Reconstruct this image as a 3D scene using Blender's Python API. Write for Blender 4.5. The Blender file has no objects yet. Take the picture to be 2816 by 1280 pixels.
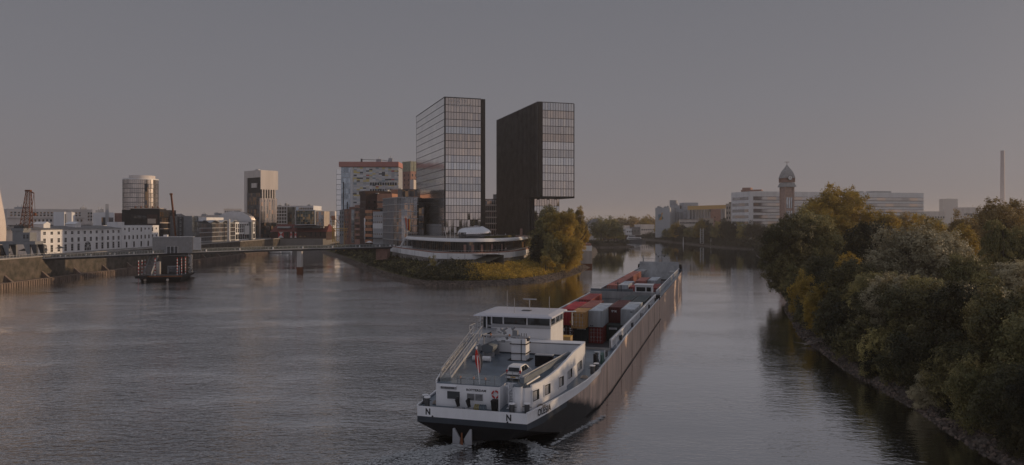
import bpy, bmesh, math, random
import numpy as np
from mathutils import Vector, Matrix
R = math.radians
random.seed(7)
SC = bpy.context.scene
COL = SC.collection

# ------------------------------------------------------------------ camera
cd = bpy.data.cameras.new("camera")
cam = bpy.data.objects.new("camera", cd); COL.objects.link(cam)
CAMZ = 21.5
cam.location = (0, 0, CAMZ); cam.rotation_euler = (R(90), 0, 0)
cd.sensor_width = 36; cd.lens = 36 * 2030 / 2816
cd.shift_y = -32.0 / 2816
cd.clip_start = 1; cd.clip_end = 9000
SC.camera = cam

# ------------------------------------------------------------------ sky and sun
SUN_EL, SUN_AZ = 8.5, 76.0        # azimuth clockwise from +Y (camera forward): low, from the right
w = bpy.data.worlds.new("World"); SC.world = w; w.use_nodes = True
nt = w.node_tree; nt.nodes.clear()
out = nt.nodes.new('ShaderNodeOutputWorld'); bg = nt.nodes.new('ShaderNodeBackground')
sky = nt.nodes.new('ShaderNodeTexSky'); sky.sky_type = 'NISHITA'; sky.sun_disc = False
sky.sun_elevation = R(SUN_EL); sky.sun_rotation = R(SUN_AZ)
sky.air_density = 1.0; sky.dust_density = 5.0; sky.ozone_density = 1.5
hs = nt.nodes.new('ShaderNodeHueSaturation'); hs.inputs['Saturation'].default_value = 0.10
# high thin veil of cloud: most of the sky's light is an even pale grey
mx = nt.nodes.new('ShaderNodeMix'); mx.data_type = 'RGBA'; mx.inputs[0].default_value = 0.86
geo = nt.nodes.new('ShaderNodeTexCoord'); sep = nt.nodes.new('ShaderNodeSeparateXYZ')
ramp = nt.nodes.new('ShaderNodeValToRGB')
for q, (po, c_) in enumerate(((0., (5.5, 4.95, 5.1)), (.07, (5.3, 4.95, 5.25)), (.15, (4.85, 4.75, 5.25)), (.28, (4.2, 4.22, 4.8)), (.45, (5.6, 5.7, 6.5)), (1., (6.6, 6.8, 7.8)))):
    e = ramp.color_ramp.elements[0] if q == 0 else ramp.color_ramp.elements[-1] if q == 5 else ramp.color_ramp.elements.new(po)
    e.position = po; e.color = (*c_, 1)  # upper stops made brighter, above the view, to add ambient light
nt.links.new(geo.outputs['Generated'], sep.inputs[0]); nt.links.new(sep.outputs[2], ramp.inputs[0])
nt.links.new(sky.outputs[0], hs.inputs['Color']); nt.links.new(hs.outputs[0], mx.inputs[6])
def vmath(op, *ins):
    n = nt.nodes.new('ShaderNodeVectorMath'); n.operation = op
    for i, q in enumerate(ins):
        if hasattr(q, 'is_output'): nt.links.new(q, n.inputs[i])
        else: n.inputs[i].default_value = q
    return n
def smath(op, a, b, clamp=False):
    n = nt.nodes.new('ShaderNodeMath'); n.operation = op; n.use_clamp = clamp
    for i, q in enumerate((a, b)):
        if hasattr(q, 'is_output'): nt.links.new(q, n.inputs[i])
        else: n.inputs[i].default_value = q
    return n.outputs[0]
# added sky fill light outside the view: warm sun side, cool behind camera
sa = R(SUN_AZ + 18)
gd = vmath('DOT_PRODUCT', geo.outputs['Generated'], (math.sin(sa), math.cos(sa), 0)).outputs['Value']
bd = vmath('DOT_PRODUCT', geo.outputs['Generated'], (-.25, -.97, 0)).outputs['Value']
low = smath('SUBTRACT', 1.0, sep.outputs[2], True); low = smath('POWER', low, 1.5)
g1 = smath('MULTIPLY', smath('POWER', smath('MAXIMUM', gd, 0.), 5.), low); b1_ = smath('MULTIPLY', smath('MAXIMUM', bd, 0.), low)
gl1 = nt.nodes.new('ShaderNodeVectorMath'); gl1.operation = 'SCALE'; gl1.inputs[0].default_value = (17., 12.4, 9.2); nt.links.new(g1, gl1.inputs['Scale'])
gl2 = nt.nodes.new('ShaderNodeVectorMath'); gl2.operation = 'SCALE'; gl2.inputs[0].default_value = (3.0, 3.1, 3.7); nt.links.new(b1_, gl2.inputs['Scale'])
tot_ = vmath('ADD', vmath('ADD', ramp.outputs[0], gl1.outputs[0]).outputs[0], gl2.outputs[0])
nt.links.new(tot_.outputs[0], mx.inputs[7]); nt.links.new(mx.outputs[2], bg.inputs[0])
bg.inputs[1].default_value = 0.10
nt.links.new(bg.outputs[0], out.inputs[0])
sl = bpy.data.lights.new("sun", 'SUN'); sl.energy = 5.0; sl.angle = R(0.6); sl.color = (1.0, 0.70, 0.42)
so = bpy.data.objects.new("sun", sl); COL.objects.link(so)
az, el = R(SUN_AZ), R(SUN_EL)
tosun = Vector((math.sin(az) * math.cos(el), math.cos(az) * math.cos(el), math.sin(el)))
so.rotation_euler = tosun.to_track_quat('Z', 'Y').to_euler()
so.location = (0, 0, 300)
vs = SC.view_settings; vs.view_transform = 'Standard'; vs.look = 'None'; vs.exposure = -1.25; vs.gamma = 1
SC.cycles.max_bounces = 6; SC.cycles.diffuse_bounces = 2; SC.cycles.glossy_bounces = 3
SC.cycles.transparent_max_bounces = 8; SC.cycles.transmission_bounces = 3; SC.cycles.volume_bounces = 0

# ------------------------------------------------------------------ measuring helpers
def PX(x, Y): return (x - 1408) / 2030 * Y                    # world X of an image column at depth Y
def PZ(y, Y): return CAMZ - (y - 608) / 2030 * Y              # world height of an image row at depth Y

# ------------------------------------------------------------------ materials
def srgb(h):
    h = h.lstrip('#'); c = [int(h[i:i+2], 16) / 255 for i in (0, 2, 4)]
    return tuple(x / 12.92 if x <= .04045 else ((x + .055) / 1.055) ** 2.4 for x in c)
class NT:
    def __init__(s, name):
        s.m = bpy.data.materials.new(name); s.m.use_nodes = True; s.t = s.m.node_tree
        s.p = s.t.nodes['Principled BSDF']
    def n(s, kind, **kw):
        nd = s.t.nodes.new(kind)
        for k, v in kw.items(): setattr(nd, k, v)
        return nd
    def l(s, a, b): s.t.links.new(a, b)
def mat(name, col, rough=.6, metal=0., var=.18, scale=.6, bump=0., streak=False, spec=.5, hue=None):
    """plain painted / mineral surface with soft procedural wear"""
    k = NT(name); p = k.p
    tc = k.n('ShaderNodeTexCoord'); mp = k.n('ShaderNodeMapping')
    mp.inputs['Scale'].default_value = (scale, scale, scale * (.12 if streak else 1))
    k.l(tc.outputs['Object'], mp.inputs[0])
    nz = k.n('ShaderNodeTexNoise'); nz.inputs['Scale'].default_value = 1.0; nz.inputs['Detail'].default_value = 6
    nz.inputs['Roughness'].default_value = .65
    k.l(mp.outputs[0], nz.inputs['Vector'])
    rp = k.n('ShaderNodeValToRGB')
    rp.color_ramp.elements[0].position = .3; rp.color_ramp.elements[1].position = .72
    d = [c * (1 - var * 1.6) for c in col]; b = [min(1, c * (1 + var)) for c in col]
    if hue: d = [c * (1 - var) * h for c, h in zip(col, hue)]
    rp.color_ramp.elements[0].color = (*d, 1); rp.color_ramp.elements[1].color = (*b, 1)
    k.l(nz.outputs[0], rp.inputs[0]); k.l(rp.outputs[0], p.inputs['Base Color'])
    p.inputs['Roughness'].default_value = rough; p.inputs['Metallic'].default_value = metal
    p.inputs['Specular IOR Level'].default_value = spec
    if bump:
        bp = k.n('ShaderNodeBump'); bp.inputs['Strength'].default_value = bump; bp.inputs['Distance'].default_value = .1
        k.l(nz.outputs[0], bp.inputs['Height']); k.l(bp.outputs[0], p.inputs['Normal'])
    return k.m
def glass(name, c0, c1, pw=1.5, ph=3.2, metal=.85, rough=.06, warm=None, jit=.02, band=0.):
    """coated facade glass, every pane a little different in tint and tilt"""
    k = NT(name); p = k.p
    tc = k.n('ShaderNodeTexCoord'); oi = k.n('ShaderNodeObjectInfo')
    mp = k.n('ShaderNodeVectorMath', operation='DIVIDE'); mp.inputs[1].default_value = (pw, pw, ph)
    fl = k.n('ShaderNodeVectorMath', operation='FLOOR'); ad = k.n('ShaderNodeVectorMath', operation='ADD')
    k.l(tc.outputs['Object'], mp.inputs[0]); k.l(mp.outputs[0], fl.inputs[0]); k.l(fl.outputs[0], ad.inputs[0])
    sc = k.n('ShaderNodeMath', operation='MULTIPLY'); sc.inputs[1].default_value = 57.3
    k.l(oi.outputs['Random'], sc.inputs[0]); k.l(sc.outputs[0], ad.inputs[1])
    wn = k.n('ShaderNodeTexWhiteNoise', noise_dimensions='3D'); k.l(ad.outputs[0], wn.inputs['Vector'])
    rp = k.n('ShaderNodeValToRGB'); rp.color_ramp.elements[0].color = (*c0, 1); rp.color_ramp.elements[1].color = (*c1, 1)
    if warm:
        e = rp.color_ramp.elements.new(.8); e.color = (*warm, 1)
        rp.color_ramp.elements[2].color = (*warm, 1); e2 = rp.color_ramp.elements.new(.74); e2.color = (*c1, 1)
    k.l(wn.outputs['Value'], rp.inputs[0])
    if band:      # whole storeys differ at random in tone, tan tints painted in for reflections
        b1 = k.n('ShaderNodeMapRange'); b1.inputs[3].default_value = 1 - band; b1.inputs[4].default_value = 1.; k.l(oi.outputs['Random'], b1.inputs[0])
        w2 = k.n('ShaderNodeTexWhiteNoise', noise_dimensions='1D'); k.l(oi.outputs['Random'], w2.inputs['W'])
        tr_ = k.n('ShaderNodeValToRGB'); tr_.color_ramp.elements[0].color = (.92, .96, 1, 1); tr_.color_ramp.elements[1].color = (1, .86, .76, 1); k.l(w2.outputs['Value'], tr_.inputs[0])
        m1 = k.n('ShaderNodeMix', data_type='RGBA', blend_type='MULTIPLY'); m1.inputs[0].default_value = 1; k.l(rp.outputs[0], m1.inputs[6]); k.l(tr_.outputs[0], m1.inputs[7])
        m2 = k.n('ShaderNodeVectorMath', operation='SCALE'); k.l(m1.outputs[2], m2.inputs[0]); k.l(b1.outputs[0], m2.inputs['Scale']); k.l(m2.outputs[0], p.inputs['Base Color'])
    else: k.l(rp.outputs[0], p.inputs['Base Color'])
    p.inputs['Metallic'].default_value = metal; p.inputs['Roughness'].default_value = rough
    # tiny tilt of every pane
    ge = k.n('ShaderNodeNewGeometry'); sb = k.n('ShaderNodeVectorMath', operation='SUBTRACT'); sb.inputs[1].default_value = (.5, .5, .5)
    ml = k.n('ShaderNodeVectorMath', operation='SCALE'); ml.inputs['Scale'].default_value = jit
    a2 = k.n('ShaderNodeVectorMath', operation='ADD'); nm = k.n('ShaderNodeVectorMath', operation='NORMALIZE')
    k.l(wn.outputs['Color'], sb.inputs[0]); k.l(sb.outputs[0], ml.inputs[0]); k.l(ge.outputs['Normal'], a2.inputs[0])
    k.l(ml.outputs[0], a2.inputs[1]); k.l(a2.outputs[0], nm.inputs[0]); k.l(nm.outputs[0], p.inputs['Normal'])
    return k.m
M = {}
def defmats():
    W = M
    W['white'] = mat('white_paint', (.74, .74, .76), .45, var=.05, scale=.5)
    W['white_wall'] = mat('white_render', (.80, .80, .83), .8, var=.10, scale=.25, streak=True)
    W['pale_wall'] = mat('pale_render', (.68, .62, .59), .8, var=.10, scale=.2, streak=True)
    W['cream'] = mat('cream_stone', (.50, .43, .38), .8, var=.15, scale=.3)
    W['concrete'] = mat('concrete', (.36, .34, .33), .85, var=.22, scale=.5, streak=True)
    W['dirty_concrete'] = mat('dirty_concrete', (.22, .165, .135), .9, var=.35, scale=.6, streak=True, bump=.3)
    W['grey'] = mat('grey_metal', (.26, .27, .29), .5, .3, var=.12)
    W['lgrey'] = mat('light_grey_metal', (.42, .43, .46), .45, .3, var=.1)
    W['dgrey'] = mat('dark_grey_metal', (.07, .075, .085), .5, .2, var=.2)
    W['black'] = mat('black_paint', (.014, .014, .017), .6, var=.2, spec=.2)
    W['dark_clad'] = mat('dark_cladding', (.022, .019, .019), .45, .0, var=.3, scale=.3, spec=.3)
    W['brick_dark'] = mat('dark_brick', (.068, .038, .033), .85, var=.3, scale=.8)
    W['brick_red'] = mat('red_brick', (.25, .135, .105), .85, var=.22, scale=.5)
    W['brick_pale'] = mat('pale_red_brick', (.36, .21, .175), .85, var=.2, scale=.5)
    W['salmon'] = mat('salmon_render', (.50, .26, .18), .8, var=.1, scale=.3)
    W['orange'] = mat('orange_tile', (.52, .235, .13), .7, var=.12, scale=.5)
    W['red_box'] = mat('coral_panel', (.50, .23, .20), .6, var=.06, scale=.3)
    W['roof_red'] = mat('dark_red_roof', (.16, .035, .028), .8, var=.2, scale=.5)
    W['roof_grey'] = mat('grey_roof', (.19, .18, .18), .8, var=.2, scale=.4)
    W['steel'] = mat('brushed_steel', (.62, .62, .64), .28, 1.0, var=.1, scale=.5)
    W['silver'] = mat('silver_skin', (.72, .72, .75), .12, 1.0, var=.05, scale=.4)
    W['rust'] = mat('rusty_steel', (.20, .075, .035), .8, .2, var=.35, scale=1.2)
    W['yellow'] = mat('yellow_paint', (.62, .36, .05), .6, var=.12)
    W['red'] = mat('red_paint', (.48, .02, .02), .5, var=.1)
    W['deck'] = mat('grey_blue_deck', (.125, .165, .215), .32, .0, var=.25, scale=.35)
    W['win_dark'] = glass('window_glass_dark', (.02, .022, .026), (.09, .095, .105), 1.0, 1.0, .55, .08)
    W['win_warm'] = glass('window_glass_warm', (.03, .03, .035), (.16, .15, .14), 1.0, 1.0, .6, .08, warm=(.5, .33, .2))
    W['gl_tower'] = glass('tower_glass', (.64, .64, .66), (.78, .76, .74), 1.28, 50, .9, .05, jit=.03, band=.32)
    W['gl_side'] = glass('tower_side_glass', (.76, .75, .75), (.86, .84, .82), 6, 50, .9, .16, jit=.02)
    W['gl_cool'] = glass('cool_glass', (.22, .26, .30), (.46, .52, .58), 1.5, 3, .85, .07)
    W['gl_mix'] = glass('mixed_glass', (.10, .11, .12), (.40, .40, .42), 1.5, 3, .8, .08, warm=(.55, .38, .28))
    W['gl_dark'] = glass('dark_glass', (.02, .022, .025), (.12, .12, .13), 1.5, 3, .7, .08, warm=(.35, .22, .12))
defmats()

# ------------------------------------------------------------------ mesh builder
class MB:
    def __init__(s): s.v = []; s.f = []; s.mi = []; s.sm = []
    def add(s, vs, fs, m=0, sm=False):
        b = len(s.v); s.v += [tuple(v) for v in vs]
        s.f += [tuple(b + i for i in f) for f in fs]; s.mi += [m] * len(fs); s.sm += [sm] * len(fs); return s
    def box(s, x0, x1, y0, y1, z0, z1, m=0):
        v = [(x0, y0, z0), (x1, y0, z0), (x1, y1, z0), (x0, y1, z0), (x0, y0, z1), (x1, y0, z1), (x1, y1, z1), (x0, y1, z1)]
        return s.add(v, [(0, 3, 2, 1), (4, 5, 6, 7), (0, 1, 5, 4), (1, 2, 6, 5), (2, 3, 7, 6), (3, 0, 4, 7)], m)
    def bar(s, p, q, wd, h=None, m=0, up=(0, 0, 1)):
        """box bar from p to q"""
        h = h or wd; p = Vector(p); q = Vector(q); d = (q - p).normalized(); u = Vector(up)
        if abs(d.dot(u)) > .98: u = Vector((0, 1, 0))
        a = d.cross(u).normalized() * wd / 2; b = a.cross(d).normalized() * h / 2
        v = [p - a - b, p + a - b, p + a + b, p - a + b, q - a - b, q + a - b, q + a + b, q - a + b]
        return s.add(v, [(0, 3, 2, 1), (4, 5, 6, 7), (0, 1, 5, 4), (1, 2, 6, 5), (2, 3, 7, 6), (3, 0, 4, 7)], m)
    def cyl(s, p, q, r0, r1=None, n=12, m=0, sm=True, caps=True):
        r1 = r0 if r1 is None else r1; p = Vector(p); q = Vector(q); d = (q - p).normalized()
        u = Vector((0, 0, 1)) if abs(d.z) < .98 else Vector((1, 0, 0))
        a = d.cross(u).normalized(); b = d.cross(a).normalized(); v = []
        for c, r in ((p, r0), (q, r1)):
            for i in range(n):
                t = 2 * math.pi * i / n; v.append(c + a * math.cos(t) * r + b * math.sin(t) * r)
        s.add(v, [(i, (i + 1) % n, n + (i + 1) % n, n + i) for i in range(n)], m, sm)
        if caps: s.add(v[:n], [tuple(range(n))[::-1]], m); s.add(v[n:], [tuple(range(n))], m)
        return s
    def prism(s, poly, z0, z1, m=0, mtop=None, sm=False):
        n = len(poly); v = [(x, y, z0) for x, y in poly] + [(x, y, z1) for x, y in poly]
        s.add(v, [(i, (i + 1) % n, n + (i + 1) % n, n + i) for i in range(n)], m, sm)
        s.add(v, [tuple(range(n))[::-1]], m); s.add(v, [tuple(range(n, 2 * n))], m if mtop is None else mtop); return s
    def prismx(s, poly, x0, x1, m=0):
        """polygon in (y,z) extruded along x"""
        n = len(poly); v = [(x0, y, z) for y, z in poly] + [(x1, y, z) for y, z in poly]
        s.add(v, [(i, (i + 1) % n, n + (i + 1) % n, n + i) for i in range(n)] + [tuple(range(n))[::-1], tuple(range(n, 2 * n))], m); return s
    def prismy(s, poly, y0, y1, m=0):
        n = len(poly); v = [(x, y0, z) for x, z in poly] + [(x, y1, z) for x, z in poly]
        s.add(v, [(i, n + i, n + (i + 1) % n, (i + 1) % n) for i in range(n)] + [tuple(range(n)), tuple(range(n, 2 * n))[::-1]], m); return s
    def loft(s, rings, m=0, sm=True, closed=True, caps=True):
        n = len(rings[0]); v = [p for r in rings for p in r]; fs = []
        for j in range(len(rings) - 1):
            for i in range(n if closed else n - 1):
                fs.append((j * n + i, j * n + (i + 1) % n, (j + 1) * n + (i + 1) % n, (j + 1) * n + i))
        s.add(v, fs, m, sm)
        if caps: s.add(rings[0], [tuple(range(n))[::-1]], m); s.add(rings[-1], [tuple(range(n))], m)
        return s
    def mesh(s, name, mats):
        me = bpy.data.meshes.new(name); me.from_pydata(s.v, [], s.f)
        for mt in (mats if isinstance(mats, (list, tuple)) else [mats]): me.materials.append(M[mt] if isinstance(mt, str) else mt)
        me.polygons.foreach_set('material_index', s.mi); me.polygons.foreach_set('use_smooth', s.sm)
        bm = bmesh.new(); bm.from_mesh(me); bmesh.ops.recalc_face_normals(bm, faces=bm.faces); bm.to_mesh(me); bm.free()
        me.update(); return me
    def obj(s, name, mats, parent=None, loc=(0, 0, 0), rz=0):
        return link(name, s.mesh(name, mats), parent, loc, rz)
def link(name, me, parent=None, loc=(0, 0, 0), rz=0):
    o = bpy.data.objects.new(name, me); COL.objects.link(o); o.location = loc; o.rotation_euler = (0, 0, rz)
    if parent: o.parent = parent
    return o
def thing(name, label, cat, loc=(0, 0, 0), rz=0, group=None):
    o = link(name, None, None, loc, rz); return tag(o, label, cat, group)
def tag(o, label, cat, group=None):
    o['label'] = label; o['category'] = cat
    if group: o['group'] = group
    return o
def struct(o): o['kind'] = 'structure'; return o
def stuff(o): o['kind'] = 'stuff'; return o
def kids(o, allo): return [c for c in allo if c.parent == o]
def dup(root, loc=None, rz=None, label=None, sc=None):
    allo = [o for o in COL.objects if o.parent]
    r = root.copy(); COL.objects.link(r)
    if loc: r.location = loc
    if rz is not None: r.rotation_euler = (0, 0, rz)
    if sc: r.scale = (sc, sc, sc)
    if label: r['label'] = label
    for c in kids(root, allo):
        d = c.copy(); COL.objects.link(d); d.parent = r
        for g in kids(c, allo):
            e = g.copy(); COL.objects.link(e); e.parent = d
    return r
def text(body, size, mt, parent, loc, rot, name='lettering', extr=.01, align='LEFT', sx=1., bold=0.):
    cu = bpy.data.curves.new(name, 'FONT'); cu.body = body; cu.size = size; cu.extrude = extr; cu.align_x = align; cu.offset = bold; cu.space_character = 1.08
    o = bpy.data.objects.new(name, cu); COL.objects.link(o)
    bpy.context.view_layer.update()
    me = bpy.data.meshes.new_from_object(o.evaluated_get(bpy.context.evaluated_depsgraph_get()))
    COL.objects.unlink(o); bpy.data.objects.remove(o)
    me.materials.clear(); me.materials.append(M[mt] if isinstance(mt, str) else mt)
    ob = link(name, me, parent, loc); ob.rotation_euler = rot; ob.scale = (sx, 1, 1); return ob

# ------------------------------------------------------------------ facades
WCACHE = {}
def win_mesh(w_, h_, fr, gl, style):
    key = (round(w_, 2), round(h_, 2), fr, gl, style)
    if key in WCACHE: return WCACHE[key]
    b = MB(); t = .09
    b.box(-w_/2 - t, w_/2 + t, -.07, .0, -h_/2 - t, h_/2 + t, 0)         # frame slab, proud of the wall
    nx = {'plain': 1, 'cross': 2, 'tall': 2, 'bars': 3}.get(style, 1); nz = {'cross': 3, 'tall': 2}.get(style, 1)
    g = .06; cw = (w_ - g * (nx - 1)) / nx; ch = (h_ - g * (nz - 1)) / nz
    for i in range(nx):
        for j in range(nz):
            x = -w_/2 + i * (cw + g); z = -h_/2 + j * (ch + g)
            b.add([(x, -.075, z), (x + cw, -.075, z), (x + cw, -.075, z + ch), (x, -.075, z + ch)], [(0, 1, 2, 3)], 1)
    WCACHE[key] = b.mesh('window', [fr, gl]); return WCACHE[key]
def place_face(o, face, u, z, W, D, off=0.):
    """put an object whose front is -y onto a face of a box body; u runs left to right seen from outside"""
    if face == 'f': o.location = (u, -off, z); o.rotation_euler = (0, 0, 0)
    elif face == 'r': o.location = (W + off, u, z); o.rotation_euler = (0, 0, R(90))
    elif face == 'l': o.location = (-off, D - u, z); o.rotation_euler = (0, 0, R(-90))
def wins(root, W, D, face, u0, u1, nu, z0, z1, nz, ww, wh, fr='white', gl='win_dark', style='plain', skip=None, off=0., name='window'):
    me = win_mesh(ww, wh, fr, gl, style)
    for j in range(nz):
        for i in range(nu):
            if skip and skip(i, j): continue
            u = u0 + (u1 - u0) * (i + .5) / nu; z = z0 + (z1 - z0) * (j + .5) / nz
            place_face(link(name, me, root), face, u, z, W, D, off)
def band_mesh(L, h, pw, gl, bar, line=.25, mw=.12, proud=.12, sill=None):
    b = MB()
    b.box(0, L, -.05, .04, 0, h, 0)
    n = max(1, int(round(L / pw)))
    for i in range(n + 1):
        x = L * i / n; b.box(max(0, x - mw / 2), min(L, x + mw / 2), -proud, -.053, line, h, 1)
    b.box(0, L, -proud - .03, -.053, 0, line, 1)
    return b.mesh('window_band', [gl, bar])
def bands(root, W, D, face, u0, u1, z0, z1, n, pw, gl, bar, line=.25, mw=.12, gap=0., off=0., proud=.12, name='window_band'):
    h = (z1 - z0) / n
    me = band_mesh(u1 - u0, h - gap, pw, gl, bar, line, mw, proud)
    for j in range(n):
        o = link(name, me, root)
        if face == 'f': o.location = (u0, -off - .05, z0 + j * h + gap / 2)
        elif face == 'r': o.location = (W + off + .05, u0, z0 + j * h + gap / 2); o.rotation_euler = (0, 0, R(90))
        elif face == 'l': o.location = (-off - .05, D - u0, z0 + j * h + gap / 2); o.rotation_euler = (0, 0, R(-90))
def frame_of(xl, Yl, xr, Yr):
    A = Vector((PX(xl, Yl), Yl)); B = Vector((PX(xr, Yr), Yr)); d = B - A
    return A, d.length, math.atan2(d.y, d.x)
def body(name, label, cat, xl, Yl, xr, Yr, ytop, z0, D, wall, roof='roof_grey', group=None, ztop=None, parapet=.5):
    """a box body whose front runs from image column xl (depth Yl) to xr (depth Yr)"""
    A, W, rz = frame_of(xl, Yl, xr, Yr)
    z1 = (PZ(ytop, Yl) if ztop is None else ztop)
    t = thing(name, label, cat, (A.x, A.y, z0), rz, group); H = z1 - z0
    MB().box(0, W, 0, D, -1.0, H).obj('wall', wall, t)
    if roof:
        b = MB(); b.box(.15, W - .15, .15, D - .15, H + .003, H + .08, 0)
        if parapet:
            for a in ((0, W, 0, .3), (0, W, D - .3, D), (0, .3, .3, D - .3), (W - .3, W, .3, D - .3)):
                b.box(*a, H + .002, H + parapet, 1)
        b.obj('roof', [roof, wall], t)
    return t, W, H
def roof_kit(root, W, D, H, n=3, seed=1, mt='lgrey'):
    rr = random.Random(seed)
    for i in range(n):
        x = rr.uniform(1, max(1.5, W - 4)); y = rr.uniform(1, max(1.5, D - 4)); a = rr.uniform(1.5, 3.5); c = rr.uniform(1, 2.4)
        b = MB(); b.box(x, x + a, y, y + 2, H + .1, H + .1 + c); b.cyl((x + a/2, y + 1, H + c), (x + a/2, y + 1, H + c + rr.uniform(.6, 2.)), .18)
        b.obj('roof_unit', mt, root)
# ================================================================== water
def water_mat():
    k = NT('river_water'); p = k.p; p.inputs['Base Color'].default_value = (.020, .022, .022, 1)
    p.inputs['Roughness'].default_value = .07; p.inputs['IOR'].default_value = 2.1
    p.inputs['Specular IOR Level'].default_value = .5
    tc = k.n('ShaderNodeTexCoord')
    def noise(sx, sy, det, rot=0, dist=0.):
        mp = k.n('ShaderNodeMapping'); mp.inputs['Scale'].default_value = (sx, sy, 1); mp.inputs['Rotation'].default_value = (0, 0, rot)
        k.l(tc.outputs['Object'], mp.inputs[0])
        n = k.n('ShaderNodeTexNoise'); n.inputs['Scale'].default_value = 1; n.inputs['Detail'].default_value = det
        n.inputs['Roughness'].default_value = .55; n.inputs['Distortion'].default_value = dist; k.l(mp.outputs[0], n.inputs['Vector']); return n
    a = noise(.55, 1.15, 3, R(22), .4); b = noise(1.7, 3.2, 2, R(-14), .3); c = noise(.03, .055, 3, R(8)); d = noise(.011, .02, 2, R(-20))
    def mul(x, y):
        m = k.n('ShaderNodeMath', operation='MULTIPLY'); 
        for i, q in enumerate((x, y)):
            if isinstance(q, (int, float)): m.inputs[i].default_value = q
            else: k.l(q, m.inputs[i])
        return m.outputs[0]
    def add(x, y):
        m = k.n('ShaderNodeMath', operation='ADD'); k.l(x, m.inputs[0]); k.l(y, m.inputs[1]); return m.outputs[0]
    # patches where the breeze ruffles the surface, calm lanes between
    rp = k.n('ShaderNodeMapRange'); rp.inputs[1].default_value = .36; rp.inputs[2].default_value = .62
    rp.inputs[3].default_value = .25; rp.inputs[4].default_value = 1.0; k.l(c.outputs[0], rp.inputs[0])
    # open river in the foreground is rougher than the sheltered basin (world y)
    sp = k.n('ShaderNodeSeparateXYZ'); k.l(tc.outputs['Object'], sp.inputs[0])
    fr = k.n('ShaderNodeMapRange'); fr.inputs[1].default_value = 50; fr.inputs[2].default_value = 330
    fr.inputs[3].default_value = 1.25; fr.inputs[4].default_value = .11; k.l(sp.outputs[1], fr.inputs[0])
    h = add(mul(a.outputs[0], .46), mul(b.outputs[0], .20))
    # the channel right of the vessel lies calm in the lee of the trees
    ax = k.n('ShaderNodeMapRange'); ax.inputs[1].default_value = -9; ax.inputs[2].default_value = 9
    ax.inputs[3].default_value = 1.0; ax.inputs[4].default_value = .13; k.l(sp.outputs[0], ax.inputs[0])
    h = mul(mul(mul(h, rp.outputs[0]), fr.outputs[0]), ax.outputs[0])
    bp = k.n('ShaderNodeBump'); bp.inputs['Strength'].default_value = 1.0; bp.inputs['Distance'].default_value = 1.0
    k.l(h, bp.inputs['Height']); # mirror layer, weighted by the grazing angle, over the dark silty body
    df = k.n('ShaderNodeBsdfDiffuse'); df.inputs[0].default_value = (.014, .015, .016, 1)
    gl = k.n('ShaderNodeBsdfGlossy'); gl.inputs['Color'].default_value = (.97, .97, .98, 1); gl.inputs['Roughness'].default_value = .03
    k.l(bp.outputs[0], gl.inputs['Normal']); fn = k.n('ShaderNodeFresnel'); fn.inputs['IOR'].default_value = 1.33; k.l(bp.outputs[0], fn.inputs['Normal'])
    pw = k.n('ShaderNodeMath', operation='POWER'); pw.inputs[1].default_value = .5; k.l(fn.outputs[0], pw.inputs[0])
    m2 = k.n('ShaderNodeMath', operation='MULTIPLY', use_clamp=True); m2.inputs[1].default_value = 1.66; k.l(pw.outputs[0], m2.inputs[0])
    ms = k.n('ShaderNodeMixShader'); k.l(m2.outputs[0], ms.inputs[0]); k.l(df.outputs[0], ms.inputs[1]); k.l(gl.outputs[0], ms.inputs[2])
    k.t.nodes.remove(p); k.l(ms.outputs[0], k.t.nodes['Material Output'].inputs[0])
    return k.m
M['water'] = water_mat()
struct(MB().add([(-4000, -300, 0), (4000, -300, 0), (4000, 6000, 0), (-4000, 6000, 0)], [(0, 1, 2, 3)]).obj('river_water', 'water'))

# ================================================================== land
def ground_mat(name, cols, scale=.2, bump=.5, rough=.95):
    k = NT(name); p = k.p; tc = k.n('ShaderNodeTexCoord')
    n = k.n('ShaderNodeTexNoise'); n.inputs['Scale'].default_value = scale; n.inputs['Detail'].default_value = 9; n.inputs['Roughness'].default_value = .7
    k.l(tc.outputs['Object'], n.inputs['Vector'])
    rp = k.n('ShaderNodeValToRGB'); els = rp.color_ramp.elements
    els[0].position = .3; els[0].color = (*cols[0], 1); els[1].position = .7; els[1].color = (*cols[-1], 1)
    for i, c in enumerate(cols[1:-1]): e = els.new(.3 + .4 * (i + 1) / (len(cols) - 1)); e.color = (*c, 1)
    k.l(n.outputs[0], rp.inputs[0]); k.l(rp.outputs[0], p.inputs['Base Color']); p.inputs['Roughness'].default_value = rough
    v = k.n('ShaderNodeTexVoronoi'); v.inputs['Scale'].default_value = 2.2; k.l(tc.outputs['Object'], v.inputs['Vector'])
    bp = k.n('ShaderNodeBump'); bp.inputs['Strength'].default_value = bump; bp.inputs['Distance'].default_value = .3
    k.l(v.outputs['Distance'], bp.inputs['Height']); k.l(bp.outputs[0], p.inputs['Normal']); return k.m
M['soil'] = ground_mat('bank_soil', [(.035, .032, .02), (.06, .05, .03), (.09, .075, .05)])
M['grassy'] = ground_mat('bank_grass', [(.03, .032, .010), (.07, .062, .016), (.11, .085, .02)], .35)
M['rock'] = ground_mat('rubble_stone', [(.055, .045, .038), (.11, .09, .078), (.21, .175, .15)], .8, 1.)
M['paving'] = ground_mat('quay_paving', [(.17, .16, .15), (.24, .22, .21)], .1, .1)
M['quaywall'] = mat('stained_quay_wall', (.105, .085, .072), .95, var=.5, scale=.45, bump=.6, hue=(.6, .75, .6))
M['asphalt'] = mat('asphalt', (.055, .055, .058), .85, var=.15)

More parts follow.
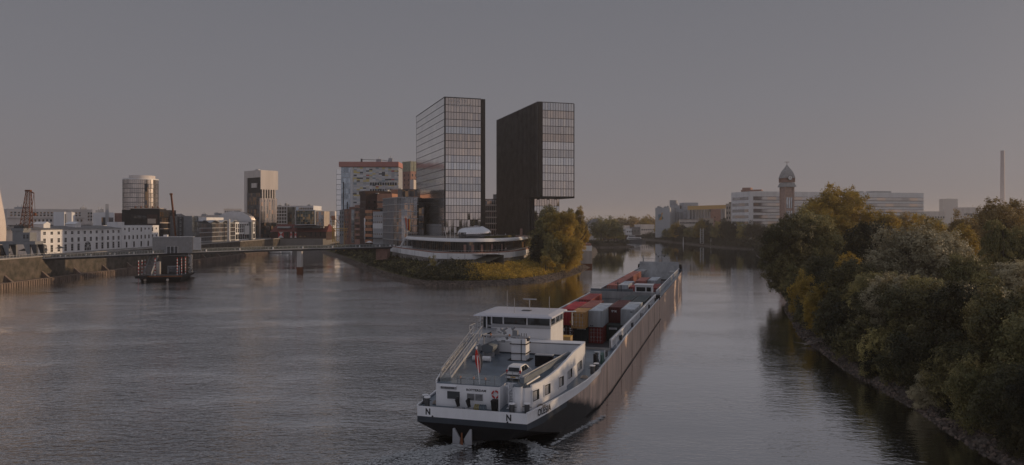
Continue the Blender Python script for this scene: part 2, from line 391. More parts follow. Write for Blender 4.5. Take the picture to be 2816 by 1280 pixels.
def smooth_poly(pts, n=6):
    out = []
    P = [Vector(p) for p in pts]
    for i in range(len(P) - 1):
        p0 = P[max(i-1, 0)]; p1 = P[i]; p2 = P[i+1]; p3 = P[min(i+2, len(P)-1)]
        for j in range(n):
            t = j / n
            out.append(.5 * ((2*p1) + (-p0+p2)*t + (2*p0-5*p1+4*p2-p3)*t*t + (-p0+3*p1-3*p2+p3)*t**3))
    out.append(P[-1]); return out
def offset(line, d):
    out = []
    for i, p in enumerate(line):
        a = line[max(i-1, 0)]; b = line[min(i+1, len(line)-1)]; t = (b - a).normalized()
        out.append(p + Vector((-t.y, t.x)) * d)
    return out
def bank(name, line, prof, mats, seed=0):
    """strip surface: prof = list of (inland offset, height, material, jitter)"""
    rr = random.Random(seed); b = MB(); rows = []
    for k_, (d, z, m_, j) in enumerate(prof):
        off = offset(line, d); rows.append([(p.x + rr.uniform(-j, j), p.y + rr.uniform(-j, j), z + rr.uniform(-j, j) * .4) for p in off])
    n = len(line)
    for k_ in range(len(rows) - 1):
        v = rows[k_] + rows[k_+1]
        b.add(v, [(i, i+1, n+i+1, n+i) for i in range(n-1)], prof[k_][2], True)
    o = b.obj(name, mats); return struct(o), rows
# peninsula: shoreline from the basin head round the tip to the right-hand side
SH = [(-146, 620), (-135, 520), (-99, 420), (-71, 341), (-50.5, 286), (-37.5, 256), (-31, 247), (-20, 243.5), (-9, 245), (.3, 251), (10, 262), (17.5, 278), (27, 306), (36, 345), (46, 420), (60, 520), (76, 700)]
shore = smooth_poly(SH, 8)
pen, rows = bank('peninsula_bank', shore, [(-2, -.8, 0, .1), (0, .05, 0, .35), (1.6, .8, 0, .4), (3.2, 1.4, 1, .3), (7, 2.6, 1, .4), (14, 4.4, 1, .5), (21, 5.8, 1, .4), (27, 6.3, 2, .3), (31, 6.6, 2, .1), (37, 8.9, 2, .0)], ['rock', 'grassy', 'soil'], 3)
top = [(x, y) for x, y, z in rows[-1]]
struct(MB().prism(top, 3, 9.0).obj('peninsula_ground', 'paving'))
# left quay
QX = -165.
struct(MB().box(-900, QX, 120, 1400, -2, 8.7).obj('quay_ground', 'paving'))
struct(MB().box(QX - 900, -134, 523, 1400, -2, 8.69).obj('basin_head_ground', 'paving'))
t = thing('quay_wall', 'dark stained masonry quay wall with sloping buttresses along the left basin', 'quay wall', (QX, 150, 0))
MB().box(.02, .5, -30, 373, -1, 8.9).obj('wall', 'quaywall', t)
MB().box(-.3, .75, -30, 373, 8.905, 9.3).obj('coping', 'concrete', t)
MB().box(.52, 3.2, -30, 373, -1, 1.6).box(3.2, 3.6, -30, 373, -1, 1.35).obj('base_ledge', 'dirty_concrete', t)
pl = MB()
for i in range(330):
    y = -25 + i * 1.2; pl.box(3.62, 3.85, y, y + .45, -.6, 1.5)
pl.obj('fender_piles', 'dirty_concrete', t)['kind'] = 'stuff'
for i in range(16):
    y = 70 + i * 19
    MB().prismy([(.52, 1.62), (3.15, 1.62), (.52, 3.9)], y, y + 1.0).obj('buttress', 'dirty_concrete', t)
# far land beyond the river, and the right bank
def flat(name, pts, z, m, zb=-1): return struct(MB().prism(pts, zb, z).obj(name, m))
flat('far_ground', [(64, 870), (178, 869), (186, 700), (196, 590), (600, 560), (3500, 560), (3500, 5800), (-3500, 5800), (-3500, 1405), (20, 1405), (20, 905)], 4.5, 'paving')
RB = [(43.2, 20), (43.5, 52), (43.8, 66), (45.0, 75), (46.5, 84), (47.6, 95), (48.8, 108), (51.5, 122), (54, 137), (61, 160), (70, 188), (88, 225), (112, 290), (128, 370), (152, 460), (178, 540), (169, 590), (163, 680), (158, 770), (150, 868)]
rshore = smooth_poly([(x, y) for x, y in RB[::-1]], 8)
rb, rrows = bank('right_river_bank', rshore, [(-1.5, -.8, 0, .1), (0, .05, 0, .3), (1.2, .7, 1, .35), (3.2, 1.6, 1, .4), (7, 3.0, 1, .4), (12, 4.6, 2, .3), (15, 5.2, 2, 0)], ['rock', 'soil', 'grassy'], 5)
flat('right_bank_ground', [(x, y) for x, y, z in rrows[-1]] + [(1500, -50), (1500, 868)], 5.3, 'grassy', 3)
# stones along both shores
def rocks(name, line, dmin, dmax, n, smin, smax, seed, z=lambda d: .1 + d * .45):
    rr = random.Random(seed); b = MB()
    for i in range(n):
        k_ = rr.randrange(len(line) - 1); f = rr.random(); p = line[k_].lerp(line[k_+1], f)
        tt = (line[k_+1] - line[k_]).normalized(); d = rr.uniform(dmin, dmax); p = p + Vector((-tt.y, tt.x)) * d
        s_ = rr.uniform(smin, smax); c = Vector((p.x, p.y, z(d) + s_ * .2))
        pts = [c + Vector((rr.uniform(.5, 1) * s_ * x, rr.uniform(.5, 1) * s_ * y, rr.uniform(.4, .8) * s_ * z_)) for x, y, z_ in ((1,0,0),(-1,0,0),(0,1,0),(0,-1,0),(0,0,1),(0,0,-1))]
        b.add(pts, [(0,2,4),(2,1,4),(1,3,4),(3,0,4),(2,0,5),(1,2,5),(3,1,5),(0,3,5)], rr.choice([0, 0, 1]))
    o = b.obj(name, ['rock', 'dirty_concrete']); return stuff(o)
near_sh = [p for p in shore if p.y < 420]
rocks('shore_stones', near_sh, -.9, 2.8, 7000, .12, .45, 1)
rocks('shore_stones', [p for p in rshore if p.y < 230], -1, 1.6, 5000, .1, .42, 2)
# ================================================================== left quay
GZ = 8.7
# far-left curved white tower
def blob_tower():
    t = thing('curved_tower', 'pale undulating curved tower cut by the left edge of the view', 'building', (PX(-82, 265), 272, GZ))
    rings = []
    for i in range(17):
        z = i * 31.5 / 16; f = i / 16; bul = 1 + .10 * math.sin(f * 5.2 + .5); sh = .9 * math.sin(f * 4.0)
        rings.append([((4.4 + .5 * math.sin(3 * a + f * 2)) * bul * math.cos(a) + sh, (7 + math.cos(2 * a)) * bul * math.sin(a), z) for a in [2 * math.pi * q / 40 for q in range(40)]])
    MB().loft(rings).obj('wall', mat('pale_curved_render', (.72, .64, .60), .7, var=.04), t)
    me = win_mesh(1.5, 1.7, 'white', 'win_dark', 'cross')
    for j in range(7):
        for i in range(2):
            o = link('window', me, t, (1.0 + i * 2.8, -8.6, 4 + j * 3.7)); o.rotation_euler = (0, 0, R(20 * i))
    return t
blob_tower()
MB2 = MB
def glasshouse():
    t, W, H = body('glass_pavilion', 'low dark glass cafe pavilion at the foot of the curved tower', 'pavilion', -30, 258, 27, 262, 680, GZ, 8, 'dgrey')
    bands(t, W, 8, 'f', .3, W - .3, .2, H - .3, 1, 1.4, 'gl_dark', 'dgrey')
glasshouse()
# old harbour gantry crane
def gantry_crane():
    Y = 262; t = thing('gantry_crane', 'old harbour crane with grey cab and rusty lattice jib on a steel portal', 'crane', (PX(58, Y), Y, GZ))
    b = MB(); x0, x1 = -6.2, 6.0
    b.box(x0 - .6, x1 + .4, -2.2, 2.2, 4.5, 5.6)
    b.obj('portal_beam', 'grey', t)
    for sx, w0 in ((x0 + 2.2, 1), (x1 - 2.6, 1), (x1 - .2, 1)):
        for sy in (-1.9, 1.9):
            b = MB(); b.loft([[(sx - .35 + .9, sy - .35, 0), (sx + .35 + .9, sy - .35, 0), (sx + .35 + .9, sy + .35, 0), (sx - .35 + .9, sy + .35, 0)],
                              [(sx - 1.1, sy - .4, 4.5), (sx + 1.1, sy - .4, 4.5), (sx + 1.1, sy + .4, 4.5), (sx - 1.1, sy + .4, 4.5)]], sm=False)
            b.obj('leg', 'dgrey' if sx > 4 else 'grey', t)
    c = MB(); c.box(-1.8, 4.3, -1.9, 1.9, 5.65, 8.7); c.box(-2.2, 2.2, -2, 2, 9.3, 10.2); c.box(-2, 1.8, -1.7, 1.7, 8.7, 9.3)
    cab = c.obj('cab', 'grey', t)
    for x in (2.0, 3.2): MB().box(x, x + .7, -1.97, -1.91, 6.6, 8.0).obj('window', 'win_dark', cab)
    m = MB(); rr = random.Random(4)
    for i in range(22):
        x = rr.uniform(-2, 2.6); z = rr.uniform(10, 11.6); m.bar((x, rr.uniform(-1.6, 1.6), z), (x + rr.uniform(-1, 1), rr.uniform(-1.6, 1.6), z + rr.uniform(-.8, 1.4)), .16)
    for i in range(3): m.cyl((-1.2 + i * 1.2, -1.2, 10.6), (-1.2 + i * 1.2, 1.2, 10.6), .6)
    m.obj('winch_gear', 'dgrey', t)
    j = MB(); L = 14; n = 9
    P = lambda sx, sy, f: Vector((2.0 * 1 - .2 + sx * (1.7 - 1.0 * f) + .9 * f, sy * (1.1 - .7 * f), 10.2 + 13.3 * f))
    for sx in (-1, 1):
        for sy in (-1, 1): j.bar(P(sx, sy, 0), P(sx, sy, 1), .17)
    for i in range(n):
        f0, f1 = i / n, (i + 1) / n
        for sy in (-1, 1):
            j.bar(P(-1, sy, f0), P(1, sy, f1), .10); j.bar(P(1, sy, f0), P(-1, sy, f1), .10); j.bar(P(-1, sy, f1), P(1, sy, f1), .12)
        for sx in (-1, 1): j.bar(P(sx, -1, f0), P(sx, 1, f1), .10)
    j.bar(P(0, 0, 1), (4.6, 0, 22.6), .35); j.bar((4.6, 0, 22.6), (5.0, 0, 15.5), .09); j.bar((4.6, 0, 22.6), (3.0, 0, 12), .12)
    j.box(1.6, 3.5, -.5, .5, 23.2, 23.8); j.box(4.6, 5.3, -.3, .3, 14.6, 15.6)
    j.obj('jib', 'rust', t)
gantry_crane()
# white warehouse, long side along the basin
t, W, H = body('white_warehouse', 'long white rendered warehouse with arched doors and a low brown roof', 'building', 112, 282, 333, 340, 0, GZ, 24, 'white_wall', None, ztop=18.1)
b = MB(); b.loft([[(-.6, -.6, H), (W + .1, -.6, H), (W + .1, 24.6, H), (-.6, 24.6, H)], [(6, 9, H + 1.3), (W - 1, 9, H + 1.3), (W - 1, 15, H + 1.3), (6, 15, H + 1.3)]], sm=False)
rf = b.obj('roof', 'roof_grey', t)
for x in (8, 29): MB().box(x, x + 4.2, 4, 8, H + .5, H + 2.1).prismy([(x - .3, H + 2.1), (x + 4.5, H + 2.1), (x + 2.1, H + 3.1)], 3.8, 8.2).obj('dormer', 'white_wall', rf)
for st, (z, hh) in enumerate(((8.0, 1.15), (5.1, 1.7))):
    wins(t, W, 24, 'f', 0, W, 13, z - .5, z + .5, 1, 1.45, hh, style='cross' if st else 'tall')
wins(t, W, 24, 'f', 0, W, 13, 1.5, 2.5, 1, 1.45, 2.7, style='cross', skip=lambda i, j: i in (0, 6, 7))
def arch(t, u, wd, z0, h):
    b = MB(); n = 10; r = wd / 2
    pts = [(u - r, z0), (u + r, z0), (u + r, z0 + h - r)] + [(u + r * math.cos(math.pi * i / n), z0 + h - r + r * math.sin(math.pi * i / n)) for i in range(1, n)] + [(u - r, z0 + h - r)]
    b.prismy(pts, -.06, -.01, 1)
    for i in range(1, 6):
        a = math.pi * i / 6; b.bar((u, -.1, z0 + h - r), (u + r * math.cos(a), -.1, z0 + h - r + r * math.sin(a)), .09, .09, 0)
    for f in (-.5, 0, .5): b.bar((u + r * f, -.1, z0), (u + r * f, -.1, z0 + h - r), .1, .1, 0)
    b.bar((u - r, -.1, z0 + h - r), (u + r, -.1, z0 + h - r), .14, .1, 0); b.bar((u - r, -.1, z0 + h * .3), (u + r, -.1, z0 + h * .3), .08, .1, 0)
    b.obj('arched_door', ['white', 'win_dark'], t)
arch(t, 2.3, 2.8, .3, 3.6); arch(t, 31.2, 4.6, .3, 3.9)
MB().box(0, W, -.12, -.01, 3.7, 3.95).box(0, W, -.12, -.01, 9.0, 9.3).obj('cornice', 'white_wall', t)
t, W, H = body('white_annex', 'taller white flat-roofed annex with small square windows beside the warehouse', 'building', 334, 340.3, 437, 376.3, 0, GZ, 22, 'white_wall', ztop=19.0, parapet=.3)
wins(t, W, 22, 'f', 1, W - 1, 9, 8.6, 9.4, 1, 1.1, .9, skip=lambda i, j: i in (1, 4, 7))
wins(t, W, 22, 'f', 1, W - 1, 9, 8.0, 9.3, 1, 1.1, 1.9, skip=lambda i, j: i not in (1, 4, 7))
wins(t, W, 22, 'f', 1, W - 1, 9, 4.7, 5.5, 1, 1.2, 1.8); wins(t, W, 22, 'f', 1, W - 1, 5, .8, 2.6, 1, 1.3, 2.6)
MB().box(6, 12, 5, 10, H + .1, H + 2.0).obj('stair_head', 'white_wall', t)
# buildings behind the warehouse
t, W, H = body('terraced_building', 'long cream office building with rows of small square windows behind the crane', 'building', 20, 400, 254, 425, 0, GZ, 30, 'pale_wall', ztop=27.6)
wins(t, W, 30, 'f', 1, 35, 20, 15.2, 18.0, 2, 1.0, .95, gl='win_warm'); wins(t, W, 30, 'f', 10, 36, 14, 12.2, 13.8, 1, 1.0, 1.3, gl='win_warm')
wins(t, W, 30, 'f', 38, 51, 10, 12.6, 18.0, 3, .9, 1.2, gl='win_warm')
MB().box(-.4, W, -1.3, -.01, 10.6, 11.4).box(-.4, 36, -.6, -.01, 14.4, 14.8).obj('balcony', 'pale_wall', t)
wins(t, W, 30, 'f', 1, W - 1, 24, 8.6, 10.4, 1, 1.6, 1.4, gl='win_warm')
roof_kit(t, W, 30, H, 4, 3)
t, W, H = body('stair_tower', 'plain white windowless stair block right above the warehouse roof', 'building', 147, 385, 177, 386, 586, GZ, 8, 'white_wall')
MB().box(W + .02, W + .5, .5, 7, 0, H - .6).obj('side_panel', 'grey', t)
t, W, H = body('lift_block', 'narrow white lift block beside the windowless stair block', 'building', 179, 387, 197, 388, 587, GZ, 8, 'white_wall')
MB().box(.5, W - .5, 1, 6, H, H + .9).obj('roof_unit', 'lgrey', t)
t, W, H = body('portal_house', 'white angular house with a tall dark recess behind the warehouse', 'building', 256, 395, 314, 400, 587, GZ, 14, 'white_wall')
MB().box(W * .40, W * .96, -.1, .0, 0, H * .87).obj('dark_recess', 'gl_dark', t)
MB().box(W * .58, W * .74, -.35, -.12, 0, H + 5).obj('pillar', 'lgrey', t)
for x in (1.2, 2.6): MB().box(x, x + .7, -.08, 0, 7.2, 8.2).obj('window', 'win_dark', t)
roof_kit(t, W, 14, H, 3, 9)
t, W, H = body('brown_block', 'plain brown rendered block left of the black building', 'building', 315, 402, 335, 403, 589, GZ, 12, 'brick_pale')
t, W, H = body('grey_office', 'grey flat office wedged between the brown block and black building', 'building', 335.5, 405, 357, 406, 597, GZ, 12, 'grey')
bands(t, W, 12, 'f', .2, W - .2, 6, H - .4, 2, 1.2, 'gl_dark', 'lgrey')
# cylindrical glass tower
def round_tower():
    Y = 520; r = 11.3; zt = PZ(496, Y); t = thing('round_glass_tower', 'round glass office tower with thin dark floor rings', 'building', (PX(387, Y), Y, GZ)); H = zt - GZ
    n = 56; nf = 13; fh = H / nf
    MB().cyl((0, 0, 0), (0, 0, H), r - .3, n=n).obj('core', 'cream', t)
    b = MB(); b.cyl((0, 0, .35), (0, 0, fh), r, n=n, m=0, caps=False); b.cyl((0, 0, 0), (0, 0, .35), r + .18, n=n, m=1)
    for i in range(n):
        a = 2 * math.pi * i / n; b.bar((r * math.cos(a), r * math.sin(a), .3), (r * math.cos(a), r * math.sin(a), fh), .14, .14, 1)
    gm = glass('round_glass', (.40, .36, .34), (.62, .55, .50), 2.2, 40, .8, .12)
    me = b.mesh('floor_ring', [gm, 'dgrey'])
    for j in range(nf): link('floor_ring', me, t, (0, 0, j * fh))
    MB().cyl((0, 0, H), (0, 0, H + .7), r + .2, n=n).obj('roof', 'white', t)
    MB().cyl((1, 0, H + .7), (1, 0, H + 3.0), r * .74, n=n).obj('roof_drum', 'pale_wall', t)
    MB().box(7.2, 9.0, -8.8, -7.0, 0, H - 3).obj('shaft', 'gl_dark', t)
round_tower()
t, W, H = body('black_building', 'near-black cube-shaped office with two pale inset panels', 'building', 358, 398, 438, 402, 577, GZ, 22, 'dark_clad')
MB().box(-.3, W + .3, -.4, 22, H + .51, H + .9).obj('roof_edge', 'cream', t)
b = MB().box(W * .58, W * .93, -.15, -.02, H * .18, H * .86).obj('bay', 'brick_dark', t)
for z in (.30, .60): MB().box(W * .60, W * .88, -.3, -.16, H * z, H * (z + .14)).obj('inset_panel', 'cream', b)
wins(t, W, 22, 'f', 1, W * .55, 3, 5, H - 2, 3, 1.6, 1.6, 'black', 'win_dark')
for i in range(5): MB().cyl((2 + i * 2.8, 3, H + .9), (2 + i * 2.8, 3, H + 2.0), .5, .2).obj('roof_planter', 'rust', t)
t, W, H = body('dark_wing', 'dark glazed wing with bronze floor strips adjoining the black cube', 'building', 438.5, 402, 484, 424, 580, GZ, 20, 'dark_clad')
bands(t, W, 20, 'f', .4, W - .4, 2, H - .6, 5, 2.0, 'gl_dark', 'dark_clad', line=.4, gap=.25)
MB().box(0, W, -.5, -.2, H * .62, H * .66).box(0, W, -.5, -.2, H * .45, H * .47).obj('bronze_strip', 'cream', t)
Y = 394; t = thing('derrick', 'slender leaning derrick mast rising beside the black building', 'crane', (PX(486, Y), Y, GZ))
MB().bar((0, 0, 0), (PX(471, Y) - PX(486, Y), 0, PZ(537, Y) - GZ), .75, .75).obj('mast', 'rust', t)
MB().box(-3.6, -2.4, -.5, .5, PZ(537, Y) - GZ, PZ(532, Y) - GZ).obj('mast_head', 'rust', t)
b = MB()
for i in range(7): b.box(.8, 3.2, -1, 1, .5 + i * 2.1, 1.1 + i * 2.1); b.bar((.9, -1, .5 + i * 2.1), (3.0, -1, 2.6 + i * 2.1), .15)
b.box(.8, 1.1, -1, 1, 0, 15).box(2.9, 3.2, -1, 1, 0, 15); b.obj('machinery_tower', 'dgrey', t)
def curved_blue():
    A, W, rz = frame_of(486, 428, 527, 440); z1 = PZ(588, 428) - GZ
    t = thing('curved_glass_building', 'pale blue glass building with a curved falling roofline', 'building', (A.x, A.y, GZ), rz)
    prof = [(0, 0), (0, z1 * .98), (W * .3, z1), (W * .55, z1 * .93), (W * .75, z1 * .8), (W * .9, z1 * .6), (W * .98, z1 * .35), (W, 0)]
    MB().prismy(prof, 0, 24).obj('glass_skin', glass('blue_skin', (.42, .48, .55), (.60, .66, .72), 2.4, 3.2, .85, .12), t)
    b = MB()
    for i in range(12): b.box(.3 + i * W / 12, .45 + i * W / 12, -.25, -.02, 0, z1 * .42)
    b.box(0, W * .97, -.3, -.02, z1 * .42, z1 * .46); b.box(0, W * .8, -.2, -.02, z1 * .68, z1 * .70); b.obj('lower_fins', 'lgrey', t)
curved_blue()
QY = lambda x: 365400 / (1408 - x)
def quayb(name, label, x0, x1, ztop, D, wall, **k): return body(name, label, 'building', x0, QY(x0), x1, QY(x1), 0, GZ, D, wall, ztop=ztop, **k)
t, W, H = quayb('glass_hall', 'dark gridded glass hall next to the blue curved building', 528, 545, 23.8, 18, 'grey')
bands(t, W, 18, 'f', .1, W - .1, 1, H - .2, 5, 1.2, 'gl_cool', 'dgrey')
t, W, H = quayb('wavy_roof_office', 'grey glass office under a thin wavy canopy roof', 545.5, 646, 20.0, 20, 'grey')
bands(t, W, 20, 'f', .2, W - .2, .5, H - .4, 4, 1.5, 'gl_mix', 'lgrey', line=.5)
MB().box(3, W * .8, 3, 15, H, H + 3.6).obj('penthouse', 'white_wall', t)
b = MB(); n = 60
for i in range(n):
    u0, u1 = W * i / n, W * (i + 1) / n; f = lambda u: H + .9 + .75 * math.sin(u / W * 22)
    b.add([(u0, -2, f(u0)), (u1, -2, f(u1)), (u1, 6, f(u1)), (u0, 6, f(u0)), (u0, -2, f(u0) + .35), (u1, -2, f(u1) + .35), (u1, 6, f(u1) + .35), (u0, 6, f(u0) + .35)], [(0, 3, 2, 1), (4, 5, 6, 7), (0, 1, 5, 4), (2, 3, 7, 6)], 0)
b.obj('wavy_canopy', 'lgrey', t)
Y = 462; t = thing('white_pylon', 'tall slim white pylon standing before the wavy-roofed office', 'pylon', (PX(629, Y), Y, GZ))
MB().box(-.7, .7, -.6, .6, 0, PZ(603, Y) - GZ).box(-1, 1, -.8, .8, 0, .6).obj('shaft', 'white', t)
t, W, H = quayb('framed_office', 'white framed office block with tall windows below a silver barrel roof', 647, 702, 20.2, 22, 'white_wall')
wins(t, W, 22, 'f', .5, W - .5, 11, 5, 11, 2, 2.1, 2.6, 'white', 'win_dark', 'tall'); wins(t, W, 22, 'f', .5, W - .5, 9, .2, 4.4, 1, 3.2, 3.2, 'dgrey', 'win_dark')
MB().box(W * .42, W * .72, -.5, -.1, 3.6, 9.6).obj('white_bay', 'white', t)
Y = 500; t = thing('barrel_hall', 'hall with a silver half-round barrel roof behind the framed office', 'building', (PX(597, Y), Y, GZ), R(12))
W = 22; b = MB(); b.box(0, W, 0, 20, 0, 12.2); b.obj('wall', 'grey', t)
MB().prismy([(W / 2 + (W / 2 + .4) * math.cos(a), 12.2 + 7.2 * math.sin(a)) for a in [math.pi * i / 18 for i in range(19)]], -.4, 20.4).obj('barrel_roof', 'steel', t)
t, W, H = body('white_block', 'distant white office block with brown window strip left of the framed tower', 'building', 616, 640, 665, 645, 576, GZ, 20, 'pale_wall')
wins(t, W, 20, 'f', 8, W - 1, 5, H - 3.2, H - .8, 1, 1.0, 1.5, gl='win_warm'); wins(t, W, 20, 'f', .5, 7, 4, H - 3.2, H - .8, 1, .8, 1.2)
for x, w_, yt, lab in ((530, 40, 597, 'flat-roofed pale hall behind the dark glass hall'), (572, 42, 594, 'long low pale building with roof rail behind the wavy-roofed office')):
    t, W, H = body('low_hall', lab, 'building', x, 560, x + w_, 562, yt, GZ, 22, 'pale_wall')
    wins(t, W, 22, 'f', .5, W - .5, 9, H - 2.8, H - .6, 1, 1.0, 1.0, gl='win_warm'); roof_kit(t, W, 22, H, 4, int(x))
# framed tower
def framed_tower():
    A, W, rz = frame_of(671.5, 566, 716, 552); H = PZ(470, 560) - GZ; D = 14
    t = thing('framed_tower', 'tall office tower wrapped in a pale stone frame with recessed dark glass', 'building', (A.x, A.y, GZ), rz)
    MB().box(3.6, W - 1.2, .9, D - .3, 0, H - 1).obj('core', 'dark_clad', t)
    b = MB(); b.box(0, 3.6, 0, D, 14, H); b.box(3.6, W, 0, D, H - 5.4, H); b.obj('stone_frame', 'pale_wall', t)
    MB().box(.4, 3.5, .3, D - .3, 0, 14).obj('base_glass', 'gl_dark', t)
    bands(t, W, D, 'f', 3.7, W - .2, 0, H - 17, 11, 1.6, 'gl_dark', 'dgrey', off=-.75)
    bands(t, W, D, 'f', 5.5, W - 1.2, H - 17, H - 5.5, 3, 3, 'gl_mix', 'dgrey', off=-2.6)
    MB().box(W * .45, W * .75, -.0, .9, H - 13, H - 9.6).obj('balcony_box', 'pale_wall', t)
    b = MB(); b.box(W, W + .5, .0, D + .8, H - 14.5, H - .3); b.obj('side_panel', 'pale_wall', t)
    b = MB()
    for i in range(6): b.box(W, W + .5, 1.2 + i * 2.1, 2.0 + i * 2.1, H - 21, H - 14.51)
    b.obj('side_slots', 'pale_wall', t)
    b = MB(); b.box(W - 1.2, W + .3, -.2, D, 0, H - 21)
    b.obj('side_wall', glass('side_wall_glass', (.30, .27, .26), (.52, .47, .44), 1.1, 30, .85, .15), t)
    for i in range(6):
        MB().box(W + .31, W + .36, .8 + i * 2.2, 1.5 + i * 2.2, 12, H - 22).obj('window_slot', 'gl_mix', t)
    MB().box(W + .31, W + .4, .2, D - .2, 0, 11.5).obj('base_glass', 'gl_dark', t)
    b = MB().box(-2.6, -.02, 3, 10, 0, H - 9); b.obj('side_strip', 'pale_wall', t)
    bands(t, W, D, 'f', -2.5, -.1, 3, H - 9.5, 13, 1.2, 'gl_mix', 'lgrey', off=-3.0)
    MB().cyl((W * .55, 4, H), (W * .55, 4, H + 1), 1.8).obj('roof_drum', 'lgrey', t)
framed_tower()
t, W, H = body('gridded_office', 'white gridded office block right of the framed tower', 'building', 752, 588, 862, 588, 568, GZ, 25, 'white_wall')
wins(t, W, 25, 'f', .3, W * .33, 5, 8, H - .3, 6, 1.5, 1.9, 'white', 'win_dark', 'tall'); MB().box(W * .35, W * .62, -.3, -.02, 6, H - .6).obj('blue_panel', 'gl_cool', t)
wins(t, W, 25, 'f', W * .64, W - .3, 8, H - 3.2, H - .5, 1, 1.1, 1.5, 'white', 'win_warm'); MB().box(W * .36, W * .46, -.5, -.31, 2, H - 5).obj('dark_bay', 'gl_dark', t); roof_kit(t, W, 25, H, 4, 21)
# red-roofed warehouse with cantilevered glass box
t, W, H = body('brick_warehouse', 'dark brick warehouse under a broad dark red roof at the basin head', 'building', 745, 532, 897, 532, 0, GZ, 26, 'brick_dark', None, ztop=13.6)
b = MB(); b.loft([[(-.7, -.8, H), (W + .7, -.8, H), (W + .7, 26.8, H), (-.7, 26.8, H)], [(1.2, 12, H + 5.4), (W - .6, 12, H + 5.4), (W - .6, 14, H + 5.4), (1.2, 14, H + 5.4)]], sm=False); b.obj('roof', 'roof_red', t)
def hatch(t, x0, x1):
    b = MB(); z0, z1 = .6, 5.2; xm = (x0 + x1) / 2; zm = (z0 + z1) / 2
    b.box(x0, x1, -.12, -.02, z0, z1, 0)
    for tri in (((x0, z0), (xm, zm), (x0, z1)), ((x1, z0), (x1, z1), (xm, zm))): b.add([(x, -.15, z) for x, z in tri], [(0, 1, 2)], 1)
    b.obj('shutter', ['white', 'red'], t)
hatch(t, 5.2, 9.3); hatch(t, 13.8, 15.4); hatch(t, 17, 18.5)
for x in (11.5, 28.6, 31.8, 35.4): MB().box(x, x + .9, -.1, -.02, 1.5, 4.6).obj('window', 'win_dark', t)
for x in (20.5, 24.0): MB().box(x, x + 1.8, -.1, -.02, .4, 2.4).obj('window', 'win_warm', t)
for x0, x1 in ((3.5, 13.0), (29, 37)): MB().box(x0, x1, 3.0, 9, H + 2.6, H + 3.9).obj('dormer', 'lgrey', t)
A = (PX(812, 527), 527, PZ(619, 527)); t = thing('cantilevered_glass_box', 'dark green glass box with a pale frame cantilevered over the red roof', 'building', A)
W = PX(866, 527) - A[0]; H = 10.6
b = MB(); b.box(0, .5, 0, 22, 0, H).box(W - .5, W, 0, 22, 0, H).box(.5, W - .5, 0, 22, H - .5, H).box(.5, W - .5, 0, 22, 0, .5); b.obj('frame', 'lgrey', t)
MB().box(.5, W - .5, .6, 21, .5, H - .5).obj('glass_core', glass('green_glass', (.02, .03, .025), (.10, .12, .09), 1.3, 1.9, .6, .08, warm=(.5, .33, .15)), t)
b = MB()
for i in range(1, 5): b.box(.5, W - .5, .4, .59, H * i / 5 - .1, H * i / 5 + .1)
for i in range(1, 8): b.box(W * i / 8 - .06, W * i / 8 + .06, .42, .59, .5, H - .5)
b.obj('mullions', 'grey', t)
b = MB().box(W, W + 5.5, 4, 20, -1, H - .8); b.obj('side_bay', 'cream', t)
bands(t, W + 5.5, 16, 'f', W + .3, W + 5.2, -.6, H - 1.2, 4, 1.3, 'gl_mix', 'lgrey', off=-4)
MB().box(-2, W + 3, 3, 18, -2.2, -.6).obj('support_floor', 'dgrey', t)
t, W, H = body('grid_house', 'small white gridded house at the right end of the red roof', 'building', 882, 560, 893, 560, 585, GZ, 12, 'white_wall'); wins(t, W, 12, 'f', 0, W, 2, 3, H, 6, 1., 1.5, 'white', 'win_warm')
t, W, H = body('pale_box_building', 'plain pale box building far behind in the gap before the mosaic tower', 'building', 893, 700, 921, 700, 583, GZ, 20, 'pale_wall')
wins(t, W, 20, 'f', 1, W - 1, 4, 6, H - 3, 3, 1.0, 1.0, 'pale_wall', 'win_warm')
t, W, H = body('low_white_house', 'low white house with dark window strips near the yellow crane', 'building', 896, 610, 914, 610, 622, GZ, 12, 'white_wall'); bands(t, W, 12, 'f', .2, W - .2, 1, H - .3, 3, 1.4, 'gl_dark', 'white')
# moored boats at the head of the basin
def small_boat(px, Y, L, lab):
    t = thing('motor_boat', lab, 'boat', (PX(px, Y), Y, 0), R(80), 'boats moored at the basin head')
    rings = []
    for f, wd, zk in ((0, .42, .2), (.3, .5, 0), (.7, .42, 0), (.9, .2, .3), (1, .03, .8)):
        y = f * L; w_ = wd * L * .34 * 2; rings.append([(-w_ / 2, y, 1.2 + .5 * f), (-w_ * .4, y, .3), (0, y, -.2 + zk), (w_ * .4, y, .3), (w_ / 2, y, 1.2 + .5 * f)])
    MB().loft(rings, sm=False).obj('hull', 'white', t)
    MB().box(-L * .1, L * .1, L * .25, L * .6, 1.2, 2.5).obj('cabin', 'white', t); MB().box(-L * .105, L * .105, L * .3, L * .58, 1.7, 2.2).obj('window', 'win_dark', t)
small_boat(773, 490, 9, 'small white cabin boat moored left under the bridge'); small_boat(801, 492, 10, 'larger white cabin boat moored nearest the bridge pier')
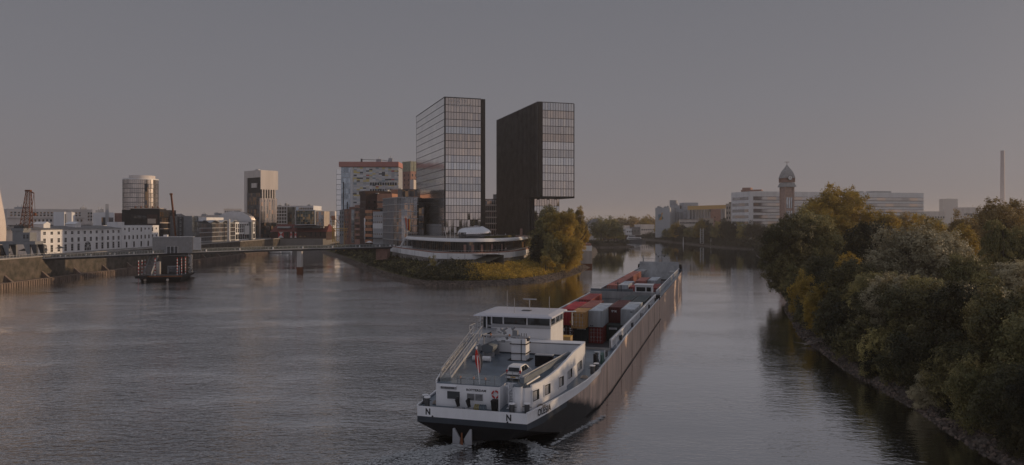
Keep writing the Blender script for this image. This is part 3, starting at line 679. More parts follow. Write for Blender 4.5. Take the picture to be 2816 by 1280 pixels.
# quay railing, parasols, palms
def parasol(px, Y, z, col, lab):
    t = thing('parasol', lab, 'parasol', (PX(px, Y), Y, z)); MB().cyl((0, 0, 0), (0, 0, 2.6), .06, n=6).obj('pole', 'lgrey', t)
    MB().cyl((0, 0, 2.2), (0, 0, 3.0), 1.9, .05, n=8, sm=False).obj('canopy', col, t)
parasol(66, 262, GZ, 'dgrey', 'dark parasol under the gantry crane'); parasol(166, 286, GZ, 'dgrey', 'dark parasol before the white warehouse')
parasol(1016, 352, 9, 'white', 'wide white parasol on the promenade below the orange banded tower')
t = thing('quay_railing', 'pale metal railing along the left quay edge', 'railing', (QX - .2, 150, 8.9)); b = MB()
for i in range(0, 74): b.box(-.05, .05, i * 1.6 - .05, i * 1.6 + .05, 0, 1.1)
b.obj('posts', 'lgrey', t)['kind'] = 'stuff'; MB().box(-.05, .05, 0, 118, 1.1, 1.2).box(-.03, .03, 0, 118, .55, .6).obj('rail', 'lgrey', t)
# ------------------------------------------------------------------ bridge
def bridge():
    pts = smooth_poly([(-168, 259.5), (-146, 268), (-125, 278), (-92, 305), (-60, 328), (-55, 332)], 8); zz = lambda i: 8.3 + 1.75 * math.sin(min(1, i / (len(pts) * .62)) * math.pi / 2)
    t = thing('footbridge', 'slim grey footbridge curving over the basin with glass railings', 'bridge', (pts[0].x, pts[0].y, 0)); O = pts[0]
    A = offset(pts, 2.2); B = offset(pts, -2.2); b = MB(); rings = []
    for i, p in enumerate(pts):
        a = A[i] - O; c = B[i] - O; z = zz(i); m_ = (a + c) / 2
        rings.append([(a.x, a.y, z), (c.x, c.y, z), (c.x, c.y, z - .35), (m_.x + (c.x - m_.x) * .6, m_.y + (c.y - m_.y) * .6, z - .95), (m_.x + (a.x - m_.x) * .6, m_.y + (a.y - m_.y) * .6, z - .95), (a.x, a.y, z - .35)])
    b.loft(rings, sm=False); b.obj('deck', 'dgrey', t)
    b = MB()
    for i in range(len(pts) - 1):
        for S_, e_ in ((A, .06), (B, -.06)):
            p, q = S_[i] - O, S_[i + 1] - O; b.bar((p.x, p.y - .08, zz(i) - .12), (q.x, q.y - .08, zz(i + 1) - .12), .10, .20)
    b.obj('edge_beam', 'lgrey', t)
    gmat = NT('railing_glass'); gmat.p.inputs['Base Color'].default_value = (.16, .18, .18, 1); gmat.p.inputs['Alpha'].default_value = .30; gmat.p.inputs['Roughness'].default_value = .1; M['rail_glass'] = gmat.m
    for S_ in (A, B):
        b = MB(); r_ = MB()
        for i in range(len(pts) - 1):
            p, q = S_[i] - O, S_[i + 1] - O
            b.bar((p.x, p.y, zz(i) + .55), (q.x, q.y, zz(i + 1) + .55), .03, 1.0); r_.bar((p.x, p.y, zz(i) + 1.1), (q.x, q.y, zz(i + 1) + 1.1), .09, .09)
            for f in (0, .33, .66): s_ = p.lerp(q, f); r_.bar((s_.x, s_.y, zz(i)), (s_.x, s_.y, zz(i) + 1.1), .08, .08)
        b.obj('glass_railing', 'rail_glass', t); r_.obj('handrail', 'grey', t)
    me = MB().box(-.22, .22, -.22, .22, 0, .8).mesh('bollard_light', 'white')
    tot = len(pts) - 1
    for k_ in range(17):
        f = (k_ + .5) / 17 * tot; i = int(f)
        for dd in (-.9, .9):
            p = B[i].lerp(B[min(i + 1, tot)], f - i) - O; link('bollard_light', me, t, (p.x + dd, p.y + .6, zz(i) + .02))
    # pier
    py = 306; px_ = PX(825, py)
    b = MB(); x, y = px_ - O.x, py - O.y; b.loft([[(x - 1, y - 1.2, -2), (x + 1, y - 1.2, -2), (x + 1, y + 1.2, -2), (x - 1, y + 1.2, -2)], [(x - .95, y - 1.1, 8.9), (x + .95, y - 1.1, 8.9), (x + .95, y + 1.1, 8.9), (x - .95, y + 1.1, 8.9)]], sm=False)
    pr = b.obj('pier', mat('pale_pier_concrete', (.50, .47, .45), .8, var=.15, streak=True), t); MB().box(x - 1.06, x + 1.06, y - 1.26, y + 1.26, -1, 2.4).obj('stained_base', 'rust', pr)
    b = MB(); b.box(-61 - O.x, -56 - O.x, 331 - O.y, 339 - O.y, 4, 9.0); b.obj('abutment', 'brick_pale', t)
bridge()
# pavilion on the bridge
A, W, rz = frame_of(419, 272, 517, 279)
t = thing('bridge_pavilion', 'grey ribbed metal pavilion standing on the footbridge', 'pavilion', (A.x, A.y, 9.4), R(18)); H = 6.0; W = 13.6
MB().box(0, W, 0, 6.5, 0, H).obj('wall', 'dgrey', t)
b = MB()
for i in range(17): b.box(-.08, W + .08, -.14, -.02, .25 + i * .34, .40 + i * .34)
b.obj('ribs', 'lgrey', t)
d = MB().box(4.8, 8.7, -.3, -.15, .1, 2.8).obj('doorway', 'lgrey', t)
for i in range(3): MB().box(5.0 + i * 1.25, 6.0 + i * 1.25, -.36, -.31, .1, 2.6).obj('glass_door', 'win_dark', d)
MB().box(W + .2, W + 3.0, .3, .6, 1.2, H).obj('side_screen', 'lgrey', t); MB().box(-.3, W + .3, -.4, 7, H, H + .2).obj('roof', 'lgrey', t)
MB().box(3.5, 4.8, 1.5, 5, H + .2, H + .9).obj('roof_unit', 'white', t)
# floating landing stage beneath the pavilion
t = thing('landing_stage', 'dark floating landing stage moored below the pavilion', 'pontoon', (PX(498, 264), 264, 0), R(10))
MB().loft([[(-13.5, 1.5, -.4), (-1, 1.5, -.4), (-3, 22, -.4), (-13.5, 22, -.4)], [(-13.9, 0, 1.1), (.2, 0, 1.1), (-1.0, 24, 1.1), (-13.9, 24, 1.1)], [(-13.9, 0, 1.9), (.2, 0, 1.9), (-1.0, 24, 1.9), (-13.9, 24, 1.9)]], sm=False).obj('hull', 'black', t)
MB().box(-13.6, -.1, .3, 23.6, 1.905, 2.0).obj('deck', 'dgrey', t); MB().box(-12, .4, -.25, -.02, 1.5, 1.95).obj('edge_plank', 'rust', t)
MB().box(-14.6, -11.2, -2.4, 3, 1.2, 2.1).obj('landing', 'black', t)
MB().box(-8.8, -1.0, 8.0, 21, 2.0, 8.4).obj('under_house', 'dark_clad', t); MB().box(-10, -8.81, 6, 9.0, 2.0, 6.6).obj('pale_wall', 'concrete', t)
b = MB().box(-6.6, -2.4, 7.7, 7.98, 2.0, 5.0).obj('portal_frame', 'grey', t); MB().box(-6.3, -2.7, 7.6, 7.69, 2.0, 4.7).obj('glass_door', 'win_dark', b)
for x in (-12.0, -4.5): MB().cyl((x, -.35, .5), (x, -.1, .5), .45).obj('fender', 'cream', t)
rr = random.Random(2); b = MB()
for j in range(16):
    for i in range(3):
        for k_ in range(3):
            if rr.random() < .55: b.box(-.6 + i * .45 + .02, -.6 + i * .45 + .43, 12 + k_ * .45, 12.43 + k_ * .45, 2 + j * .45, 2.43 + j * .45, rr.choice([0, 0, 1]))
b.obj('chequered_column', ['lgrey', 'dgrey'], t)
for i, x in enumerate((-9.0, -1.7, -1.1, -.5)):
    b = MB(); y = (1.0, 1.5, 5, 8)[i]
    for j in range(12): b.cyl((x, y, 2 + j * .52), (x, y, 2.52 + j * .52), .13, n=8, m=j % 2, caps=False)
    b.obj('striped_pole', ['white', 'red'], t)
Y0 = 265
for i, px in enumerate((381, 390.5, 399)):
    tt = thing('mooring_pole', ('leftmost', 'middle', 'rightmost')[i] + ' of three red and white mooring poles left of the landing stage', 'pole', (PX(px, Y0 + i * 3), Y0 + i * 3, 0), 0, 'striped mooring poles left of the stage'); b = MB()
    for j in range(13): b.cyl((0, 0, -.5 + j * .6), (0, 0, .1 + j * .6), .13, n=8, m=j % 2, caps=False)
    b.obj('shaft', ['white', 'red'], tt)
# stairs from the bridge to the stage
t = thing('gangway_stairs', 'steep grey stair flight linking the bridge and the landing stage', 'stairs', (PX(405, 264), 264, 2.0)); P0 = Vector((0, 0, 0)); P1 = Vector((PX(427, 274) - PX(405, 264), 10, 6.9))
b = MB(); r_ = MB()
for i in range(27):
    c = P0.lerp(P1, i / 26); b.box(c.x - 1.3, c.x + 1.3, c.y - .15, c.y + .2, c.z - .06, c.z + .02)
b.obj('treads', 'grey', t)
for s_ in (-1.4, 1.4):
    off = Vector((s_, 0, 0)); MB().bar(P0 + off, P1 + off, .12, .4).bar(P0 + off + Vector((0, 0, 1)), P1 + off + Vector((0, 0, 1)), .1, .1).bar(P0 + off + Vector((0, 0, .5)), P1 + off + Vector((0, 0, .5)), .05, .8).obj('balustrade', 'lgrey' if s_ > 0 else 'grey', t)
# ================================================================== peninsula
PG = 9.0
def poly_office(name, label, cat, pts, z0, z1, nf, gl, slab, pw=1.5, back=18, top=None):
    """office with a cranked / curved front: pts = front polyline in world xy, left to right"""
    O = Vector(pts[0]); loc = [Vector(p) - O for p in pts]; t = thing(name, label, cat, (O.x, O.y, z0)); H = z1 - z0; fh = H / nf
    poly = [(p.x, p.y) for p in loc] + [(loc[-1].x, loc[-1].y + back), (loc[0].x, loc[0].y + back)]
    MB().prism(poly, 0, H).obj('core', gl, t)
    b = MB(); s_ = MB()
    out_ = offset(loc, -.25)
    for i in range(len(loc) - 1):
        p, q = out_[i], out_[i + 1]; s_.bar((p.x, p.y, 0), (q.x, q.y, 0), .5, .35)
        L = (q - p).length; n = max(1, int(L / pw))
        for k_ in range(n): c = p.lerp(q, k_ / n); b.bar((c.x, c.y + .12, 0), (c.x, c.y + .12, fh), .10, .16)
    s_.v += b.v and []; me = s_.mesh('floor_slab', slab); mm = b.mesh('mullion_row', slab)
    for j in range(nf): link('floor_slab', me, t, (0, 0, (j + 1) * fh - .2)); link('mullion_row', mm, t, (0, 0, j * fh))
    return t, H, loc
# tower one: pale mirrored side, gridded front
def tower_one():
    A, W, rz = frame_of(1223, 333, 1332, 338.9); D = 65.9; t = thing('mirrored_glass_tower', 'left twin tower with a pale mirror-smooth side and gridded glass front', 'tower', (A.x, A.y, PG), rz)
    H = 77.2 - PG; MB().box(0, W, 0, D, 0, H).obj('core', 'dark_clad', t)
    fh = 3.25; n = 20; z0 = H - n * fh
    bands(t, W, D, 'f', .35, W - 1.7, z0, H - .1, n, 1.28, 'gl_tower', 'dark_clad', line=.22, mw=.13)
    bands(t, W, D, 'l', .2, D - .05, z0, H - .1, n, 70, 'gl_side', 'dgrey', line=.20, mw=.05)
    MB().box(W - 1.65, W + .35, -.35, D, 0, H + .12).obj('end_wall', 'dark_clad', t); MB().box(-.25, .3, -.3, -.06, 0, H + .1).obj('corner_post', 'black', t)
    MB().box(-.2, W - 1.66, -.25, D, H + .001, H + .35).obj('roof', 'dgrey', t)
    b = MB(); b.box(-.10, -.06, D * .05, D * .95, 0, .1)
    for i in range(22): b.box(-.5, -.25, D * .12 + i * 2.2, D * .12 + i * 2.2 + .12, 0, 11)
    b.obj('base_fins', 'lgrey', t)
    text('HYATT', 2.3, 'lgrey', t, (1.9, -.22, H - 2.05), (R(90), 0, 0), 'sign_lettering', .02, sx=1.12); text('REGENCY', 1.9, 'lgrey', t, (1.9, -.22, H - 3.75), (R(90), 0, 0), 'sign_lettering', .02, sx=1.2)
tower_one()
def tower_two():
    A, W, rz = frame_of(1481.4, 346, 1578, 351.4); D = 68.6; t = thing('finned_dark_tower', 'right twin tower, black finned side and glass front overhanging a narrower base', 'tower', (A.x, A.y, PG), rz)
    H = 77.2 - PG; zo = PZ(542, 347) - PG
    MB().box(0, W, 0, D, zo, H).obj('core', 'dark_clad', t); MB().box(0, W - 3.2, 10.8, D - .1, 0, zo - .01).obj('base_core', 'dark_clad', t)
    n = 14; bands(t, W, D, 'f', 1.9, W - .1, zo + .1, H - .1, 12, 1.3, 'gl_tower', 'dark_clad', line=.22, mw=.13)
    MB().box(-.3, 1.85, -.3, -.02, zo, H + .1).obj('end_wall', 'dark_clad', t); MB().box(W + .02, W + .2, -.3, D, zo, H).obj('side_cladding', 'dark_clad', t)
    MB().box(-.3, W + .25, -.35, D, zo - .5, zo - .02).obj('soffit', 'black', t)
    bands(t, W, D, 'f', 1.6, W - 3.3, zo - 22, zo - .6, 6, 1.3, 'gl_tower', 'dark_clad', line=.22, mw=.13, off=-10.7)
    b = MB()
    for i in range(34):
        y = .3 + i * 2.02; z0 = 0 if y > 11 else zo
        b.box(-.75, -.04, y, y + .32, z0, H + .3)
    b.obj('fin_screen', mat('bronze_fins', (.11, .105, .105), .35, .5, var=.3, scale=.2), t)
    MB().box(0, W, 0, D, H + .001, H + .3).obj('roof', 'dgrey', t)
tower_two()
# office seen in the gap between the towers
t, W, H = body('slab_office', 'pale office with dark glazing strips seen between the twin towers', 'building', 1334, 430, 1374, 426, 550, PG, 20, 'gl_dark')
bands(t, W, 20, 'f', 0, W, 0, H, 7, 1.4, 'gl_mix', 'pale_wall', line=.75, mw=.2)
MB().box(W * .45, W, 2, 12, H, H + 3.2).obj('penthouse', 'grey', t); MB().box(-.2, .3, -.4, 0, 0, H).box(W - .4, W + .1, -.4, 0, 0, H).obj('end_pier', 'pale_wall', t)
# dark block left of tower one
t, W, H = body('black_slab_building', 'narrow windowless black block against the left tower', 'building', 1151, 357, 1166, 357, 560, PG, 10, 'black')
bands(t, W, 10, 'f', .1, W - .1, 2, H - 2, 5, 1.6, 'gl_dark', 'black', line=.4)
# curved glass office
PTS = [(PX(1054, 384), 384), (PX(1082, 364), 364), (PX(1092, 359.5), 359.5), (PX(1104, 357), 357), (PX(1118, 356.4), 356.4), (PX(1150, 358.5), 358.5)]
z1 = PZ(543, 362); t, H, loc = poly_office('curved_glass_office', 'glass office with a rounded corner and thin white floor edges', 'building', PTS, PG, z1, 7, 'gl_mix', 'lgrey', 1.1, 20)
pp = [(p.x, p.y) for p in offset(loc[1:], 2.2)]; MB().prism(pp + [(pp[-1][0], pp[-1][1] + 12), (pp[0][0], pp[0][1] + 12)], H + .2, H + 3.4).obj('top_storey', 'gl_dark', t)
MB().prism([(x * 1.02, y - .5) for x, y in pp] + [(pp[-1][0], pp[-1][1] + 12.5), (pp[0][0], pp[0][1] + 12.5)], H + 3.41, H + 3.8).obj('roof', 'dgrey', t)
# mosaic tower
def mosaic_mat():
    k = NT('mosaic_panels'); p = k.p; tc = k.n('ShaderNodeTexCoord'); dv = k.n('ShaderNodeVectorMath', operation='DIVIDE'); dv.inputs[1].default_value = (1.9, 9, .86)
    fl = k.n('ShaderNodeVectorMath', operation='FLOOR'); wn = k.n('ShaderNodeTexWhiteNoise', noise_dimensions='3D'); k.l(tc.outputs['Object'], dv.inputs[0]); k.l(dv.outputs[0], fl.inputs[0]); k.l(fl.outputs[0], wn.inputs[0])
    rp = k.n('ShaderNodeValToRGB'); rp.color_ramp.interpolation = 'CONSTANT'; cols = [(.55, .55, .58), (.68, .68, .69), (.42, .43, .46), (.62, .59, .55), (.66, .54, .22), (.50, .53, .57), (.06, .07, .08), (.60, .58, .56), (.42, .10, .08), (.25, .32, .36), (.52, .51, .48)]
    el = rp.color_ramp.elements
    pos = [0, .14, .30, .42, .56, .64, .74, .82, .915, .945, .97]
    el[0].color = (*cols[0], 1); el[1].position = pos[1]; el[1].color = (*cols[1], 1)
    for q, c in zip(pos[2:], cols[2:]): e = el.new(q); e.color = (*c, 1)
    k.l(wn.outputs['Value'], rp.inputs[0]); k.l(rp.outputs[0], p.inputs['Base Color']); p.inputs['Roughness'].default_value = .25; return k.m
M['mosaic'] = mosaic_mat()
def mosaic_tower():
    A, W, rz = frame_of(938, 446, 1096, 446); H = PZ(461, 446) - PG; D = 16; t = thing('mosaic_tower', 'office tower faced in many coloured glass panels with a coral roof box', 'tower', (A.x, A.y, PG), rz)
    MB().box(0, W, 0, D, 0, H).obj('core', 'lgrey', t); MB().box(7.2, W, -.3, -.02, 0, H).obj('mosaic_facade', 'mosaic', t)
    bands(t, W, D, 'f', 0, 5.6, 0, H, 14, 1.4, 'gl_cool', 'lgrey', line=.25); MB().box(5.7, 7.1, -.45, -.02, 0, H + .1).obj('white_strip', 'white', t)
    MB().box(-3.6, -.02, 3, D - 1, 0, H - 1).obj('side_wing', 'lgrey', t); bands(t, W, D, 'f', -3.5, -.1, 0, H - 1, 14, 3.4, 'gl_side', 'grey', line=.25, off=-3)
    MB().box(-1.2, W + .1, -.8, D + .5, H + .4, H + 3.4).obj('roof_box', 'red_box', t); MB().box(0, W - .5, .4, D - .4, H, H + .39).obj('roof_gap', 'black', t)
    for z in (H - 10.8, H - 14.8, H - 18.2):
        for i in range(11):
            if z < H - 17 and i > 6: continue
            MB().box(17.5 + i * 1.5, 18.6 + i * 1.5, -.38, -.31, z, z + 1.7).obj('window', 'win_dark', t)
    b = MB(); b.box(11, 12, 4, 5, H + 3.4, H + 5.6).bar((11.5, 4.5, H + 5.2), (27, 4.5, H + 4.6), .25); b.obj('cleaning_crane', 'dgrey', t); roof_kit(t, W, D, H + 3.4, 3, 5, 'lgrey')
    for x, h_ in ((1.2, 26), (3.6, 14)): MB().box(x, x + .5, -.5, -.2, h_ - 12, h_ + 10).obj('dark_fin', 'dgrey', t)
mosaic_tower()
t, W, H = body('pink_brick_tower', 'pinkish brick tower with a pale green louvred crown behind the mosaic tower', 'tower', 1107, 520, 1129, 514, 475, PG, 18, 'brick_pale')
wins(t, W, 18, 'f', .3, W - .2, 2, 2, H - .5, 13, .8, 1.7, 'brick_pale', 'win_dark'); wins(t, W, 18, 'r', .3, 17.7, 6, 2, H - .5, 13, 1., 1.7, 'brick_pale', 'win_dark')
MB().box(.02, W - .02, .02, 17.98, H + .52, H + 7.4).obj('crown', mat('crown_panel', (.34, .35, .27), .6), t); b = MB()
for i in range(7): b.box(i * W / 6.3, i * W / 6.3 + .3, -.3, -.02, H + .6, H + 7.8)
for i in range(14): b.box(W + .02, W + .3, i * 1.36, i * 1.36 + .35, H + .6, H + 7.8)
b.obj('crown_fins', mat('pale_fins', (.45, .45, .37), .6), t)
# street of offices, left to right
t, W, H = body('brick_green_house', 'narrow house of brick piers and green glass below the mosaic tower', 'building', 960, 425, 975, 421, 572, PG, 14, 'brick_red'); bands(t, W, 14, 'f', W * .45, W, 0, H - 1, 6, 1.2, 'gl_cool', 'grey')
t, W, H = body('pink_bay_house', 'rose coloured bay-fronted house with striped windows', 'building', 975.5, 419, 990, 415, 567, PG, 14, 'brick_pale'); bands(t, W, 14, 'f', .2, W - .2, 1, H - 1, 6, 1.2, 'gl_dark', 'brick_pale', line=1.2)
t, W, H = body('grey_tower_house', 'slim grey tower house behind the yellow crane frame', 'building', 934, 432, 946, 430, 580, PG, 10, 'grey'); wins(t, W, 10, 'f', 0, W, 2, 3, H, 6, .7, 1.4, 'lgrey', 'win_dark')
t, W, H = body('terracotta_house', 'terracotta house between the grey tower house and the brick piers', 'building', 947, 428, 959, 426, 578, PG, 10, 'brick_red'); wins(t, W, 10, 'f', 0, W, 2, 2, H, 6, .7, 1.3, 'lgrey', 'win_warm')
t, W, H = body('dark_brick_granary', 'tall dark brick granary with a stepped cornice', 'building', 990, 412, 1006, 404, 530, PG, 14, 'brick_dark')
MB().box(-.4, W + .4, -.5, 14.4, H - 1.2, H + .6).box(-.3, W + .3, -.35, 14.2, H - 8, H - 7.2).box(-.3, W + .3, -.35, 14.2, H - 11, H - 10.3).obj('cornice', 'brick_dark', t)
wins(t, W, 14, 'f', .3, W - .3, 3, 2, H - 4, 7, .7, 1.3, 'brick_dark', 'win_dark'); wins(t, W, 14, 'r', .3, 13, 4, 2, H - 4, 7, .8, 1.3, 'brick_dark', 'win_dark')
t, W, H = body('orange_banded_tower', 'small tower with alternating orange tile bands and dark windows', 'building', 1008, 393, 1023, 391, 579, PG, 10, 'gl_dark')
for j in range(6): MB().box(-.5, W + .3, -.6, 6, .9 + j * 3.15, 2.5 + j * 3.15).obj('orange_band', 'orange', t)
MB().box(-1.6, -.6, -.2, 3, 0, H - 4).obj('silver_corner', 'silver', t)
t, W, H = body('white_grid_house', 'pale grey house with rows of small reddish windows', 'building', 1025.5, 389, 1053, 385, 585, PG, 12, 'lgrey')
wins(t, W, 12, 'f', .2, W - .2, 5, 4, H - .4, 4, .65, 1.0, 'white', 'win_warm'); MB().box(-.5, W + .4, -3, 0, 3.3, 3.7).obj('canopy', 'dgrey', t); MB().box(0, W, -.1, -.02, H * .5, H * .66).obj('pale_band', 'white', t)
t, W, H = body('salmon_office', 'salmon rendered office with two dark ribbon windows', 'building', 1026, 408, 1078, 405, 536, PG, 16, 'salmon')
for z in (H - 4.6, H - 8.2):
    MB().box(W * .16, W * .56, -.1, -.02, z, z + 1.0).obj('ribbon_window', 'win_dark', t)
MB().box(-1.5, W * .3, -1, 6, H + .5, H + .9).obj('roof_slab', 'lgrey', t); roof_kit(t, W, 16, H + .6, 3, 8)
wins(t, W, 16, 'l', 1, 14, 4, 2, H - 3, 6, 1.4, 1.5, 'salmon', 'win_dark')
t, W, H = body('salmon_tower_block', 'higher salmon block rising behind the glass office', 'building', 1075, 424, 1136, 421, 524, PG, 14, 'salmon'); MB().box(W * .05, W * .35, 1, 6, H, H + 1.2).box(W * .8, W * .97, 2, 7, H, H + 6).obj('roof_unit', 'pale_wall', t)
# yellow historic crane frame
t = thing('yellow_crane_frame', 'thin yellow lattice crane frame on the promenade at the bridge end', 'crane', (PX(930, 402), 402, PG)); b = MB()
for x in (-1.2, 3.2): b.bar((x, 0, -4), (x, 0, 12), .22)
b.bar((-3.4, 0, 8.4), (5.2, 0, 8.4), .25).bar((-3.4, 0, 7.2), (5.2, 0, 7.2), .12); b.bar((4.2, 0, 8), (4.2, 0, 2), .15); b.bar((-3.2, 0, 8), (-2, 0, 2.4), .12)
for i in range(8): b.bar((-3.4 + i * 1.07, 0, 7.2), (-2.3 + i * 1.07, 0, 8.4), .1)
b.obj('lattice', 'yellow', t)
t = thing('tall_yellow_crane', 'upright yellow lattice mast with an orange top left of the mosaic tower', 'crane', (PX(917, 440), 440, PG)); b = MB()
for sx in (-.6, .6):
    for sy in (-.6, .6): b.bar((sx, sy, 0), (sx * .7, sy * .7, 13), .16)
for i in range(9): b.bar((-.6, -.6, i * 1.4), (.6, -.6, i * 1.4 + 1.4), .12); b.bar((.6, -.6, i * 1.4), (-.6, -.6, i * 1.4 + 1.4), .12)
b.obj('mast', 'yellow', t); MB().box(-1, .8, -1, 1, 13, 15.6).bar((0, 0, 15), (3.4, 0, 11), .3).obj('crane_head', 'orange', t)
# flags
def flag(px, Y, cols, lab, hh, w_, zt, tilt=0):
    t = thing('flag_pole', lab, 'flag', (PX(px, Y), Y, PG)); MB().cyl((0, 0, 0), (0, 0, hh), .09, .05, n=8).obj('pole', 'white', t)
    b = MB(); n = len(cols); m_ = 8
    for i in range(n):
        for j in range(m_):
            x0, x1 = .1 + w_ * i / n, .1 + w_ * (i + 1) / n; z0 = zt - 5.2 * j / m_; z1 = zt - 5.2 * (j + 1) / m_; k0 = tilt * j / m_; k1 = tilt * (j + 1) / m_
            y0 = .18 * math.sin(j * .9 + i); y1 = .18 * math.sin((j + 1) * .9 + i)
            b.add([(x0 + k0, y0, z0), (x1 + k0, y0, z0), (x1 + k1, y1, z1), (x0 + k1, y1, z1)], [(0, 1, 2, 3)], i)
    f = b.obj('flag', cols, t); sm = f.modifiers.new('thickness', 'SOLIDIFY'); sm.thickness = .03
M['pale_blue'] = mat('pale_blue_cloth', (.38, .47, .56), .8); M['coral'] = mat('coral_cloth', (.55, .14, .09), .8); M['cloth_yellow'] = mat('yellow_cloth', (.75, .42, .06), .8); M['cloth_red'] = mat('red_cloth', (.5, .03, .02), .8); M['cloth_black'] = mat('black_cloth', (.02, .02, .02), .8)
flag(1108, 326, ['pale_blue'], 'pale blue hanging flag on a white pole by the terrace', 14, 1.4, 13.5, 1.0)
flag(1112, 325, ['coral'], 'coral hanging flag on the middle white pole', 14.2, .9, 13.8, .8)
flag(1120, 324, ['cloth_black', 'cloth_red', 'cloth_yellow'], 'black red and gold hanging flag on the right-hand white pole', 14, 1.2, 13.4)
# ------------------------------------------------------------------ terrace building at the tip
def terrace():
    par = smooth_poly([(-57, 346), (-49, 325), (-40, 304), (-30, 282), (-24, 276.5), (-17.5, 274.2), (-11, 275.8), (-5, 281), (1.5, 294), (6.5, 314), (8, 330)], 5)
    O = par[0]; t = thing('terrace_restaurant', 'low white two-level terrace building with a curved parapet at the peninsula tip', 'building', (O.x, O.y, 0)); L = [p - O for p in par]
    def ring(off_, extra=0): q = offset(L, off_); return [(p.x, p.y) for p in q]
    back = [(9 - O.x + 14, 372 - O.y), (-52 - O.x, 372 - O.y)]
    MB().prism(ring(.9) + back, 4.5, 7.1).obj('lower_wall', 'concrete', t)
    MB().prism(ring(0) + back, 7.2, 9.35).obj('upper_wall', 'white_wall', t)
    b = MB(); o2 = offset(L, -.06)
    for i in range(0, len(o2), 5): p = o2[i]; b.box(p.x - .06, p.x + .06, p.y - .02, p.y + .1, 7.2, 9.3)
    b.obj('wall_joints', 'grey', t)
    b = MB(); bb = MB(); o3 = offset(L, .25)
    for i in range(len(o3) - 1):
        p, q = o3[i], o3[i + 1]; b.bar((p.x, p.y, 9.6), (q.x, q.y, 9.6), .35, .5)
    b.obj('parapet', 'brick_pale', t)
    for i in range(len(o3) - 1):
        p, q = o3[i], o3[i + 1]; bb.bar((p.x, p.y, 10.45), (q.x, q.y, 10.45), .07, .07); bb.bar((p.x, p.y, 9.8), (p.x, p.y, 10.45), .06, .06)
    bb.obj('railing', 'lgrey', t)
    # upper level: glass wall below a broad white eave
    ev = smooth_poly([(-47.5, 330), (-44, 318), (-33, 297), (-24, 285.5), (-17, 282), (-9, 284.5), (-1.5, 294), (3.5, 310), (7, 332)], 5); E = [p - O for p in ev]
    gq = offset(E, 3.2); bk = [(16 - O.x, 345 - O.y), (16 - O.x, 372 - O.y), (-52 - O.x, 372 - O.y)]
    MB().prism([(p.x, p.y) for p in gq] + bk, 9.36, 13.4).obj('glass_wall', 'gl_dark', t)
    mull_ = MB().box(-.08, .08, -.08, .08, 0, 4.04).mesh('mullion', 'dgrey'); gg = offset(E, 3.05)
    for i in range(len(gg) - 1):
        for f in (0, .5): c = gg[i].lerp(gg[i + 1], f); link('mullion', mull_, t, (c.x, c.y, 9.36))
    lit = MB(); rr = random.Random(5)
    for i in range(18, len(gg) - 8, 3):
        c = gg[i]; d_ = gg[i + 1]; dd = (d_ - c).normalized() * 1.0; MB().bar((c.x, c.y - .12, 11), (c.x + dd.x, c.y + dd.y - .12, 11), .1, 2.6).obj('curtain', 'brick_pale', t)
    MB().prism([(p.x, p.y) for p in E] + bk, 13.41, 13.6).obj('soffit', 'dgrey', t)
    # slanted white eave
    e0 = offset(E, -.2); e1 = offset(E, .5); b = MB(); b.loft([[(a.x, a.y, 13.45), (a.x, a.y, 13.9), (c.x, c.y, 14.75), (c.x, c.y, 14.3)] for a, c in zip(e0, e1)], sm=False); b.obj('eave', 'white', t)
    MB().prism([(p.x, p.y) for p in offset(E, .52)] + bk, 13.61, 14.55).obj('roof_deck', 'roof_grey', t)
    b = MB(); a = e0[0]; b.bar((a.x, a.y, 13.9), (a.x - 2.4, a.y + 1.4, 9.4), .9, .5); b.obj('raking_post', 'white', t)
    b = MB(); hp = offset(E, 4.5)
    for i in range(26, len(hp) - 3): p, q = hp[i], hp[i + 1]; b.bar((p.x, p.y, 15.05), (q.x, q.y, 15.05), .4, .95)
    b.obj('hedge_box', 'grassy', t)
    b = MB(); rr = random.Random(11)
    tb = offset(L, 2.2)
    for i in range(6, len(tb) - 4):
        for f in (.1, .6):
            c = tb[i].lerp(tb[i + 1], f); b.box(c.x - .45, c.x + .45, c.y - .4, c.y + .4, 9.36 + .68, 9.36 + .75); b.box(c.x - .05, c.x + .05, c.y - .05, c.y + .05, 9.36, 10.04)
            for s_ in (-1, 1): b.box(c.x + s_ * .8 - .2, c.x + s_ * .8 + .2, c.y - .2, c.y + .2, 9.36 + .4, 9.36 + .46); b.box(c.x + s_ * .98 - .02, c.x + s_ * .98 + .02, c.y - .2, c.y + .2, 9.8, 10.3)
    return t, b
terr, tb = terrace()
stuff(tag(tb.obj('terrace_furniture', 'dgrey'), 'dark tables and chairs crowded along the terrace parapet', 'furniture'))
# silver pavilion on the roof terrace
def silver_pod():
    Y = 297; t = thing('silver_pavilion', 'rounded mirror-silver pod pavilion on the terrace roof', 'pavilion', (PX(1304.5, Y), Y, 14.56)); rings = []
    n = 48; m_ = 14
    for j in range(m_ + 1):
        f = j / m_; ph = -math.pi * .28 + f * (math.pi * .78); r = math.cos(ph) ** .62; z = 1.9 + 2.9 * math.sin(ph) * (1 if ph > 0 else .85)
        rings.append([((6.9 * r) * (1 if math.cos(a) == 0 else abs(math.cos(a)) ** .75 * (1 if math.cos(a) > 0 else -1)), 4.8 * r * abs(math.sin(a)) ** .8 * (1 if math.sin(a) > 0 else -1), z + .25 * math.cos(a) * f) for a in [2 * math.pi * i / n for i in range(n)]])
    MB().loft(rings).obj('skin', 'silver', t)
    b = MB()
    for i in range(5): x = -5.9 + i * .62; b.box(x, x + .34, -4.25 - i * .1, -3.9 - i * .1, .15, 2.4)
    b.obj('window_fins', 'win_dark', t); MB().cyl((0, 0, -.02), (0, 0, .5), 5.0, n=30).obj('base', 'dgrey', t)
silver_pod()
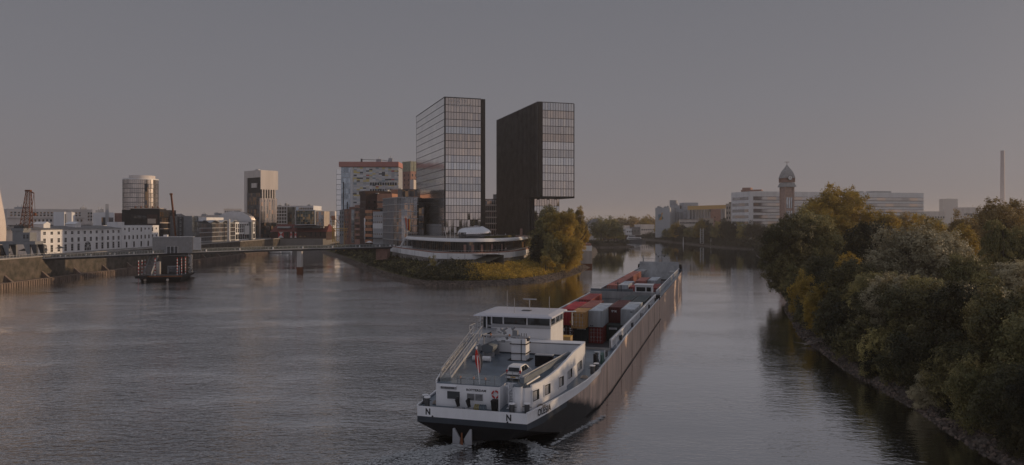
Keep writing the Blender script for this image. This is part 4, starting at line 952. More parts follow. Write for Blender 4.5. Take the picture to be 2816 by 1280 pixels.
for i, (px, h_, ln, lab) in enumerate(((1228, 4.6, -1.0, 'leaning white light pole left of the silver pod'), (1238, 4.4, 0, 'upright white light pole beside the leaning one'), (1250.5, 4.4, 0, 'white light pole nearest the silver pod'))):
    t = thing('light_pole', lab, 'pole', (PX(px, 300), 300, 14.56)); MB().bar((0, 0, 0), (ln, 0, h_), .2).bar((ln - .3, 0, h_ * .55), (ln + .3, 0, h_ * .55), .12).obj('shaft', 'white', t)
t = thing('sculpture_stele', 'rust coloured upright stele on the roof terrace right of the pod', 'sculpture', (PX(1433, 322), 322, 14.56)); MB().box(-.5, .6, -.2, .2, 0, 3.6).box(-2.6, 3, -.4, .4, 0, .5).obj('stele', 'brick_pale', t)
# concrete harbour-mouth wall on the right of the peninsula
t = thing('harbour_mouth_wall', 'tall pale concrete wall block at the river side of the peninsula', 'wall', (30, 343, 0))
MB().box(-3, 7.2, 0, 15, -2, 7.5).obj('wall', mat('wall_concrete', (.44, .40, .38), .85, var=.2, scale=.3, streak=True), t); MB().box(-3.4, 7.3, .8, 15, 7.52, 9.9).obj('upper_block', 'white_wall', t); MB().box(-3.5, 7.0, 1.2, 14, 9.92, 10.9).obj('brick_top', 'brick_pale', t); MB().box(-3.05, 7.25, -.05, 15.05, -1, 1.6).obj('stained_base', 'rust', t)
# people on the roof terrace: small figures, one continuous body each
def person(x, y, z, rz, lab, top, legs, arm=.25, h=1.75):
    t = tag(link('person', None, None, (x, y, z), rz), lab, 'person'); s_ = h / 1.75
    def ring(cx, cy, cz, rx, ry, n=10): return [((cx + rx * math.cos(2 * math.pi * i / n)) * s_, (cy + ry * math.sin(2 * math.pi * i / n)) * s_, cz * s_) for i in range(n)]
    me = bpy.data.meshes.new('body'); V = [(0, 0, .92), (0, 0, 1.15), (0, 0, 1.4), (0, 0, 1.5), (0, -.01, 1.58), (0, -.02, 1.68), (.1, 0, .88), (.11, -.03, .48), (.11, .02, .07), (.11, -.12, .03), (-.1, 0, .88), (-.12, .03, .48), (-.13, .06, .07), (-.13, -.08, .03),
        (.19, 0, 1.40), (.24, -arm * .1, 1.12), (.22, -arm, .92), (.21, -arm - .05, .84), (-.19, 0, 1.40), (-.25, .02, 1.12), (-.24, -.08, .9), (-.24, -.1, .82)]
    E = [(0, 1), (1, 2), (2, 3), (3, 4), (4, 5), (0, 6), (6, 7), (7, 8), (8, 9), (0, 10), (10, 11), (11, 12), (12, 13), (2, 14), (14, 15), (15, 16), (16, 17), (2, 18), (18, 19), (19, 20), (20, 21)]
    rad = [.14, .13, .15, .06, .095, .09, .09, .065, .05, .04, .09, .065, .05, .04, .06, .045, .035, .035, .06, .045, .035, .035]
    me.from_pydata([tuple(c * s_ for c in v) for v in V], E, []); o = link('body', me, t); md = o.modifiers.new('skin', 'SKIN'); me.skin_vertices[0].data[0].use_root = True
    for v, r in zip(me.skin_vertices[0].data, rad): v.radius = (r * s_, r * s_ * .85)
    o.modifiers.new('smooth', 'SUBSURF').levels = 1; me.materials.append(M[top])
    # head with hair, trousers as clothing children
    hd = MB(); hd.loft([ring(0, -.02, 1.56 + .19 * math.sin(a) * .6 + .1, .085 * math.cos(a) + .002, .10 * math.cos(a) + .002) for a in [-1.5, -1, -.5, 0, .5, 1, 1.5]]); hd.obj('head', 'cream', t)
    hr = MB(); hr.loft([ring(0, .0, 1.70 + .08 * math.sin(a), .095 * math.cos(a) + .002, .11 * math.cos(a) + .002) for a in [-.6, 0, .5, 1, 1.5]]); hr.obj('hair', 'black', t)
    tr = MB()
    for sx, fy in ((.11, -.02), (-.12, .03)): tr.loft([ring(sx * .9, 0, .95, .10, .11), ring(sx, fy, .5, .085, .09), ring(sx, fy, .1, .07, .08)])
    tr.obj('trousers', legs, t); return t
for px, Y, lab, c1, c2 in ((1361, 303, 'person in dark clothes at the roof terrace edge, left one of a pair', 'black', 'dgrey'), (1367.5, 303.5, 'person in grey at the roof terrace edge, right one of a pair', 'grey', 'black'), (1411, 312, 'person in dark coat standing by the rust coloured stele', 'dgrey', 'black'), (1390, 316, 'person in white shirt before the dark finned tower', 'white', 'dgrey')):
    person(PX(px, Y), Y, 14.56, R(random.uniform(-60, 60)), lab, c1, c2)
for px, Y, lab, c1, c2 in ((1354, 282, 'person in black standing at the lower terrace parapet', 'black', 'black'), (1391, 291, 'person in pale shirt by the right end of the lower terrace', 'cream', 'dgrey')):
    person(PX(px, Y), Y, 9.36, R(random.uniform(-60, 60)), lab, c1, c2)
# concrete stair strips on the slope
for px, lab in ((1137, 'left pale concrete stair strip down the bank slope'), (1158, 'right pale concrete stair strip down the bank slope')):
    Y0 = 262; x0 = PX(px, Y0) + 1; t = thing('slope_stairs', lab, 'stairs', (x0, Y0, 0)); b = MB()
    for i in range(20): b.box(-.5 + i * .28, .5 + i * .28, i * .9, i * .9 + .95, 1.2 + i * .25, 2.3 + i * .25)
    b.obj('steps', 'concrete', t)
# ================================================================== far side of the river
FZ = 4.5
def wave_strip(): pass
t = thing('far_quay_wall', 'long dark sheet-piled quay wall across the far end of the river', 'quay wall', (PX(1705, 868), 868, 0)); W = PX(1990, 868) - PX(1705, 868)
MB().box(-60, W, 0, 1.5, -1, 4.8).obj('wall', 'brick_dark', t); b = MB()
for i in range(60): b.box(i * W / 60, i * W / 60 + .5, -.4, -.02, -1, 2.6)
b.obj('sheet_piles', 'rust', t)['kind'] = 'stuff'
# spit with the round dark trees
flat('river_spit', [(62, 598), (70, 594), (82, 596), (94, 606), (98, 640), (96, 700), (50, 760), (44, 640)], 3.2, 'soil')
flat('river_spit_shore', [(60, 596), (71, 591), (86, 593), (100, 604), (102, 650), (98, 704), (46, 764), (40, 640)], .8, 'rock')
t, W, H = body('hipped_house', 'pale house with a grey hipped roof behind the round dark trees', 'building', 1618, 720, 1658, 720, 615, 4, 14, 'pale_wall', None); wins(t, W, 14, 'f', 0, W, 6, 1, H, 2, 1.0, 1.5, 'white', 'win_dark')
b = MB(); b.loft([[(-1, -1, H), (W + 1, -1, H), (W + 1, 15, H), (-1, 15, H)], [(W * .4, 6, H + 4.6), (W * .6, 6, H + 4.6), (W * .6, 8, H + 4.6), (W * .4, 8, H + 4.6)]], sm=False); b.obj('roof', 'roof_grey', t)
# low sheds and parked things along the far quay
for x0, x1, yt, mt_, lab in ((1703, 1732, 622, 'pale_wall', 'small pale shed right of the round trees'), (1722, 1760, 630, 'white_wall', 'white flat shed on the far quay'), (1740, 1800, 626, 'roof_grey', 'long grey canopy shed on the far quay'), (1762, 1800, 619, 'pale_wall', 'low cream depot beside the grey silos')):
    t, W, H = body('quay_shed', lab, 'shed', x0, 900, x1, 905, yt, FZ, 18, mt_); wins(t, W, 18, 'f', .5, W - .5, 6, 1, H - .6, 1, 1.6, 1.6, 'lgrey', 'win_dark')
def river_ship():
    Y = 760; t = thing('moored_river_ship', 'small white river ship with a dark hull moored at the far quay', 'ship', (PX(1722, Y), Y, 0)); L = 20
    rings = []
    for f, w_ in ((0, 2.2), (.1, 3), (.8, 3), (1, .2)): rings.append([(f * L, -w_, 2.4 + .8 * f), (f * L, -w_ * .9, -.3), (f * L, w_ * .9, -.3), (f * L, w_, 2.4 + .8 * f)])
    MB().loft(rings, sm=False).obj('hull', 'dgrey', t)
    MB().box(1, 15, -2.4, 2.4, 2.5, 4.6).box(2, 9, -2, 2, 4.6, 6.4).obj('superstructure', 'white', t); MB().box(2.2, 8.8, -2.08, -2.01, 5.1, 6).box(1.5, 14, -2.48, -2.41, 3.2, 4).obj('window', 'win_dark', t)
    MB().bar((5, 0, 6.4), (5, 0, 12), .15).bar((3.8, 0, 10), (6.2, 0, 10), .1).obj('mast', 'white', t)
river_ship()
# ---- grey silo works
M['silo'] = mat('silo_cladding', (.34, .355, .39), .7, .0, var=.1, scale=.12, streak=True)
M['silo2'] = mat('pale_silo_cladding', (.44, .455, .49), .7, .0, var=.08, scale=.1, streak=True)
t, W, H = body('silo_block', 'pale grey windowless mill block with a small blue and orange mural', 'building', 1802, 800, 1842, 792, 573, FZ, 24, 'silo2')
b = MB()
Mm = {'o': mat('mural_orange', (.60, .30, .07), .8), 'b': mat('mural_blue', (.16, .25, .32), .8), 'g': mat('mural_green', (.16, .22, .18), .8)}
u = W / 40
def quad(bx, pts, m_): b.add([(x * u, -.06 - .01 * m_, H - z * .394) for x, z in pts], [tuple(range(len(pts)))], m_)
quad(b, [(8.5, 17), (19, 17), (16, 33), (8.5, 33)], 0); quad(b, [(18, 20), (23, 28), (18, 33)], 2)
quad(b, [(17, 13), (21, 13), (19, 20), (20, 31), (10, 34), (13, 26), (17, 22)], 1)
b.obj('mural', [Mm['b'], Mm['o'], Mm['g']], t)
for i in range(7):
    for j in range(3): MB().box(3 + i * 2.1, 3.5 + i * 2.1, -.08, -.01, 2 + j * 3, 2.5 + j * 3).obj('vent', 'dgrey', t)
roof_kit(t, W, 24, H, 4, 31, 'silo')
t, W, H = body('grey_silo_row', 'row of joined grey silo cylinders with a pale roof house', 'silo', 1836, 815, 1896, 805, 576, FZ, 20, 'silo2')
for i in range(8): MB().cyl((W * (i + .5) / 8, .0, 0), (W * (i + .5) / 8, 0, H - 3.2), W / 16, n=18).obj('silo', 'silo', t)
MB().box(2, W * .55, 2, 14, H + .3, H + 4.2).obj('roof_house', 'silo2', t); MB().cyl((W * .2, 8, H + 4), (W * .2, 8, H + 10), 4.4).obj('roof_drum', 'silo', t)
t, W, H = body('silo_head_house', 'tall plain head house left of the yellow conveyor', 'building', 1880, 803, 1920, 803, 559, FZ, 20, 'silo2'); wins(t, W, 20, 'f', 0, 3, 1, 10, H - 3, 6, .7, .7, 'silo2', 'win_dark')
t, W, H = body('ribbed_silo_row', 'long row of ribbed pale silos beneath the yellow conveyor', 'silo', 1893, 790, 1996, 785, 576, FZ, 20, 'silo2')
for i in range(13): MB().cyl((W * (i + .5) / 13, .0, 0), (W * (i + .5) / 13, 0, H - .3), W / 27, n=14).obj('silo', 'silo2', t)
t = thing('conveyor_bridge', 'long yellow enclosed conveyor on thin legs', 'conveyor', (PX(1893, 778), 778, FZ)); W = PX(1996, 778) - PX(1893, 778)
MB().loft([[(0, 0, PZ(578, 778) - FZ), (0, 4, PZ(578, 778) - FZ), (0, 4, PZ(567, 778) - FZ), (0, 0, PZ(567, 778) - FZ)], [(W, 0, PZ(574, 778) - FZ), (W, 4, PZ(574, 778) - FZ), (W, 4, PZ(564, 778) - FZ), (W, 0, PZ(564, 778) - FZ)]], sm=False).obj('gallery', mat('mustard_panel', (.60, .40, .16), .7, var=.05), t)
for x in (2.5, 6): MB().bar((x, 1, 0), (x, 1, PZ(566, 778) - FZ), .7).obj('leg', 'dgrey', t)
t, W, H = body('red_brick_mill', 'red-brown brick mill house in front of the ribbed silos', 'building', 1955, 760, 1982, 758, 577, FZ, 12, 'brick_pale')
for z in (8, 12, 16, 20): MB().box(W * .35, W * .47, -.1, -.02, z, z + 1.4).obj('window', 'win_dark', t)
MB().box(-1.2, 0, 0, 4, H - 2, H + .4).obj('hoist', 'dgrey', t)
t, W, H = body('low_office', 'low white office with long window rows at the foot of the silos', 'building', 1869, 745, 1925, 742, 605, FZ, 12, 'pale_wall'); wins(t, W, 12, 'f', .3, W - .3, 14, 6.5, H - .3, 2, 1.0, 1.5, 'pale_wall', 'win_dark')
MB().box(-.5, W + .5, -.6, 12.5, H + .5, H + .8).obj('roof_slab', 'roof_grey', t)
for x0, x1, yt in ((1925, 1962, 602),):
    t, W, H = body('cream_sheds', 'cream stepped sheds between the low office and brick mill', 'shed', x0, 735, x1, 735, yt, FZ, 12, 'cream'); wins(t, W, 12, 'f', .3, W - .3, 7, 3, H - 1, 2, 1, 1.3, 'cream', 'win_dark')
t, W, H = body('cream_mill_building', 'cream old mill with rows of dark windows and a planted roof', 'building', 1996, 700, 2024, 690, 562, FZ, 16, 'cream'); wins(t, W, 16, 'f', .3, W - .3, 4, 8, H - 1.2, 5, 1.4, 2.4, 'cream', 'win_dark')
MB().box(2, W, 2, 12, H + .2, H + 1.8).obj('roof_planting', 'grassy', t); MB().box(4, W + 2, 5, 14, H + 1.8, H + 9.6).obj('pale_penthouse', 'brick_pale', t)
t, W, H = body('arched_mill_wing', 'reddish mill wing with tall narrow arches', 'building', 2024.5, 689, 2040, 684, 566, FZ, 14, 'brick_pale')
for i in range(3): MB().box(.6 + i * W / 3, W / 3 - .6 + i * W / 3, -.12, -.02, 4, H - 3).obj('tall_window', 'win_dark', t)
t, W, H = body('brick_mill_tower', 'broad red brick mill tower with pale mullioned window', 'tower', 2038, 676, 2063, 672, 527, FZ, 14, 'brick_pale')
f = MB().box(W * .35, W * .72, -.15, -.02, 17, 27).obj('tall_window', 'cream', t); b = MB()
for i in range(4): b.box(W * .37 + i * W * .09, W * .37 + i * W * .09 + W * .05, -.2, -.16, 17.4, 26.6)
b.obj('pane', 'win_dark', f); MB().box(0, W + 10, -.4, 6, H + .2, H + 1.4).box(W * .1, W + .1, 1, 10, H + 1.4, H + 3.4).obj('roof_cap', 'brick_pale', t)
# ---- long white ribbon-window offices
t, W, H = body('ribbon_office', 'very long white office block with continuous ribbon windows', 'building', 2062, 604, 2540, 640, 529, FZ, 30, 'white_wall', ztop=45.2)
nf = 7; fh = 5.05
for j in range(nf):
    z = H - 1.9 - (j + 1) * fh + fh * .12
    MB().box(3.6, W - .4, -.12, -.02, z, z + 2.4).obj('ribbon_window', glass('ribbon_glass%d' % j, (.30, .31, .34), (.44, .45, .48), 9, 50, .7, .12, jit=.004) if j == 0 else 'ribbon', t) if j else None
    if not j:
        M['ribbon'] = glass('ribbon_glass', (.26, .27, .30), (.42, .43, .46), 8, 50, .7, .12, warm=(.46, .40, .37), jit=.004)
        MB().box(3.6, W - .4, -.12, -.02, z, z + 2.4).obj('ribbon_window', 'ribbon', t)
    b = MB(); b.box(3.2, W - .2, -.3, -.03, z - .35, z - .05).box(3.2, W - .2, -.3, -.03, z + 2.45, z + 2.65).box(3.2, 3.5, -.3, -.03, z, z + 2.4); b.obj('window_trim', 'dgrey', t)
    MB().box(-.12, -.02, 2, 28, z, z + 2.4).obj('ribbon_window', 'ribbon', t)
MB().box(W * .58, W * .66, 4, 14, H + .1, H + 1.6).box(W * .72, W * .82, 3, 14, H + .1, H + 1.9).obj('roof_unit', 'lgrey', t)
# ---- clock tower
def clock_tower():
    Y = 585; x0, x1 = 2148, 2188; cx = PX(2164, Y); t = thing('clock_tower', 'brick clock tower with a steep grey pointed cap and white dial', 'tower', (cx, Y, FZ), R(8)); w_ = 4.1
    z1 = PZ(515, Y) - FZ
    b = MB()
    for sx in (-1, 1):
        for sy in (-1, 1): b.box(sx * w_ - (1.2 if sx > 0 else 0), sx * w_ + (1.2 if sx < 0 else 0), sy * w_ - (1.2 if sy > 0 else 0), sy * w_ + (1.2 if sy < 0 else 0), 0, z1)
    M['clock_brick'] = mat('haze_paled_clock_brick', (.46, .32, .28), .85); b.obj('corner_piers', 'clock_brick', t); MB().box(-w_ + .5, w_ - .5, -w_ + .5, w_ - .5, 0, z1).obj('shaft', 'clock_brick', t)  # brick lightened: distance haze is put into its colour
    for i in range(3):
        for sz in range(3): MB().box(-2.4 + i * 1.8, -1.3 + i * 1.8, -w_ + .3, -w_ + .48, 6 + sz * 10.5, 14.5 + sz * 10.5).obj('window', 'gl_cool', t)
    def sq(s_, z): return [(-s_, -s_, z), (s_, -s_, z), (s_, s_, z), (-s_, s_, z)]
    MB().loft([sq(w_ + 1.2, z1), sq(w_ + 1.0, z1 + .5), sq(w_ - .1, z1 + 3.4)], sm=False).obj('skirt_roof', 'roof_grey2', t)
    MB().loft([sq(w_ - .3, z1 + 3.6), sq(w_ - .3, z1 + 7.2)], sm=False).obj('belfry', 'brick_pale', t)
    b = MB()
    for sx in (-1, 1):
        for sy in (-1, 1): b.box(sx * (w_) - .4, sx * w_ + .4, sy * w_ - .4, sy * w_ + .4, z1 + 3.6, z1 + 7.4)
    b.obj('belfry_post', 'brick_pale', t)
    MB().loft([sq(w_ + .6, z1 + 7.0), sq(w_ - .1, z1 + 9.6), sq(3.1, z1 + 12.4), sq(1.9, z1 + 14.4), sq(.2, z1 + 17.6)], sm=False).obj('cap_roof', 'roof_grey2', t)
    d = MB().cyl((0, -w_ - .4, z1 + 7.0), (0, -w_ - .9, z1 + 7.0), 1.9, n=28).obj('clock_rim', 'dgrey', t); MB().cyl((0, -w_ - .85, z1 + 7.0), (0, -w_ - 1.0, z1 + 7.0), 1.6, n=28).obj('dial', 'white', d)
    MB().bar((0, -w_ - 1.05, z1 + 7), (0, -w_ - 1.05, z1 + 8.3), .22, .06).bar((0, -w_ - 1.05, z1 + 7), (1.0, -w_ - 1.05, z1 + 6.4), .26, .06).obj('hands', 'black', d)
    MB().bar((0, 0, z1 + 17.2), (0, 0, z1 + 20), .25).bar((-2, 0, z1 + 19.8), (2, 0, z1 + 19.8), .3).obj('weather_vane', 'rust', t)
M['roof_grey2'] = mat('weathered_slate', (.34, .34, .35), .7, var=.2); clock_tower()
# ---- far things on the right
t, W, H = body('far_slab_tower', 'faint grey slab tower on the right horizon', 'tower', 2594, 2100, 2634, 2100, 548, FZ, 20, 'lgrey'); MB().box(W * .38, W * .62, 4, 12, H + .1, H + 1.5).obj('roof_unit', 'lgrey', t)
wins(t, W, 20, 'f', 1, W - 1, 5, 4, H - 2, 8, 2.4, 1.8, 'lgrey', 'lgrey')
Y = 2300; t = thing('power_chimney', 'tall faint pinkish chimney above the trees on the right', 'chimney', (PX(2757, Y), Y, FZ)); zt = PZ(416, Y) - FZ
MB().cyl((0, 0, 0), (0, 0, zt), 7.4, 5.4, n=28).obj('shaft', mat('haze_paled_chimney', (.66, .58, .58), .8), t); MB().cyl((0, 0, zt), (0, 0, zt + 1), 5.7, 5.7, n=28).obj('rim', 'grey', t)  # shaft colour paled to carry distance haze
for x0, x1, Y, yt, lab in ((2540, 2600, 900, 583, 'low grey roof just right of the long white office'), (2650, 2690, 900, 572, 'small flat white building near the chimney foot'), (2690, 2760, 1100, 585, 'pale distant hall behind the right-hand trees')):
    t, W, H = body('distant_hall', lab, 'building', x0, Y, x1, Y, yt, FZ, 20, 'pale_wall'); wins(t, W, 20, 'f', .5, W - .5, 8, 4, H - 1, 2, 1.6, 2.0, 'lgrey', 'win_dark')
t = thing('channel_mast', 'white lattice signal mast on the far right bank', 'mast', (PX(1930, 640), 640, 2)); b = MB()
for sx in (-1.2, 1.2):
    for sy in (-1, 1): b.bar((sx, sy, 0), (sx, sy, 13), .2)
for i in range(7): b.bar((-1.2, -1, i * 1.9), (1.2, -1, i * 1.9), .16)
b.obj('lattice', 'white', t)
for px, Y in ((1879, 690), (1955, 625)):
    t = thing('channel_marker', 'slim white marker post at the right bank, %s lattice mast' % ('farther off left of the' if px < 1900 else 'nearer and right of the'), 'marker', (PX(px, Y), Y, 0), 0, 'channel markers'); MB().cyl((0, 0, -1), (0, 0, 6.5), .5, .2, n=8).obj('post', 'white', t)
# ================================================================== motor cargo vessel
TH = 16.26
M['hull_side'] = mat('scuffed_brown_hull', (.68, .50, .41), .6, var=.24, scale=1.3, streak=True, hue=(.8, .8, .8))
def worn_hull():
    m = M['hull_side']; t = m.node_tree; p = t.nodes['Principled BSDF']; src = p.inputs['Base Color'].links[0].from_socket
    tc = t.nodes.new('ShaderNodeTexCoord'); sp = t.nodes.new('ShaderNodeSeparateXYZ'); t.links.new(tc.outputs['Object'], sp.inputs[0])
    a = t.nodes.new('ShaderNodeMath'); a.operation = 'MULTIPLY_ADD'; a.inputs[1].default_value = 3.0; t.links.new(sp.outputs[2], a.inputs[0]); t.links.new(sp.outputs[1], a.inputs[2])
    n = t.nodes.new('ShaderNodeTexNoise'); n.inputs['Scale'].default_value = .7; n.inputs['Detail'].default_value = 7; t.links.new(tc.outputs['Object'], n.inputs[0])
    b = t.nodes.new('ShaderNodeMath'); b.operation = 'MULTIPLY_ADD'; b.inputs[1].default_value = 5.; t.links.new(n.outputs[0], b.inputs[0]); t.links.new(a.outputs[0], b.inputs[2])
    r = t.nodes.new('ShaderNodeMapRange'); r.inputs[1].default_value = 19.5; r.inputs[2].default_value = 22.5; t.links.new(b.outputs[0], r.inputs[0])
    mx_ = t.nodes.new('ShaderNodeMix'); mx_.data_type = 'RGBA'; mx_.inputs[6].default_value = (.012, .012, .014, 1); t.links.new(r.outputs[0], mx_.inputs[0]); t.links.new(src, mx_.inputs[7]); t.links.new(mx_.outputs[2], p.inputs['Base Color'])
M['hull_side2'] = M['hull_side'].copy(); M['hull_side2'].name = 'barge_hull_paint'; worn_hull()
M['hull_low'] = mat('black_hull_bottom', (.010, .010, .012), .7, var=.3, scale=.5, spec=.15)
M['hull_blue'] = mat('blue_grey_hull_band', (.035, .047, .064), .6, var=.25, scale=.5)
M['hatch_grey'] = mat('grey_hold_paint', (.33, .335, .35), .6, var=.28, scale=.35, streak=True)
M['boat_white'] = mat('ship_white_paint', (.80, .81, .85), .38, var=.07, scale=.45, streak=True)
M['letter'] = mat('black_lettering', (.012, .014, .02), .6, var=.1)
M['glassb'] = glass('ship_window_glass', (.02, .025, .03), (.06, .07, .08), 2., 2., .5, .05)
ship = thing('cargo_vessel', 'long white and brown inland cargo vessel with wheelhouse, steaming away in the foreground', 'ship', (-2.92, 70.33, 0), R(-TH))
def rx(y):   # right-hand side of the hull plan
    P = [(0, 4.5), (3, 5.35), (6.3, 6.2), (10, 7.1), (13.2, 7.75), (18, 8.3), (26, 8.5), (100, 8.5)]
    for (a, b_), (c, d) in zip(P, P[1:]):
        if y <= c: return b_ + (d - b_) * (y - a) / (c - a)
    return 8.5
def lx(y):
    P = [(0, -6.6), (6, -6.9), (14, -7.0), (100, -7.0)]
    for (a, b_), (c, d) in zip(P, P[1:]):
        if y <= c: return b_ + (d - b_) * (y - a) / (c - a)
    return -7.0
def zb(y):   # white band bottom
    return 2.45 + 1.55 * min(1, max(0, y / 20)) ** 1.35
def zt(y): return 3.45 + .95 * min(1, y / 20) ** 1.3 + (.5 * min(1, max(0, (y - 20) / 20)))
ys = [0, 1.5, 3, 4.6, 6.3, 8, 10, 12, 13.2, 15, 17, 18, 19, 20, 22, 26, 30, 40, 60, 80, 98]
def hull():
    b = MB(); rows = []
    for y in ys:
        f = min(1, y / 11); zc = 1.85 * (1 - f) ** 1.2 - 1.0 * f; r, l = rx(y), lx(y); zs = max(zc, min(zb(y) - .5, 1.85))
        if y > 3: zs = zb(y) - .55
        kz = .75 * (1 - f) - 1.2 * f
        rows.append([(l, y, zt(y)), (l, y, zb(y)), (l, y, zs if y > 0 else 1.9), (l * .98, y, zc), (l * .62, y, kz + .1), (-1 + 0, y, kz - .3 * (1 - f)), (r * .62 , y, kz + .1), (r * .985, y, zc), (r, y, zs if y > 0 else 1.9), (r, y, zb(y)), (r, y, zt(y))])
    n = len(rows[0])
    for j in range(len(rows) - 1):
        v = rows[j] + rows[j + 1]
        for i in range(n - 1):
            if i in (0, n - 2): m_ = 0 if ys[j] < 19 else 1
            elif i in (1, n - 3): m_ = 2 if ys[j] < 8 else 1
            elif i in (2, n - 4): m_ = 1
            else: m_ = 3 if ys[j] < 6 else 1
            b.add([v[i], v[i + 1], v[n + i + 1], v[n + i]], [(0, 1, 2, 3)], m_, True)
    # transom with a slight camber
    r0 = rows[0]
    b.add([r0[0], r0[1], r0[9], r0[10]], [(0, 1, 2, 3)], 0); b.add([r0[1], r0[2], r0[8], r0[9]], [(0, 1, 2, 3)], 2); b.add(r0[2:9], [tuple(range(7))], 3)
    b.add(rows[-1], [tuple(range(n))], 1)
    o = b.obj('hull', ['boat_white', 'hull_side', 'hull_blue', 'hull_low'], ship)
    b = MB()
    for j in range(len(ys) - 1):       # deck sheets round the hold
        y0, y1 = ys[j], ys[j + 1]; z0, z1 = zt(y0) - .12, zt(y1) - .12
        if y1 <= 30 or y0 >= 92: b.add([(lx(y0) + .02, y0, z0), (rx(y0) - .02, y0, z0), (rx(y1) - .02, y1, z1), (lx(y1) + .02, y1, z1)], [(0, 1, 2, 3)])
    for a, c in (((lx(60) + .02), -5.9), (7.6, rx(60) - .02)): b.box(a, c, 30, 92, 4.6, 4.78)
    b.box(-6.9, 8.4, 92, 97.9, 4.6, 4.78)
    b.obj('deck', 'deck', ship)
    # rubbing strake / cap
    b = MB()
    for j in range(len(ys) - 1):
        for fx in (rx, lx):
            p, q = (fx(ys[j]), ys[j], zt(ys[j]) + .03), (fx(ys[j + 1]), ys[j + 1], zt(ys[j + 1]) + .03); b.bar(p, q, .16, .14)
    b.obj('gunwale', 'boat_white', ship)
    for y in range(23, 98, 12): MB().box(rx(y) - .02, rx(y) + .015, y, y + .06, .2, zt(y) - .1).obj('weld_seam', 'rust', ship)
hull()
b = MB()      # dark weed line at the water
for y0, y1 in zip(ys[8:], ys[9:]): b.box(0, 0, 0, 0, 0, 0) if False else b.add([(rx(y0) + .02, y0, -.3), (rx(y1) + .02, y1, -.3), (rx(y1) + .02, y1, .14), (rx(y0) + .02, y0, .14)], [(0, 1, 2, 3)])
b.obj('waterline_stain', 'hull_low', ship)
# -------- hold
b = MB(); b.box(-5.9, 7.6, 30, 92, .55, .95); b.obj('hold_floor', 'dgrey', ship)
b = MB(); b.box(-6.1, -5.9, 30, 92, .55, 5.9).box(7.6, 7.75, 30, 92, .55, 5.9).box(-6.1, 7.75, 29.8, 30, .55, 4.8).box(-6.1, 7.75, 92, 92.25, .55, 6.3)
b.obj('hold_wall', 'hatch_grey', ship)
b = MB()
for x in (-6.25, 7.9):
    b.box(x - .1, x + .1, 30, 92, 5.75, 5.95); b.box(x - .06, x + .06, 30, 92, 4.8, 4.95)
    for i in range(44): b.box(x - .09, x + .09, 30 + i * 1.42, 30.5 + i * 1.42, 4.8, 5.75)
b.obj('coaming_stays', 'boat_white', ship)
b = MB(); b.box(7.76, 7.81, 30, 92, 4.8, 5.75).box(-6.2, -6.11, 30, 92, 4.8, 5.75); b.obj('coaming_recess', 'black', ship)
b = MB(); r_ = rx
for y in range(22, 92, 10): b.bar((8.3, y, 4.8), (8.3, y, 5.9), .07)
b.obj('side_rail', 'boat_white', ship)
